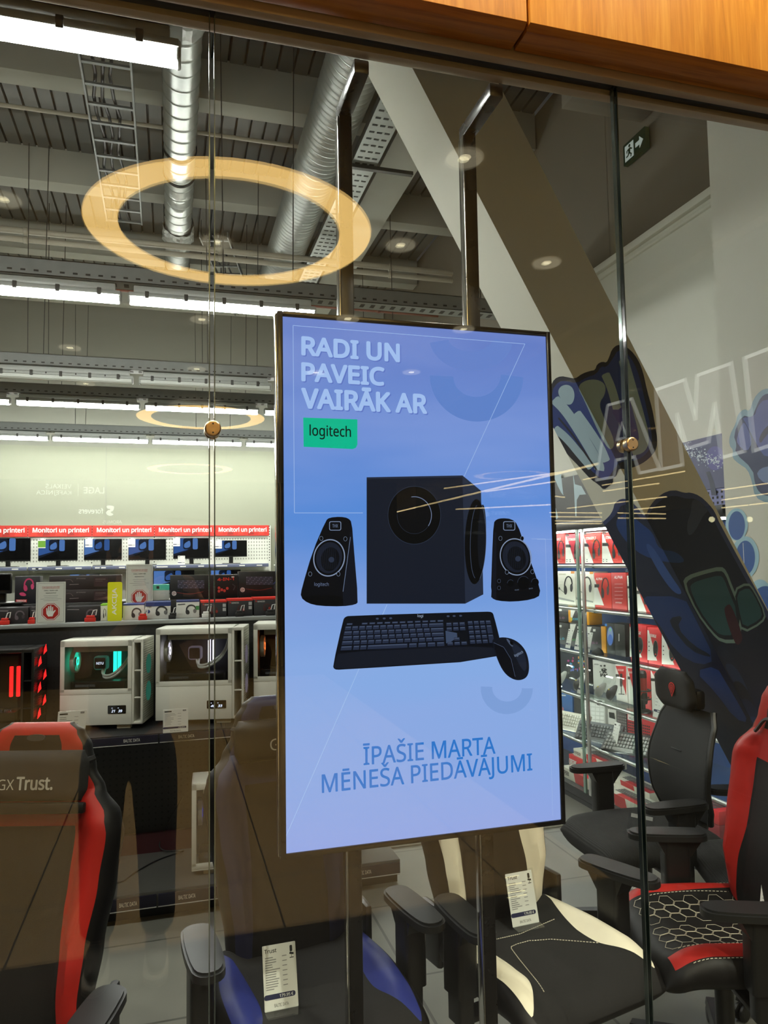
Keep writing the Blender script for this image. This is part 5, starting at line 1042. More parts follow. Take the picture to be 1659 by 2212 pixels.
def stand_mouse(label, px, X, z0, hgt, colk):
    p = atx(px, 1480, X); t = thing('mouse_stand', label, 'mouse display', (X, p.y, z0), 0, 'mice on clear tilted stands')
    m = MB(); L = hgt
    m.add([(-.03, -.04, 0), (-.03, .04, 0), (.07, .04, L), (.07, -.04, L), (-.026, -.04, -.0), (-.026, .04, 0), (.074, .04, L), (.074, -.04, L)], [(0, 1, 2, 3), (7, 6, 5, 4), (0, 3, 7, 4), (1, 5, 6, 2), (3, 2, 6, 7)])
    m.add([(.07, -.04, L), (.07, .04, L), (.09, .04, 0), (.09, -.04, 0)], [(0, 1, 2, 3)]); m.obj('clear_stand', M_ACR, t, smooth=0)
    d = Vector((.1, 0, L)).normalized(); T = basis((-.012, 0, L * .30), (0, 1, 0), d, d.cross(Vector((0, 1, 0))) * -1); T = basis((.008, 0, L * .38), (0, 1, 0), d, Vector((-d.z, 0, d.x)))
    MB(T).grid(egg, 18, 7).obj('mouse_shell', colr(colk), t); MB(T).box((0, .0, .0365), (.006, .018, .006), 0, .002).obj('wheel', colr('d8c832'), t)
stand_mouse('pale mouse on a clear stand beside the screen edge', 1214, 2.66, ZC[3] + .005, .15, 'b9bab4'); stand_mouse('dark mouse with yellow mark on a clear stand at the door edge', 1250, 2.65, ZC[3] + .005, .15, '3a3a3c')
stand_mouse('grey mouse on a clear stand before the pale splash box', 1297, 2.65, ZC[3] + .005, .14, '8e8f8a'); stand_mouse('black mouse with yellow mark before the microphone boxes', 1321, 2.65, ZC[3] + .005, .15, '2a2a2c')
# fifth shelf and base: keyboards
def keyboard(label, px, X, z0, L, Wk, tilt, rz, col, keyc, group='keyboards tilted on the fifth cabinet shelf', rows=5, cols=14):
    p = atx(px, 1590, X); t = thing('keyboard', label, 'keyboard', (X, p.y, z0), 0, group)
    R = Matrix.Rotation(rz, 4, 'Z') @ Matrix.Rotation(-tilt, 4, 'Y')       # local x runs up the tilted board, local y along it
    T = R @ Matrix.Translation((Wk / 2, 0, .012))
    MB(T).box((0, 0, 0), (Wk, L, .022), 0, .004).obj('keyboard_case', colr(col), t)
    m = MB(T)
    for r in range(rows):
        for c in range(cols):
            if r == rows - 1 and 3 <= c <= cols - 5: 
                if c == 3: m.box((-Wk / 2 + .014 + (rows - 1 - r) * (Wk - .02) / rows, 0, .0145), ((Wk - .03) / rows, L * .42, .009), 0, .002, seg=1)
                continue
            m.box((-Wk / 2 + .014 + (rows - 1 - r) * (Wk - .02) / rows, -L / 2 + .016 + c * (L - .02) / cols, .0145), ((Wk - .03) / rows - .003, (L - .02) / cols - .004, .009), 0, .002, seg=1)
    m.obj('keys', colr(keyc), t, smooth=0)
    MB(T @ Matrix.Rotation(tilt, 4, 'Y')).b2((.0, -.05, -.07), (.02, .05, -.02)).obj('clear_rest', M_ACR, t, smooth=0) if tilt > .2 else None
    return t
keyboard('cream keyboard tilted up beside the screen edge', 1230, 2.66, ZC[4] + .006, .30, .13, rad(58), rad(20), 'd8d5c4', 'e4e2d6'); keyboard('dark grey keyboard tilted at the cabinet door edges', 1290, 2.66, ZC[4] + .006, .32, .13, rad(55), rad(28), '5d6164', '75797b')
keyboard('grey keyboard tilted in the middle of the fifth shelf', 1347, 2.65, ZC[4] + .006, .30, .15, rad(40), rad(30), '3d4042', 'a2a4a1')
KG = 'keyboard boxes standing behind the tilted keyboards'
for k, (a, c, pt, h, lb) in enumerate(((1200, 1236, 1497, '1f5a9c', 'blue box at the screen edge behind the cream keyboard'), (1239, 1254, 1500, '1d1d1f', 'black box behind the cream keyboard'), (1256, 1306, 1506, 'd7d8d2', 'white box printed with white keys'), (1312, 1330, 1520, 'd9d7d0', 'white box with a black trapezoid print'), (1331, 1352, 1525, '4a4444', 'dark box with printed keys behind the grey keyboard'), (1354, 1425, 1540, 'b8222c', 'red box with a printed dark keyboard'))):
    t, A = cbox('keyboard_box', lb, a, c, pt, 2.86 if k < 5 else 2.80, ZC[4] + .006, .06, h, group=KG)
    if k == 0: A.poly([(1212, pt + 3), (1222, pt + 4), (1222, pt + 7), (1212, pt + 6)], 'd0d8e2').ell(1214, 1532, 4, 5, 'b06a7a')
    if k == 2:
        for r in range(9):
            for q in range(5): A.off -= .00006; A.poly([(a + 2 + q * 9.6, pt + 2 + r * 9 + q * .9), (a + 10 + q * 9.6, pt + 2.8 + r * 9 + q * .9), (a + 10 + q * 9.6, pt + 9.5 + r * 9 + q * .9), (a + 2 + q * 9.6, pt + 8.6 + r * 9 + q * .9)], 'eeeeea')
    if k == 3: A.poly([(1315, pt + 18), (1327, pt + 20), (1329, pt + 34), (1316, pt + 30)], '1b1b1c').text('HX', (1314, pt + 12), (1324, pt + 13), 5, '333333', .02)
    if k in (4, 5):
        for r in range(6):
            for q in range(5 if k == 4 else 12): A.off -= .00006; A.poly([(a + 3 + q * 4, pt + 18 + r * 6 + q * .9), (a + 6 + q * 4, pt + 18.7 + r * 6 + q * .9), (a + 6 + q * 4, pt + 22 + r * 6 + q * .9), (a + 3 + q * 4, pt + 21.3 + r * 6 + q * .9)], '2b2526' if k == 5 else '7a7272')
    if k == 5: A.poly([(a + 2, pt + 3), (a + 28, pt + 8), (a + 24, pt + 20), (a + 2, pt + 14)], 'dedad4').text('ALLOY', (a + 5, pt + 13), (a + 20, pt + 16), 5, '1c1c1c', .02)
    A.done('print', t)
# long keyboard boxes lying in stacks on the base
BG = 'keyboard boxes lying on the cabinet base'
M_CREAM = colr('ddd9c8'); M_REDB = colr('c41f26'); M_DKB = colr('3b3b3e')
def lying(label, y0, y1, x0, x1, z0, th, style):
    t = thing('keyboard_box', label, 'box', ((x0 + x1) / 2, (y0 + y1) / 2, z0), 0, BG)
    MB().b2((x0, y0 + .001, z0), (x1, y1 - .001, z0 + th), 0, .002).obj('carton', M_CREAM if style != 'r' else M_REDB, t, world=True)
    m = MB(); L, Wx = y1 - y0, x1 - x0; z = z0 + th + .0005
    def q(u0, u1, v0, v1, mm, dz=0): m.add([(x0 + Wx * v0, y1 - L * u0, z + dz), (x0 + Wx * v1, y1 - L * u0, z + dz), (x0 + Wx * v1, y1 - L * u1, z + dz), (x0 + Wx * v0, y1 - L * u1, z + dz)], [(0, 3, 2, 1)], mm)
    if style == 'w': q(.45, 1, .0, .45, 0); m.add([(x0 - .0006, y1 - L * .42, z0 + .001), (x0 - .0006, y1 - L * .72, z0 + .001), (x0 - .0006, y1 - L * .66, z0 + th), (x0 - .0006, y1 - L * .36, z0 + th)], [(3, 2, 1, 0)], 0)
    if style == 'r': q(.0, .35, .2, .9, 2)
    for r in range(4):
        for c in range(14): q(.28 + c * .046, .28 + c * .046 + .04, .3 + r * .13, .3 + r * .13 + .11, 1, .0003)
    q(.06, .22, .3, .36, 1, .0003); q(.06, .18, .5, .53, 1, .0003)
    T = basis((x0 - .0008, y1 - L * .12, z0 + th * .3), (0, -1, 0), (0, 0, 1), (-1, 0, 0)); m.text('HYPERX' if style != 'r' else 'ORIGINS', T, .1, th * .4, 2 if style == 'r' else 1, .03, 'c', .2)
    m.obj('print', [M_REDB, M_DKB, M_WHT], t, world=True, smooth=0)
z = ZB + .003
lying('white and red keyboard box lying at the cabinet front beside the screen', 2.80, 3.24, 2.64, 2.78, z, .07, 'w'); lying('white keyboard box lying at the front right of the door edges', 2.32, 2.76, 2.63, 2.77, z, .07, 'w'); lying('white and red keyboard box lying at the front behind the mesh chair seat', 1.90, 2.30, 2.63, 2.77, z, .06, 'w')
lying('red keyboard box lying in the second row beside the screen', 2.95, 3.4, 2.79, 2.92, z, .10, 'r'); lying('white keyboard box lying in the second row behind the door edges', 2.45, 2.93, 2.79, 2.92, z, .09, 'w'); lying('white and red keyboard box lying in the second row behind the mesh chair', 1.98, 2.43, 2.84, 2.97, z, .09, 'w')
lying('white box with grey keyboard picture lying on the red one beside the screen', 2.9, 3.35, 2.80, 2.94, z + .102, .05, 'w')
for k in range(3):
    t = thing('keyboard_box', ['bottom', 'middle', 'top'][k] + ' red box reading ORIGINS of the stack at the near cabinet end', 'box', (2.76, 1.9, ZB + .003 + k * .071), 0, 'stack of red boxes at the cabinet end')
    MB().b2((2.695, 1.74, ZB + .003 + k * .071), (2.83, 2.0, ZB + .072 + k * .071), 0, .002).obj('carton', colr('8e2530') if k < 2 else M_REDB, t, world=True)
    m = MB(); m.text('ORIGINS', XZ((2.775, 1.7392, ZB + .03 + k * .071)), .075, .017, 0, .02, 'c', .2)
    if k == 2:
        for r in range(3):
            for c in range(8): m.b2((2.71 + r * .03, 1.79 + c * .024, ZB + .2142), (2.735 + r * .03, 1.81 + c * .024, ZB + .2152), 1)
    m.obj('print', [M_WHT, M_DKB], t, world=True, smooth=0)
# ---------------------------------------------------------------- what hangs above the cabinet on the recessed wall
t = thing('tree_poster', 'blue poster of a white flowering tree above the cabinet end', 'poster', (XREC - .02, 2.15, 1.88)); X_ = XREC - .02
MB().b2((X_, 1.75, 2.0), (XREC - .001, 2.45, 2.31)).obj('board', colr('4a4d78'), t, world=True, smooth=0)
A = Art((X_, 0, 0), (-1, 0, 0)); A.ell(1545, 990, 20, 26, '5d58a0').poly([(1525, 1020), (1533, 1018), (1542, 1040), (1548, 1070), (1537, 1070), (1532, 1040)], '2f3550')
for i in range(170): 
    u = random.random(); A.off -= .00005; A.ell(1480 + 80 * u + random.gauss(0, 3), 972 + 30 * u + random.gauss(0, 9), random.uniform(.8, 2.2), random.uniform(.8, 2.0), random.choice(('c6cede', 'a9b4cc', 'dfe6f0', '8894b4')), 6)
A.done('blossom_print', t)
pg = MB().b2((X_ + .004, 1.75, 1.865), (XREC - .001, 2.45, 1.998), 0)
for i in range(4):
    for j in range(18): pg.add([(X_ + .0035, 1.78 + j * .037 - .008, 1.885 + i * .031 - .007), (X_ + .0035, 1.78 + j * .037 + .008, 1.885 + i * .031 - .007), (X_ + .0035, 1.78 + j * .037 + .008, 1.885 + i * .031 + .007), (X_ + .0035, 1.78 + j * .037 - .008, 1.885 + i * .031 + .007)], [(0, 1, 2, 3)], 1)
pg.obj('pegboard_strip', [colr('7c80b4'), M_SLOT], t, world=True, smooth=0)
t = thing('drip_panel', 'dark grey panel with pale blue drips above the cabinet beside the screen', 'wall panel', (X_, 3.7, 1.88))
MB().b2((X_, 2.9, 1.864), (XREC - .001, 4.25, 2.26)).obj('board', colr('3b3c40'), t, world=True, smooth=0)
A = Art((X_, 0, 0), (-1, 0, 0)); A.poly([(1196, 1028), (1212, 1024), (1214, 1044), (1217, 1070), (1212, 1064), (1205, 1050)], 'a9c4d0').poly([(1238, 1022), (1242, 1046), (1256, 1050), (1266, 1068), (1252, 1069), (1246, 1080), (1245, 1115), (1243, 1115), (1241, 1080)], 'b0c8d2').poly([(1198, 1088), (1206, 1118), (1202, 1122), (1198, 1118)], 'a9c4d0'); A.done('drip_print', t)
# ================================================================ graffiti on the leaning column and on the white right wall
def pix(p):
    d = Vector(p) - ORG; k = d.dot(_f); return (CXP + FPX * d.dot(_r) / k, CYP - FPX * d.dot(_u) / k)
def clip(poly, a, b):                                                # keep the part right of the line a -> b (image axes)
    out = []; f = lambda p: (b[0] - a[0]) * (p[1] - a[1]) - (b[1] - a[1]) * (p[0] - a[0])
    for i in range(len(poly)):
        p, q = poly[i - 1], poly[i]; fp, fq = f(p), f(q)
        if (fp <= 0) != (fq <= 0):
            t = fp / (fp - fq); out.append((p[0] + (q[0] - p[0]) * t, p[1] + (q[1] - p[1]) * t))
        if fq <= 0: out.append(q)
    return out
def edge(y, dx, z): return pix((colx(z) + dx, y, z))
L1 = (edge(CY1, 0, 3.6), edge(CY1, 0, .3)); L2 = (edge(CY2, 0, 3.6), edge(CY2, 0, .3)); L3 = (edge(CY2, CW, 3.6), edge(CY2, CW, .75))
FR = Art((0, CY2, 0), (0, -1, 0), .001); LF = Art((colx(0), 0, 0), (-1, 0, CK), .001)
def paint(pts, h, sm=2, clipb=True):
    if sm: pts = smooth2(pts, sm)
    for A, la, lb in ((FR, L2, L3), (LF, L1, L2)):
        q = clip(clip(pts, la[0], la[1]), lb[1], lb[0])
        if len(q) > 2: A.poly(q, h)
def z7(pts): return [(1180 + .28873 * x, 700 + .28873 * y) for x, y in pts]
def z8(pts): return [(1180 + .29387 * x, 1100 + .29387 * y) for x, y in pts]
def stroke(pts, w):                                                  # outline of a thick brush stroke
    pts = smooth2(pts, 2, False); l, r = [], []
    for i, p in enumerate(pts):
        a, b = pts[max(i - 1, 0)], pts[min(i + 1, len(pts) - 1)]; dx, dy = b[0] - a[0], b[1] - a[1]; n = math.hypot(dx, dy) or 1
        k = w / 2 * (1 if 0 < i < len(pts) - 1 else .55); l.append((p[0] - dy / n * k, p[1] + dx / n * k)); r.append((p[0] + dy / n * k, p[1] - dx / n * k))
    return l + r[::-1]
NV, BL, PA, IND = '11142a', '17347c', 'a3bccb', '161a78'
paint(z7([(30, 470), (60, 410), (110, 388), (170, 400), (215, 410), (270, 370), (330, 350), (365, 345), (380, 300), (420, 280), (450, 290), (470, 250), (490, 190), (530, 155), (570, 160), (630, 190), (690, 270), (725, 360), (755, 500), (795, 640), (815, 760), (832, 860), (825, 935), (790, 985), (740, 1030), (680, 1062), (600, 1088), (545, 1080), (530, 1110), (520, 1140), (498, 1150), (500, 1192), (470, 1210), (430, 1242), (390, 1200), (330, 1160), (240, 1060), (160, 980), (100, 900), (30, 815)]), NV, 1)
paint(z7([(40, 500), (90, 430), (150, 425), (225, 445), (300, 400), (375, 375), (410, 315), (450, 325), (500, 255), (535, 195), (590, 200), (655, 285), (700, 400), (735, 560), (775, 740), (795, 870), (775, 940), (715, 1000), (640, 1030), (545, 1030), (505, 1090), (450, 1170), (400, 1150), (330, 1090), (220, 960), (120, 850), (30, 770)]), BL, 1)
paint(z7([(85, 520), (100, 470), (150, 450), (195, 470), (215, 530), (200, 590), (170, 608), (130, 590)]), PA)
paint(z7(stroke([(60, 560), (150, 650), (260, 820), (350, 970), (400, 1070), (395, 1095)], 74)), PA, 0); paint(z7(stroke([(62, 780), (150, 850), (260, 985), (340, 1075)], 60)), PA, 0)
paint(z7(stroke([(225, 660), (320, 790), (410, 930), (450, 1030)], 62)), PA, 0)
paint(z7(stroke([(90, 700), (200, 830), (320, 1010), (380, 1095)], 13)), NV, 0); paint(z7([(60, 690), (100, 655), (108, 668), (85, 695), (95, 720), (82, 728)]), BL, 0)
paint(z7([(232, 470), (290, 420), (380, 412), (445, 450), (440, 530), (395, 590), (420, 680), (520, 880), (480, 960), (400, 830), (320, 650), (280, 560)]), '8fa5a6')  # greyer copy of the pale paint: the front face's shade is painted in
paint(z7(stroke([(440, 370), (490, 480), (530, 640), (600, 800), (680, 900)], 64)), '8fa5a6', 0)
paint(z7(stroke([(575, 260), (630, 450), (690, 660), (735, 840), (720, 930), (640, 950)], 74)), '8fa5a6', 0)
paint(z7([(480, 640), (530, 720), (600, 860), (640, 900), (690, 880), (690, 820), (655, 740), (610, 620), (580, 560), (560, 640)]), IND, 1)
# lower piece: blue humps and block letters
paint(z7([(400, 1500), (470, 1440), (500, 1390), (510, 1340), (560, 1305), (615, 1312), (660, 1350), (700, 1400), (740, 1442), (780, 1350), (860, 1270), (950, 1238), (1040, 1265), (1075, 1258), (1150, 1285), (1220, 1350), (1262, 1405), (1300, 1500), (1760, 2330), (3400, 5600), (1200, 5600), (300, 1900)]), '34406c', 1)
paint(z7([(400, 1540), (500, 1450), (540, 1400), (555, 1360), (600, 1348), (650, 1390), (735, 1490), (800, 1370), (880, 1300), (960, 1280), (1055, 1310), (1100, 1300), (1180, 1350), (1240, 1440), (1300, 1560), (1760, 2400), (3400, 5600), (1200, 5600), (300, 1900)]), '0c1634', 1)
paint(z7([(500, 1480), (600, 1400), (720, 1500), (800, 1560), (840, 1690), (980, 1700), (1060, 1800), (760, 1760), (600, 1640)]), '163a78', 2); paint(z7([(730, 1640), (790, 1650), (930, 1880), (1030, 2020), (960, 2020), (840, 1860)]), '2f4f8e', 2)
paint(z7([(1090, 1310), (1150, 1320), (1220, 1400), (1180, 1420), (1110, 1560), (1060, 1590), (1050, 1500), (1085, 1400)]), '333a52', 2)
paint(z8([(650, 640), (1010, 640), (1090, 790), (1245, 1110), (1130, 1150), (960, 1060), (800, 800)]), '17356b', 1); paint(z8([(1090, 1190), (1250, 1150), (1330, 1290), (1420, 1440), (1490, 1570), (1390, 1545), (1240, 1340)]), '1b3d7c', 1)
paint(z8([(900, 800), (1010, 780), (960, 870), (1080, 1000), (1210, 1070), (1200, 1090), (1060, 1040), (930, 880)]), '0a1128', 1)
for sc, h in ((1, '6f8a8e'), (.9, '0b1a30'), (.78, '25505e')):
    g = lambda pts, c: [((x - c[0]) * sc + c[0], (y - c[1]) * sc + c[1]) for x, y in pts]
    paint(z8(g([(1000, 540), (1030, 490), (1150, 450), (1285, 418), (1325, 450), (1372, 575), (1450, 760), (1420, 985), (1290, 985), (1215, 915), (1100, 760)], (1240, 720))), h, 1)
    paint(z8(g([(1370, 590), (1480, 532), (1530, 590), (1620, 775), (1590, 840), (1440, 920), (1400, 760)], (1490, 720))), h, 1)
paint(z8([(1330, 700), (1360, 700), (1450, 940), (1420, 1000), (1385, 990), (1300, 740)]), '3a1730', 2)
for k in range(6): paint(z8([(1240 + k * 60, 1000 + k * 130), (1330 + k * 60, 1010 + k * 130), (1440 + k * 60, 1230 + k * 130), (1400 + k * 60, 1260 + k * 130), (1300 + k * 60, 1120 + k * 130)]), ('0f1b3a', '16284e', '0b1228')[k % 3], 2)
if LF.m.v: LF.done('graffiti_left_face', COLUMN)
FR.done('graffiti_front_face', COLUMN)
# the mural on the white wall to the right
WR = bpy.data.objects['wall_right']; MU = Art((XR, 0, 0), (-1, 0, 0), .001)
for pts, h, sm in (([(1900, 470), (1659, 478), (1600, 500), (1550, 560), (1522, 655), (1480, 632), (1430, 680), (1418, 745), (1372, 830), (1368, 905), (1400, 945), (1390, 1000), (1440, 1045), (1505, 1085), (1540, 1180), (1560, 1295), (1659, 1345), (1900, 1360)], '86a9bf', 1),
        ([(1900, 505), (1659, 515), (1605, 545), (1562, 640), (1542, 702), (1462, 680), (1400, 830), (1425, 900), (1412, 965), (1545, 1085), (1560, 1190), (1590, 1260), (1659, 1290), (1900, 1300)], '1c2c62', 1),
        ([(1560, 690), (1580, 620), (1630, 560), (1900, 540), (1900, 930), (1700, 960), (1640, 1000), (1590, 930), (1480, 720), (1470, 700)], '4a5aa6', 1),
        ([(1425, 850), (1470, 730), (1500, 760), (1545, 880), (1500, 960), (1430, 900)], '5663ae', 1), ([(1570, 1130), (1600, 1080), (1680, 1060), (1900, 1080), (1900, 1230), (1640, 1200)], '6f86bb', 1),
        ([(1590, 850), (1640, 770), (1700, 740), (1710, 770), (1640, 840), (1600, 900)], '141d48', 1)):
    MU.poly(z7(pts), h, sm)
for (cx, cy_, rx, ry) in ((1425, 1500, 84, 122), (1488, 1745, 104, 158), (1600, 2050, 90, 140)):
    MU.poly(z7(circ(cx, cy_, rx, 30, ry)), 'a3cbe0')
for (cx, cy_, rx, ry) in ((1425, 1508, 62, 108), (1490, 1748, 72, 128), (1640, 2080, 100, 120)):
    MU.poly(z7(circ(cx, cy_, rx, 30, ry)), '2a5aa6')
MU.poly(z7([(1470, 1638), (1474, 1638), (1482, 1796), (1478, 1796)]), 'dfe8ee')
for k in range(5): MU.poly(z8([(1600 + k * 60, 760 + k * 200), (1700 + k * 60, 740 + k * 200), (1760 + k * 60, 980 + k * 200), (1680 + k * 60, 1000 + k * 200)]), ('2b3f7d', '8fb4cc')[k % 2], 2)
MU.done('mural', WR)
# ================================================================ mall side: lettered wall, far signs, linear lights (seen mirrored)
WM = bpy.data.objects['window_4']; mm = MB(); XL_ = XMW - .002
M_LFILL = mat('glowing_pink_letter_film', 'd0b0b6', emit=.9); N_, L_, b_ = nodes_of(M_LFILL); b_.inputs['Alpha'].default_value = .55; M_LWHITE = mat('glowing_white_letter_outline', 'f2f2ea', emit=3.2)  # plain decal film; emission added so the letters show up mirrored
def mz7(p, dx=0): q = mir(atx(1180 + .28873 * p[0], 700 + .28873 * p[1], XMW)); return Vector((XMW - .002 - dx, q.y, q.z))
LET = {'a': [(468, 605), (648, 558), (858, 1083), (708, 1113), (668, 992), (532, 1015), (516, 1143), (382, 1166)], 'hole': [(568, 740), (608, 850), (540, 862)],
       'm': [(870, 1085), (1030, 1052), (990, 675), (1065, 930), (1225, 880), (1272, 595), (1325, 998), (1492, 950), (1393, 292), (1140, 382), (1128, 705), (1045, 415), (830, 490)], 'i': [(1498, 250), (1720, 165), (1800, 870), (1570, 945)]}
for k, pts in LET.items():
    if k == 'hole': continue
    ring_ = LET['hole'] if k == 'a' else None
    if ring_: mm.add([mz7(p) for p in pts + ring_], [(0, 7, 10), (0, 10, 8), (0, 8, 1), (1, 8, 9), (1, 9, 4), (1, 4, 3), (1, 3, 2), (9, 10, 5), (9, 5, 4), (10, 7, 5), (5, 7, 6)], 0)
    else: mm.flat([mz7(p) for p in pts], 0)
    for P in ([mz7(p, .002) for p in pts], [mz7(p, .002) for p in ring_] if ring_ else []):
      for i in range(len(P)):
        a, b = P[i - 1], P[i]; d = (b - a).normalized(); q = Vector((0, -d.z, d.y)) * .012; a, b = a - d * .012, b + d * .012
        mm.add([a - q, b - q, b + q, a + q], [(0, 1, 2, 3)], 1)
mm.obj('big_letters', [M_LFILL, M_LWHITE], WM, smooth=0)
YF = 17.95
def far_text(s, px0, px1, py0, py1, em, name, label, extra=None, bold=.02):
    a, b = mir(at(px0, py1, YF)), mir(at(px1, py0, YF)); t = thing(name, label, 'shop sign', ((a.x + b.x) / 2, -YF, a.z), 0, 'mirrored signs of far mall shops')
    MB().b2((a.x - .05, -YF - .045, a.z - .05), (b.x + .05, -YF - .01, b.z + .05)).obj('sign_board', M_BLACKSHOP, t, world=True, smooth=0)
    m = MB(basis((b.x, -YF - .008, a.z), (-1, 0, 0), (0, 0, 1), (0, 1, 0))); W_, H_ = b.x - a.x, b.z - a.z
    if extra: extra(m, W_, H_)
    else: m.text(s, Matrix(), W_, H_, 0, bold, 'l')
    m.obj('lettering', mat('sign_glow_%d' % (em * 10), 'eef0ea', emit=em), t, world=True, smooth=0)
def lage(m, W_, H_):
    m.text('LAGE', Matrix.Translation((0, H_ * .22, 0)), W_ * .30, H_ * .52, 0, .03, 'l'); m.prism([(W_ * .38, 0), (W_ * .385, 0), (W_ * .385, H_), (W_ * .38, H_)], 0, .002)
    m.text('VEIKALS', Matrix.Translation((W_ * .48, H_ * .60, 0)), W_ * .37, H_ * .36, 0, 0, 'l').text('KAFEJNĪCA', Matrix.Translation((W_ * .48, 0, 0)), W_ * .5, H_ * .48, 0, 0, 'l')
def forev(m, W_, H_):
    m.text('forevers', Matrix.Translation((W_ * .32, H_ * .25, 0)), W_ * .68, H_ * .5, 0, .03, 'l')
    m.prism(smooth2([(0, H_), (W_ * .24, H_), (W_ * .2, H_ * .7), (W_ * .08, H_ * .68), (W_ * .22, H_ * .5), (W_ * .24, H_ * .2), (W_ * .12, 0), (0, H_ * .2), (W_ * .12, H_ * .35), (W_ * .02, H_ * .55)], 1), 0, .002)
far_text('', 75, 225, 1046, 1070, 3.4, 'shop_sign', 'mirrored LAGE and VEIKALS KAFEJNĪCA sign on the pale back wall', lage)
far_text('', 170, 247, 1092, 1115, 6.0, 'shop_sign', 'bright mirrored forevers sign above the red header', forev)
far_text('AROMUS', 222, 263, 1124, 1131, 2.0, 'shop_sign', 'faint mirrored AROMUS sign just above the red header'); far_text('STENDERS', 245, 301, 1151, 1158, 1.8, 'shop_sign', 'faint mirrored STENDERS sign over the second red header')
def zigs(m, W_, H_):
    for k in range(4): m.prism([(W_ * .25 * k, H_ * .3), (W_ * .25 * k + W_ * .08, H_ * .3), (W_ * .25 * k + W_ * .16, H_), (W_ * .25 * k + W_ * .06, H_)], 0, .002)
    m.prism([(0, 0), (W_, 0), (W_, H_ * .1), (0, H_ * .1)], 0, .002)
far_text('', 69, 96, 1004, 1034, 2.8, 'shop_sign', 'faint mirrored slanted bars logo at the far left of the back wall', zigs)
M_LIN = mat('linear_lamp_glow', 'ffdca0', emit=9.0); M_LINB = mat('linear_lamp_body', '2a2926', .5)
LINS = [((765, 1128), (1295, 1001)), ((1260, 1036), (1290, 1030)), ((1302, 1048), (1480, 1018)), ((1303, 1061), (1424, 1044)), ((1200, 1072), (1220, 1074)), ((1226, 1098), (1440, 1073)), ((1365, 1101), (1437, 1094)), ((1335, 1108), (1438, 1110)), ((1188, 1107), (1300, 1108)), ((1190, 1116), (1300, 1117)), ((1336, 1119), (1438, 1120)), ((960, 1055), (1210, 1020)), ((1050, 1062), (1200, 1040)), ((1560, 1058), (1659, 1044)), ((1560, 1080), (1659, 1066)), ((1560, 1097), (1659, 1086)), ((1200, 1125), (1300, 1126)), ((1200, 1131), (1300, 1131)), ((985, 1100), (1190, 1090))]
for k, (p, q) in enumerate(LINS):
    a, b = mir(atz(*p, 3.45)), mir(atz(*q, 3.45))
    if a.y < -34 or b.y < -34: a, b = (mir(atz(p[0], p[1], 2.9)), mir(atz(q[0], q[1], 2.9)))
    c = (a + b) / 2; r_ = .0011 * abs(c.y - 1.5); t = thing('linear_lamp', 'long thin warm linear lamp mirrored over the blue graffiti and the screen', 'linear lamp', c, 0, 'thin linear lamps of a far mall shop'); d = (b - a) / 2
    MB().tube([-d, d], r_, 6).obj('glowing_tube', M_LIN, t); MB().tube([-d + Vector((0, 0, r_ * 1.6)), d + Vector((0, 0, r_ * 1.6))], r_, 6).obj('lamp_body', M_LINB, t)
for k, (px, py, lb) in enumerate(((1538, 1122, 'on the dark column graffiti'), (1620, 1122, 'over the pale bubbles of the wall mural'))):
    a = mir(atz(px, py, 2.6)); t = thing('track_spot', 'round warm spot lamp mirrored ' + lb, 'spot lamp', a, 0, 'spot lamps of a far mall shop')
    MB().grid(lambda u, v: (.075 * math.cos(2 * PI * u) * math.sin(PI * v), .075 * math.sin(2 * PI * u) * math.sin(PI * v), .075 * math.cos(PI * v)), 16, 10).obj('lamp_globe', mat('spot_glow', 'fff0c0', emit=9.0), t)
    MB().cyl((0, 0, .07), (0, 0, .5), .012).obj('drop_rod', M_LINB, t)
# ================================================================ chairs
def cushion(T, w, t0, t1, F, B, mf=None, nt=34, half=14, pe=8, pt=10, off=None, kn=None):
    """soft slab: across x = u*w(t), along t, front height F(u,t), back depth B; rounded edges"""
    us = [-math.cos(PI * i / half) for i in range(half + 1)]; loop = [(u, 1) for u in us] + [(u, -1) for u in us[::-1]]
    m = MB(T); n = len(loop); V = []; ts = [.5 - .5 * math.cos(PI * j / nt) for j in range(nt + 1)]
    for q in ts:
        e2 = max(0, 1 - abs(2 * q - 1) ** pt) ** .5; t = t0 + (t1 - t0) * q
        for u, sd in loop:
            if kn:                                                   # shift the grid so that colour borders run along its lines
                k0, k1 = kn; b_, a_ = k0[1](q), abs(u); a_ = a_ / k0[0] * b_ if a_ <= k0[0] else (b_ + (a_ - k0[0]) / (k1[0] - k0[0]) * (k1[1] - b_) if a_ <= k1[0] else k1[1] + (a_ - k1[0]) / (1 - k1[0]) * (1 - k1[1])); u = math.copysign(a_, u)
            e = max(0, 1 - abs(u) ** pe) ** .5 * e2; o = off(q) if off else 0
            V.append((u * w(q), t, o + (F(u, q) * e if sd > 0 else -B * e)))
    fs, ms = [], []
    for j in range(nt):
        for i in range(n):
            fs.append((j * n + i, j * n + (i + 1) % n, (j + 1) * n + (i + 1) % n, (j + 1) * n + i))
            u = (loop[i][0] + loop[(i + 1) % n][0]) / 2; ms.append(mf(u, (ts[j] + ts[j + 1]) / 2, loop[i][1]) if mf else 0)
    for f, k in zip(fs, ms): m.add([V[i] for i in f], [(0, 1, 2, 3)], k)
    return m
def interp(tab):
    def f(q):
        for (a, va), (b, vb) in zip(tab[:-1], tab[1:]):
            if q <= b: k = (q - a) / (b - a); k = k * k * (3 - 2 * k); return va + (vb - va) * k
        return tab[-1][1]
    return f
def leather(name, h, r=.42): return mat(name, h, r, var=.05, scale=60, bump=.15, spec=.2)
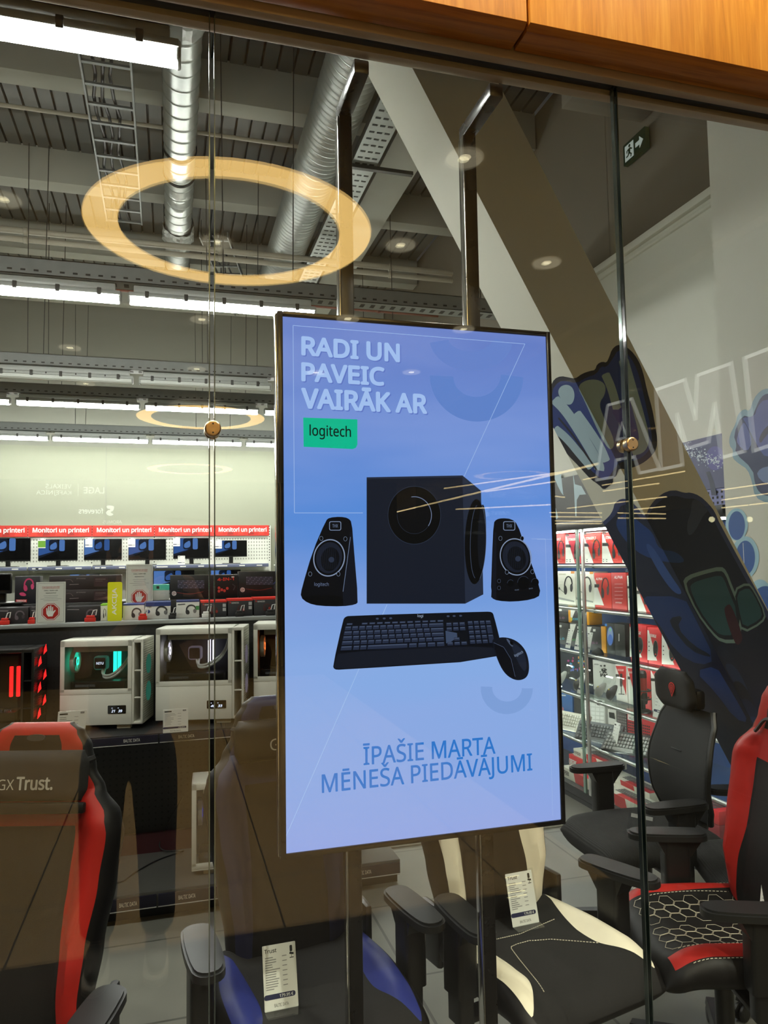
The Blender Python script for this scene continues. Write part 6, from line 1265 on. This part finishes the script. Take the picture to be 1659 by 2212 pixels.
M_LBLK = leather('black_leatherette', '0f0e0e', .5); M_FABB = mat('black_fabric', '0e0d0d', .9, var=.15, scale=200, bump=.3); M_PLA = mat('black_chair_plastic', '101010', .42, var=.05); M_PAD = mat('grey_arm_pad', '141516', .45, var=.05)
M_STI = mat('pale_stitching', 'b9b39f', .6, var=0); M_CHARC = mat('charcoal_leatherette', '2b2c2f', .5, var=.05)
WB = interp([(0, .195), (.12, .205), (.3, .225), (.5, .25), (.64, .262), (.70, .25), (.78, .20), (.85, .168), (.92, .152), (.97, .128), (1, .095)])
def star_base(t, r=.29):
    MB().lathe([(.045, .07), (.05, .10), (.028, .125), (.028, .30), (.02, .30), (.02, .37)], 20).obj('gas_lift', M_PLA, t)
    for k in range(5):
        a = 2 * PI * k / 5 + .35; d = Vector((math.cos(a), math.sin(a), 0)); s = Vector((-d.y, d.x, 0))
        m = MB(); ring = lambda c, w, h: [c + s * w, c + s * w * .8 + Vector((0, 0, h)), c - s * w * .8 + Vector((0, 0, h)), c - s * w]
        V = ring(d * .03 + Vector((0, 0, .075)), .03, .045) + ring(d * r + Vector((0, 0, .06)), .02, .02); m.add(V, [(0, 1, 5, 4), (1, 2, 6, 5), (2, 3, 7, 6), (3, 0, 4, 7), (4, 5, 6, 7), (3, 2, 1, 0)])
        lg = m.obj('base_leg', M_PLA, t, fix=True)
        c = MB(basis(d * (r - .005) + Vector((0, 0, .0275)), d, (0, 0, 1), d.cross(Vector((0, 0, 1)))))
        for q in (-.018, .004): c.lathe([(0, q), (.02, q), (.0275, q + .003), (.0275, q + .011), (.02, q + .014), (0, q + .014)], 18)
        c.cyl((0, 0, 0), (0, .035, 0), .006); c.obj('caster', M_PLA, lg)
def arm(t, sx, toe=0.0, zp=.64, mp=None, xa=.292, L=.27):
    T = Matrix.Translation((sx * xa, -.04, zp)) @ Matrix.Rotation(toe, 4, 'Z')
    pd = MB(T); pd.prism(smooth2([(-.036, -L * .52), (.036, -L * .52), (.046, -L * .2), (.046, L * .2), (.038, L * .48), (-.038, L * .48), (-.046, L * .2), (-.046, -L * .2)], 2), -.024, -.006)
    pd.prism(smooth2([(-.030, -L * .49), (.030, -L * .49), (.04, -L * .2), (.04, L * .2), (.033, L * .46), (-.033, L * .46), (-.04, L * .2), (-.04, -L * .2)], 2), -.006, 0)
    a = MB(); a.prism(rpoly(-.032, -.045, .032, .045, .014), .42, zp - .022, 0, Matrix.Translation((sx * xa, -.02, 0))); a.prism(rpoly(-.024, -.036, .024, .036, .012), .345, .42, 0, Matrix.Translation((sx * xa, -.02, 0)))
    a.add([(sx * (xa - .03), -.09, zp - .024), (sx * (xa + .03), -.09, zp - .024), (sx * (xa + .03), .07, zp - .024), (sx * (xa - .03), .07, zp - .024), (sx * (xa - .026), -.055, zp - .09), (sx * (xa + .026), -.055, zp - .09), (sx * (xa + .026), .02, zp - .09), (sx * (xa - .026), .02, zp - .09)], [(0, 1, 5, 4), (1, 2, 6, 5), (2, 3, 7, 6), (3, 0, 4, 7), (4, 5, 6, 7), (3, 2, 1, 0)])
    a.box((sx * (xa - .10), -.02, .352), (.2, .06, .016), 0, .004)
    o = a.obj('armrest', M_PLA, t, fix=True); pd.obj('arm_pad', mp or M_PAD, o, smooth=50)
def gaming_chair(label, loc, th, main, mid, trim, halo, insert, pil, words, seatmid, toe=(0, 0), hi=0.0, seatin=None, pm=None, ws=1.0, bf=0.0):
    t = thing('gaming_chair', label, 'chair', (*loc, 0), rad(th), 'gaming chairs in the shop window')
    # seat: x across, y backwards, z up
    FS = lambda u, q: .040 + .030 * max(0, min(1, (abs(u) - .58) / .16)) * min(1, q * 4) - .012 * max(0, 1 - abs(u) / .6) + .018 * math.sin(PI * min(1, q * 1.5)) * 0
    WS = interp([(0, .235), (.1, .255), (.5, .262), (1, .235)])
    KU0, KU1 = math.cos(PI * 9 / 34), math.cos(PI * 5 / 34)
    bs = (lambda q: .66 + .1 * abs(q - .3)) if hi else (lambda q: .90 - .33 * math.sin(PI * min(1, max(0, (q - .06) / .86)) ** .8) ** .8)
    ms = lambda u, q, s: 0 if s < 0 or abs(u) > KU1 else (2 if abs(u) > KU0 and .06 < q < .92 else 1)
    T = basis((0, -.27, .43), (1, 0, 0), (0, 1, 0), (0, 0, 1))
    cushion(T, WS, 0, .53, FS, .05, ms, nt=50, half=34, kn=((KU0, bs), (KU1, .905)), off=lambda q: -.035 * max(0, (.22 - q) / .22) ** 2).obj('seat', [main, seatmid, seatin or trim], t, fix=True)
    sf = lambda x, y: .43 + FS(x / .258, (y + .27) / .53) * max(0, 1 - abs(x / .258) ** 8) ** .5 + .0015 - .035 * max(0, (.22 - (y + .27) / .53) / .22) ** 2
    # backrest: x across, z up, leaning back
    FB = lambda u, q: .030 + (.045 * max(0, min(1, (abs(u) - .52) / .2)) if q < .78 else .0) * min(1, q * 4) * max(0, min(1, (.80 - q) / .12)) + .010 * math.sin(PI * q * 2.2)
    KB0, KB1 = math.cos(PI * 9 / 30), math.cos(PI * 4 / 30)
    def mb(u, q, s):
        if s < 0: return 0
        a = abs(u)
        if q > .80: return 0 if a > KB1 else (3 if (a > KB0 or q > .955) else 4)
        if a > KB1: return 0
        if a > KB0: return 2
        return 3 if q > .665 else 1
    lean = rad(9); T = basis((0, .215 - bf, .42), (1, 0, 0), (0, math.sin(lean), math.cos(lean)), (0, -math.cos(lean), math.sin(lean)))
    bk = cushion(T, lambda q: WB(q) * ws, 0, .775, FB, .035, mb, nt=84, half=30, pt=14, kn=((KB0, lambda q: .50 + .16 * max(0, (.42 - q) / .42)), (KB1, .885))).obj('backrest', [main, mid, trim, halo, insert], t, fix=True)
    for sx in (-1, 1):                                              # piped head slots
        p = [(sx * .05, .655, .034), (sx * .085, .648, .034), (sx * .115, .61, .036), (sx * .125, .60, .038)]
        MB(T).tube(smooth2(p, 2, False), .006, 6).obj('slot_piping', M_CHARC, bk)
    MB(T).prism(smooth2([(-.024, .728), (.024, .728), (.024, .745), (-.024, .745)], 2), .026, .0335).obj('badge', M_CHARC, bk)
    if pil:
        Pw = interp([(0, .15 * ws), (.25, .165 * ws), (.75, .165 * ws), (1, .15 * ws)])
        P = basis((0, 0, .045), (1, 0, 0), (0, 1, 0), (0, 0, 1)); po = cushion(T @ Matrix.Translation((0, 0, .038)), Pw, .580, .705, lambda u, q: .040 * (1 - .2 * u * u), .02, None, nt=20, half=12, pt=5, pe=6).obj('head_pillow', [pm or M_FABB], t, fix=True)
        TT = T @ Matrix.Translation((0, .612, .0793)); m = MB(TT)
        for s_, x0, wd, hh, bo in words: m.text(s_, Matrix.Translation((x0, 0, 0)), wd, hh, 0, bo, 'l')
        m.obj('pillow_lettering', mat('silver_embroidery', '9a9a96', .5), po, smooth=0)
        if pil == 2: MB(T).b2((-.155, .552, .05), (.155, .578, .070), 0, .004).obj('pillow_strap', M_LBLK, po)
        for sx in (-1, 1): MB(T).tube([(sx * .13 * ws, .665, .05), (sx * .148 * ws, .675, .03), (sx * .158 * ws, .68, .0)], .010, 6).obj('strap', M_FABB, po)
    for sx in (-1, 1): MB().b2((sx * .235 - .012, .16, .38), (sx * .235 + .012, .26, .56), 0, .01).obj('hinge_cover', M_PLA, t)
    MB().b2((-.13, -.14, .335), (.13, .16, .385), 0, .012).obj('tilt_plate', M_PLA, t)
    arm(t, -1, toe[0]); arm(t, 1, toe[1]); star_base(t)
    return t, sf, T
RED = leather('red_leatherette', '951f1a'); WHI = leather('cream_leatherette', 'd8d2bd', .5); NAV = leather('navy_leatherette', '1f2340'); BLU = leather('blue_leatherette', '28306e')
DKG = leather('dark_grey_leatherette', '171615')
A_, sfA, TA = gaming_chair('red and black gaming chair at the left edge, its pillow reading GXTrust', (-.43, .37), -17, M_LBLK, DKG, RED, RED, M_LBLK, 2, [('GX', -.066, .042, .026, 0), ('Trust.', -.017, .092, .031, .03)], DKG, (0, 0), ws=.91)
B_, sfB, TB = gaming_chair('black gaming chair with blue seat edge and a price card, left of the screen posts', (.365, .55), 6, M_LBLK, DKG, NAV, NAV, M_LBLK, 1, [('GX', -.05, .06, .034, 0), ('Trust.', .02, .10, .034, .03)], M_FABB, (rad(0), rad(4)), seatin=BLU, pm=DKG, ws=.92)
C_, sfC, TC = gaming_chair('black and white gaming chair with a price card, right below the screen', (1.05, .55), 13, M_LBLK, DKG, WHI, WHI, M_LBLK, 1, [('GX', -.05, .06, .034, 0), ('Trust.', .02, .10, .034, .03)], M_FABB, (rad(-8), rad(12)))
D_, sfD, TD = gaming_chair('red and black gaming chair with honeycomb stitched seat at the right edge', (1.655, .495), -105, M_LBLK, M_LBLK, RED, RED, M_LBLK, 0, [], M_LBLK, (rad(-6), rad(-8)), hi=1, bf=.07)
def on_seat(t, sf, pts, r, name, m, dash=0, closed=False):
    P = []
    for a, b in zip(pts[:-1], pts[1:]):
        n = max(2, int(math.hypot(b[0] - a[0], b[1] - a[1]) / .008))
        for i in range(n): P.append((a[0] + (b[0] - a[0]) * i / n, a[1] + (b[1] - a[1]) * i / n))
    P.append(pts[-1]); mbb = MB(); Q = [(x, y, sf(x, y)) for x, y in P]
    if dash:
        for i in range(0, len(Q) - 1): mbb.tube([Q[i], tuple(Q[i][k] * .35 + Q[i + 1][k] * .65 for k in range(3))], r, 4)
    else: mbb.tube(Q, r, 4)
    return mbb
st = on_seat(C_, sfC, smooth2([(-.15, -.20), (-.09, .01), (-.075, .03), (.02, .035), (.15, -.10)], 1, False), .0013, '', None, 1); s2 = on_seat(C_, sfC, [(-.15, .08), (.14, .08)], .0013, '', None, 1)
st.add(s2.v, s2.f); st.obj('seat_stitching', M_STI, C_, smooth=0)
hc = MB(); hr = .0275                                                 # honeycomb of stitched cells on the red chair's seat
def hexes(x0, x1, y0, y1):
    j = 0; y = y0
    while y < y1:
        x = x0 + (hr * .87 if j % 2 else 0)
        while x < x1 + .01:
            pts = [(x + hr * .94 * math.sin(rad(60 * i)), y + hr * .94 * math.cos(rad(60 * i))) for i in range(7)]
            for a, b in zip(pts[:-1], pts[1:]):
                if all(x0 - .03 < p[0] < x1 + .03 and y0 - .045 < p[1] < y1 + .0 for p in (a, b)): hc.tube([(*a, sfD(*a)), (*b, sfD(*b))], .0006, 4)
            x += hr * 1.74
        y += hr * 1.5; j += 1
hexes(-.135, -.03, -.20, .19); hexes(.03, .135, -.20, .19)
hc.obj('honeycomb_stitching', M_STI, D_, smooth=0)
for sx in (-1, 1):
    Q = [(sx * (.158 + .012 * math.sin(PI * i / 30)), -.20 + .38 * i / 30) for i in range(31)]; Q2 = [(sx * .238, -.19 + .36 * i / 30) for i in range(31)]; m = MB()
    for q in (Q, Q2):
        for i in range(30): m.tube([(*q[i], sfD(*q[i])), (q[i][0] * .4 + q[i + 1][0] * .6, q[i][1] * .4 + q[i + 1][1] * .6, sfD(*q[i + 1]))], .0012, 4)
    m.obj('bolster_stitching', M_STI, D_, smooth=0)
# ---------------------------------------------------------------- mesh office chairs
M_MESHB = mat('black_chair_mesh', '0b0b0b', .7, var=.3, scale=350, bump=.4); M_RIB = mat('ribbed_black_fabric', '0d0d0d', .8, var=.1, bump=.2)
def rib_bump(m):
    N, L, b = nodes_of(m); tc = N.new('ShaderNodeTexCoord'); wv = N.new('ShaderNodeTexWave'); wv.inputs['Scale'].default_value = 55; wv.bands_direction = 'Y'
    bp = N.new('ShaderNodeBump'); bp.inputs['Strength'].default_value = .5; bp.inputs['Distance'].default_value = .002
    L.new(tc.outputs['Object'], wv.inputs['Vector']); L.new(wv.outputs['Fac'], bp.inputs['Height']); L.new(bp.outputs['Normal'], b.inputs['Normal'])
rib_bump(M_RIB)
def office_chair(label, loc, th, head=True):
    t = thing('office_chair', label, 'chair', (*loc, 0), rad(th), 'black mesh office chairs')
    WS = interp([(0, .20), (.15, .235), (.5, .245), (1, .22)])
    cushion(basis((0, -.29, .43), (1, 0, 0), (0, 1, 0), (0, 0, 1)), WS, 0, .53, lambda u, q: .045 + .012 * u * u, .065, None, nt=30, pe=6, pt=12, off=lambda q: -.018 * max(0, (.3 - q) / .3) ** 2).obj('seat', M_RIB, t, fix=True)
    lean = rad(1.5); T = basis((0, .19, .50), (1, 0, 0), (0, math.sin(lean), math.cos(lean)), (0, -math.cos(lean), math.sin(lean)))
    wb = interp([(0, .17), (.15, .20), (.5, .205), (.85, .185), (1, .155)])
    bo = lambda q: .045 * math.sin(PI * q * 1.15 + .2) - .02
    bk = cushion(T, wb, 0, .45, lambda u, q: .012 - .03 * (1 - u * u) * .4, .012, None, nt=40, pe=8, pt=12, off=bo).obj('mesh_back', M_MESHB, t, fix=True)
    for sx in (-1, 1): MB(T).tube([(sx * wb(i / 16) * .97, .45 * i / 16, bo(i / 16) - .004) for i in range(17)], .013, 8).obj('back_frame', M_PLA, t)
    if head:
        hd = cushion(T, interp([(0, .10), (.3, .135), (.75, .13), (1, .09)]), .445, .615, lambda u, q: .035 - .02 * (1 - u * u), .02, None, nt=24, pe=5, pt=5, off=lambda q: .012 + .02 * q).obj('headrest', M_MESHB, t, fix=True)
        m = MB(T @ Matrix.Translation((0, .53, .040))); dr = lambda k: [(0, -.034 * k)] + [(.021 * k * math.cos(rad(a)), .008 + .021 * k * math.sin(rad(a))) for a in range(-20, 201, 20)]
        for k, mi in ((1, 0), (.74, 1), (.56, 0), (.34, 1), (.2, 0)): m.prism(dr(k), 0, .001 + (1 - k) * .002, mi)
        m.obj('headrest_emblem', [mat('emblem_red', 'c22a26', .5), M_MESHB], hd, smooth=0)
        MB(T).prism(smooth2([(-.022, .596), (.022, .596), (.018, .618), (-.018, .618)], 2), .026, .034).obj('headrest_tag', mat('mauve_tag', '8c7f86', .4), hd)
        for z in range(4): MB(T).b2((-.05, .16 + z * .035, .012), (.05 - z * .01, .165 + z * .035, .0165), 0, .002).obj('back_slit', M_CHARC, bk)
        MB(T).box((0, .49, -.05), (.16, .09, .05), 0, .02).obj('headrest_bracket', M_PLA, t)
    MB().tube(smooth2([(0, .0, .36), (0, .20, .36), (0, .30, .42), (0, .285, .62), (0, .29, .80)], 2, False), .028, 10).obj('spine', M_PLA, t)
    MB().b2((-.12, -.12, .335), (.12, .14, .375), 0, .012).obj('tilt_plate', M_PLA, t)
    arm(t, -1, mp=M_PLA, zp=.65); arm(t, 1, mp=M_PLA, zp=.65); star_base(t, .31)
    return t
office_chair('tall black mesh office chair with a red headrest emblem before the glass cabinet', (1.94, 1.29), -92)
office_chair('black mesh office chair half hidden behind the red honeycomb chair', (2.20, .80), -112, head=True)
# ---------------------------------------------------------------- price cards on the seats
def seat_card(label, bl, br, hh, z, price, lean=.28, head='Trust', **k):
    a, b = atz(*bl, z), atz(*br, z); w = (b - a).length; r = (b - a).normalized(); nn = Vector((r.y, -r.x, 0)); nn = -nn if nn.y > 0 else nn
    up = (Vector((0, 0, 1)) - nn * lean).normalized(); n = r.cross(up)
    t = price_card('price_card', label, basis(a, r, up, n), w, hh, price, head, 'seat price cards', stand=True, rows=14, icon=True, **k)
    f = MB(); dd = Vector((0, 0, .002)); f.add([a + dd, b + dd, b + nn * .035 + dd, a + nn * .035 + dd, a, b, b + nn * .035, a + nn * .035], [(0, 1, 2, 3), (7, 6, 5, 4), (0, 4, 5, 1), (2, 6, 7, 3)])
    wl(f, 'acrylic_foot', M_ACR, t, smooth=0); return t
seat_card('printed price card reading 179.95 on the seat of the black and blue chair', (572, 2188), (645, 2173), .148, .470, '179.95 €')
seat_card('printed price card reading 179.95 on the seat of the black and white chair', (1108, 2004), (1165, 1992), .150, .470, '179.95 €')
a = atz(1618, 1985, .50); t = price_card('price_card', 'white price card leaning on the backrest of the honeycomb chair', basis(Vector((1.745, .435, .49)), Vector((.42, -.90, 0)).normalized(), Vector((.35, .2, .92)).normalized(), Vector((.42, -.90, 0)).normalized().cross(Vector((.35, .2, .92)).normalized())), .09, .14, '', 'Genesis', rows=8, logo='')
a, b = atz(1355, 1790, .485), atz(1400, 1800, .485)
t = thing('card_holder', 'empty clear card holder on the seat of the tall mesh chair', 'card holder', a); r = (b - a).normalized(); nn = Vector((r.y, -r.x, 0)); up = (Vector((.12, 0, 1)) + nn * -.15).normalized()
m = MB(); L_ = .11; m.add([a, a + r * L_, a + r * L_ + up * .17, a + up * .17], [(0, 1, 2, 3)]); m.add([a, a + r * L_, a + r * L_ + nn * .05, a + nn * .05], [(0, 1, 2, 3)]); m.add([a + nn * .004, a + r * L_ + nn * .004, a + r * L_ + up * .17 + nn * .004, a + up * .17 + nn * .004], [(3, 2, 1, 0)])
wl(m, 'clear_sheet', M_ACR, t, smooth=0); m = MB(); m.add([a + up * .05 + r * .01 + nn * .002, a + up * .05 + r * .10 + nn * .002, a + up * .065 + r * .10 + nn * .002, a + up * .065 + r * .01 + nn * .002], [(0, 1, 2, 3)]); wl(m, 'faded_strip', M_GREYP, t, smooth=0)
# ================================================================ the photographer, standing on the mall floor and mirrored in the glass
def skin(name, V, E_, R, m, parent, sub=2, root=0):
    me = bpy.data.meshes.new(name); me.from_pydata(V, E_, []); ob = bpy.data.objects.new(name, me); COL.objects.link(ob)
    md = ob.modifiers.new('skin', 'SKIN'); sv = me.skin_vertices[0].data
    for i, r in enumerate(R): sv[i].radius = (r, r) if not isinstance(r, tuple) else r; sv[i].use_root = (i == root)
    md.use_smooth_shade = True; sd = ob.modifiers.new('sub', 'SUBSURF'); sd.levels = sub; sd.render_levels = sub
    dg = bpy.context.evaluated_depsgraph_get(); dg.update(); nm = bpy.data.meshes.new_from_object(ob.evaluated_get(dg)); bpy.data.objects.remove(ob)
    o = bpy.data.objects.new(name, nm); nm.materials.clear(); nm.materials.append(m); nm.shade_smooth(); COL.objects.link(o); o.parent = parent; return o
M_SKIN = mat('skin', 'b98568', .5, var=.05); M_JEAN = mat('dark_blue_jeans', '14171f', .85, var=.2, scale=80); M_SHIRT = mat('black_shirt', '0c0c0d', .85, var=.2); M_HAIR = mat('dark_hair', '1c1511', .6, var=.3, scale=90); M_SHOE = mat('grey_shoe', '55544e', .6); M_SOLE = mat('pale_sole', '9b978a', .6)
PX, PY = -.165, -1.76
t = thing('person', 'person in dark shirt and jeans photographing, mirrored in the left pane before the shelves', 'person', (PX, PY, 0))
hx_, hz = .105, .92; S = {}
V = [(0, 0, .94), (0, .0, 1.08), (0, -.01, 1.24), (0, -.01, 1.40), (0, .0, 1.50), (0, .015, 1.56), (0, .03, 1.66), (0, .03, 1.735)]
E_ = [(i, i + 1) for i in range(7)]; R = [(.14, .10), (.125, .095), (.145, .105), (.15, .10), (.06, .06), (.052, .055), (.078, .095), (.05, .06)]
def limb(start, pts, rr):
    k = start
    for p, r in zip(pts, rr): V.append(p); R.append(r); E_.append((k, len(V) - 1)); k = len(V) - 1
    return k
ph = Vector((.012 - PX, -1.545 - PY, 1.555))                        # the phone, in body coordinates
for s in (-1, 1):
    limb(0, [(s * .09, 0, .88), (s * .10, .015, .50), (s * .105, -.015, .10), (s * .11, .06, .05), (s * .115, .14, .035)], [.085, .058, .04, .04, .03])
    hand = ph + Vector((s * .062, -.012, -.045)); k = limb(3, [(s * .19, -.005, 1.41), (s * .24 + ph.x * .3, .05, 1.16), tuple(hand + Vector((s * .035, -.05, -.05)))], [.06, .042, .028])
    k = limb(k, [tuple(hand)], [(.016, .03)])
    for f, (dz, ln) in enumerate(((.035, .075), (.012, .08), (-.010, .075), (-.03, .06))):
        limb(k, [tuple(hand + Vector((s * .010, .012, dz))), tuple(hand + Vector((-s * .004, .022, dz * 1.1 + .005))), tuple(hand + Vector((-s * .030, .018, dz * 1.1 + .01)))], [.0095, .0085, .007])
    limb(k, [tuple(hand + Vector((0, -.012, .03))), tuple(hand + Vector((-s * .022, -.012, .045)))], [.011, .008])
skin('body', V, E_, R, M_SKIN, t)
V = [(0, 0, .86), (0, 0, 1.08), (0, -.01, 1.26), (0, -.01, 1.40), (0, -.003, 1.475)]; E_ = [(i, i + 1) for i in range(4)]; R = [(.185, .135), (.17, .125), (.178, .13), (.17, .118), (.078, .078)]
for s in (-1, 1): limb(3, [(s * .195, -.005, 1.405), (s * (.225) + ph.x * .18, .028, 1.27)], [.08, .068])
skin('shirt', V, E_, R, M_SHIRT, t)
V = [(0, 0, .97), (0, 0, .88)]; E_ = [(0, 1)]; R = [(.15, .115), (.15, .12)]
for s in (-1, 1): limb(1, [(s * .10, 0, .80), (s * .11, .012, .50), (s * .115, -.012, .22), (s * .116, -.005, .085)], [.112, .086, .076, .078])
skin('jeans', V, E_, R, M_JEAN, t)
for s in (-1, 1):
    so = MB(Matrix.Translation((s * .112, .04, 0))).prism(smooth2([(-.038, -.10), (.038, -.10), (.05, .06), (.044, .15), (0, .185), (-.044, .15), (-.05, .06)], 2), .0, .028).obj('shoe_sole', M_SOLE, t)
    skin('shoe', [(s * .11, -.02, .075), (s * .112, .05, .062), (s * .115, .13, .052), (s * .115, .19, .042)], [(0, 1), (1, 2), (2, 3)], [.05, .046, .042, .03], M_SHOE, t)
hd = MB(Matrix.Translation((0, .03, 1.665)))
hd.grid(lambda u, v: (.082 * math.cos(2 * PI * u) * math.sin(PI * v), (.100 * math.sin(2 * PI * u) - .012) * math.sin(PI * v), .115 * math.cos(PI * v) * (1 if v < .5 else .4)), 24, 14)
hd.v = [Vector((p.x, min(p.y, .085) if p.z < 1.72 else p.y, p.z)) for p in hd.v]; hd.obj('hair', M_HAIR, t)
m = MB(Matrix.Translation((0, .03, 1.64)))
for s in (-1, 1): m.box((s * .032, .093, .012), (.03, .012, .012), 1, .005); m.box((s * .083, .0, 0), (.018, .035, .06), 0, .008)
m.box((0, .108, -.018), (.026, .034, .045), 0, .011); m.box((0, .093, -.062), (.046, .014, .014), 2, .006)
m.obj('face', [M_SKIN, M_HAIR, mat('lips', '8e5247', .5)], t)
t = thing('phone', 'dark phone held up by the mirrored photographer', 'phone', (.012, -1.545, 1.47))
MB().b2((-.037, -.004, 0), (.037, .004, .155), 0, .004).obj('phone_body', M_PCB, t)
MB(basis((-.012, .0042, .128), (1, 0, 0), (0, 0, -1), (0, 1, 0))).prism(rpoly(-.019, -.019, .019, .019, .006), 0, .002).obj('camera_plate', M_CHARC, t)
# ---------------------------------------------------------------- loose cable on the gondola base
t = thing('power_cable', 'thin black cable looping over the grey base deck of the gondola', 'cable', (-.1, 2.45, .131))
P = [atz(232, 1905, .1345), atz(262, 1908, .1345), atz(290, 1885, .1345), atz(330, 1862, .1345), atz(365, 1848, .1345), atz(410, 1835, .1345), at(340, 1842, 2.57), at(350, 1800, 2.60), at(395, 1720, 2.603)]
P = [Vector((p.x, min(p.y, 2.6), max(p.z, .1345))) for p in P]
wl(MB().tube(smooth2([tuple(p) for p in P], 3, False), .003, 6), 'cable_run', M_BLK, t)
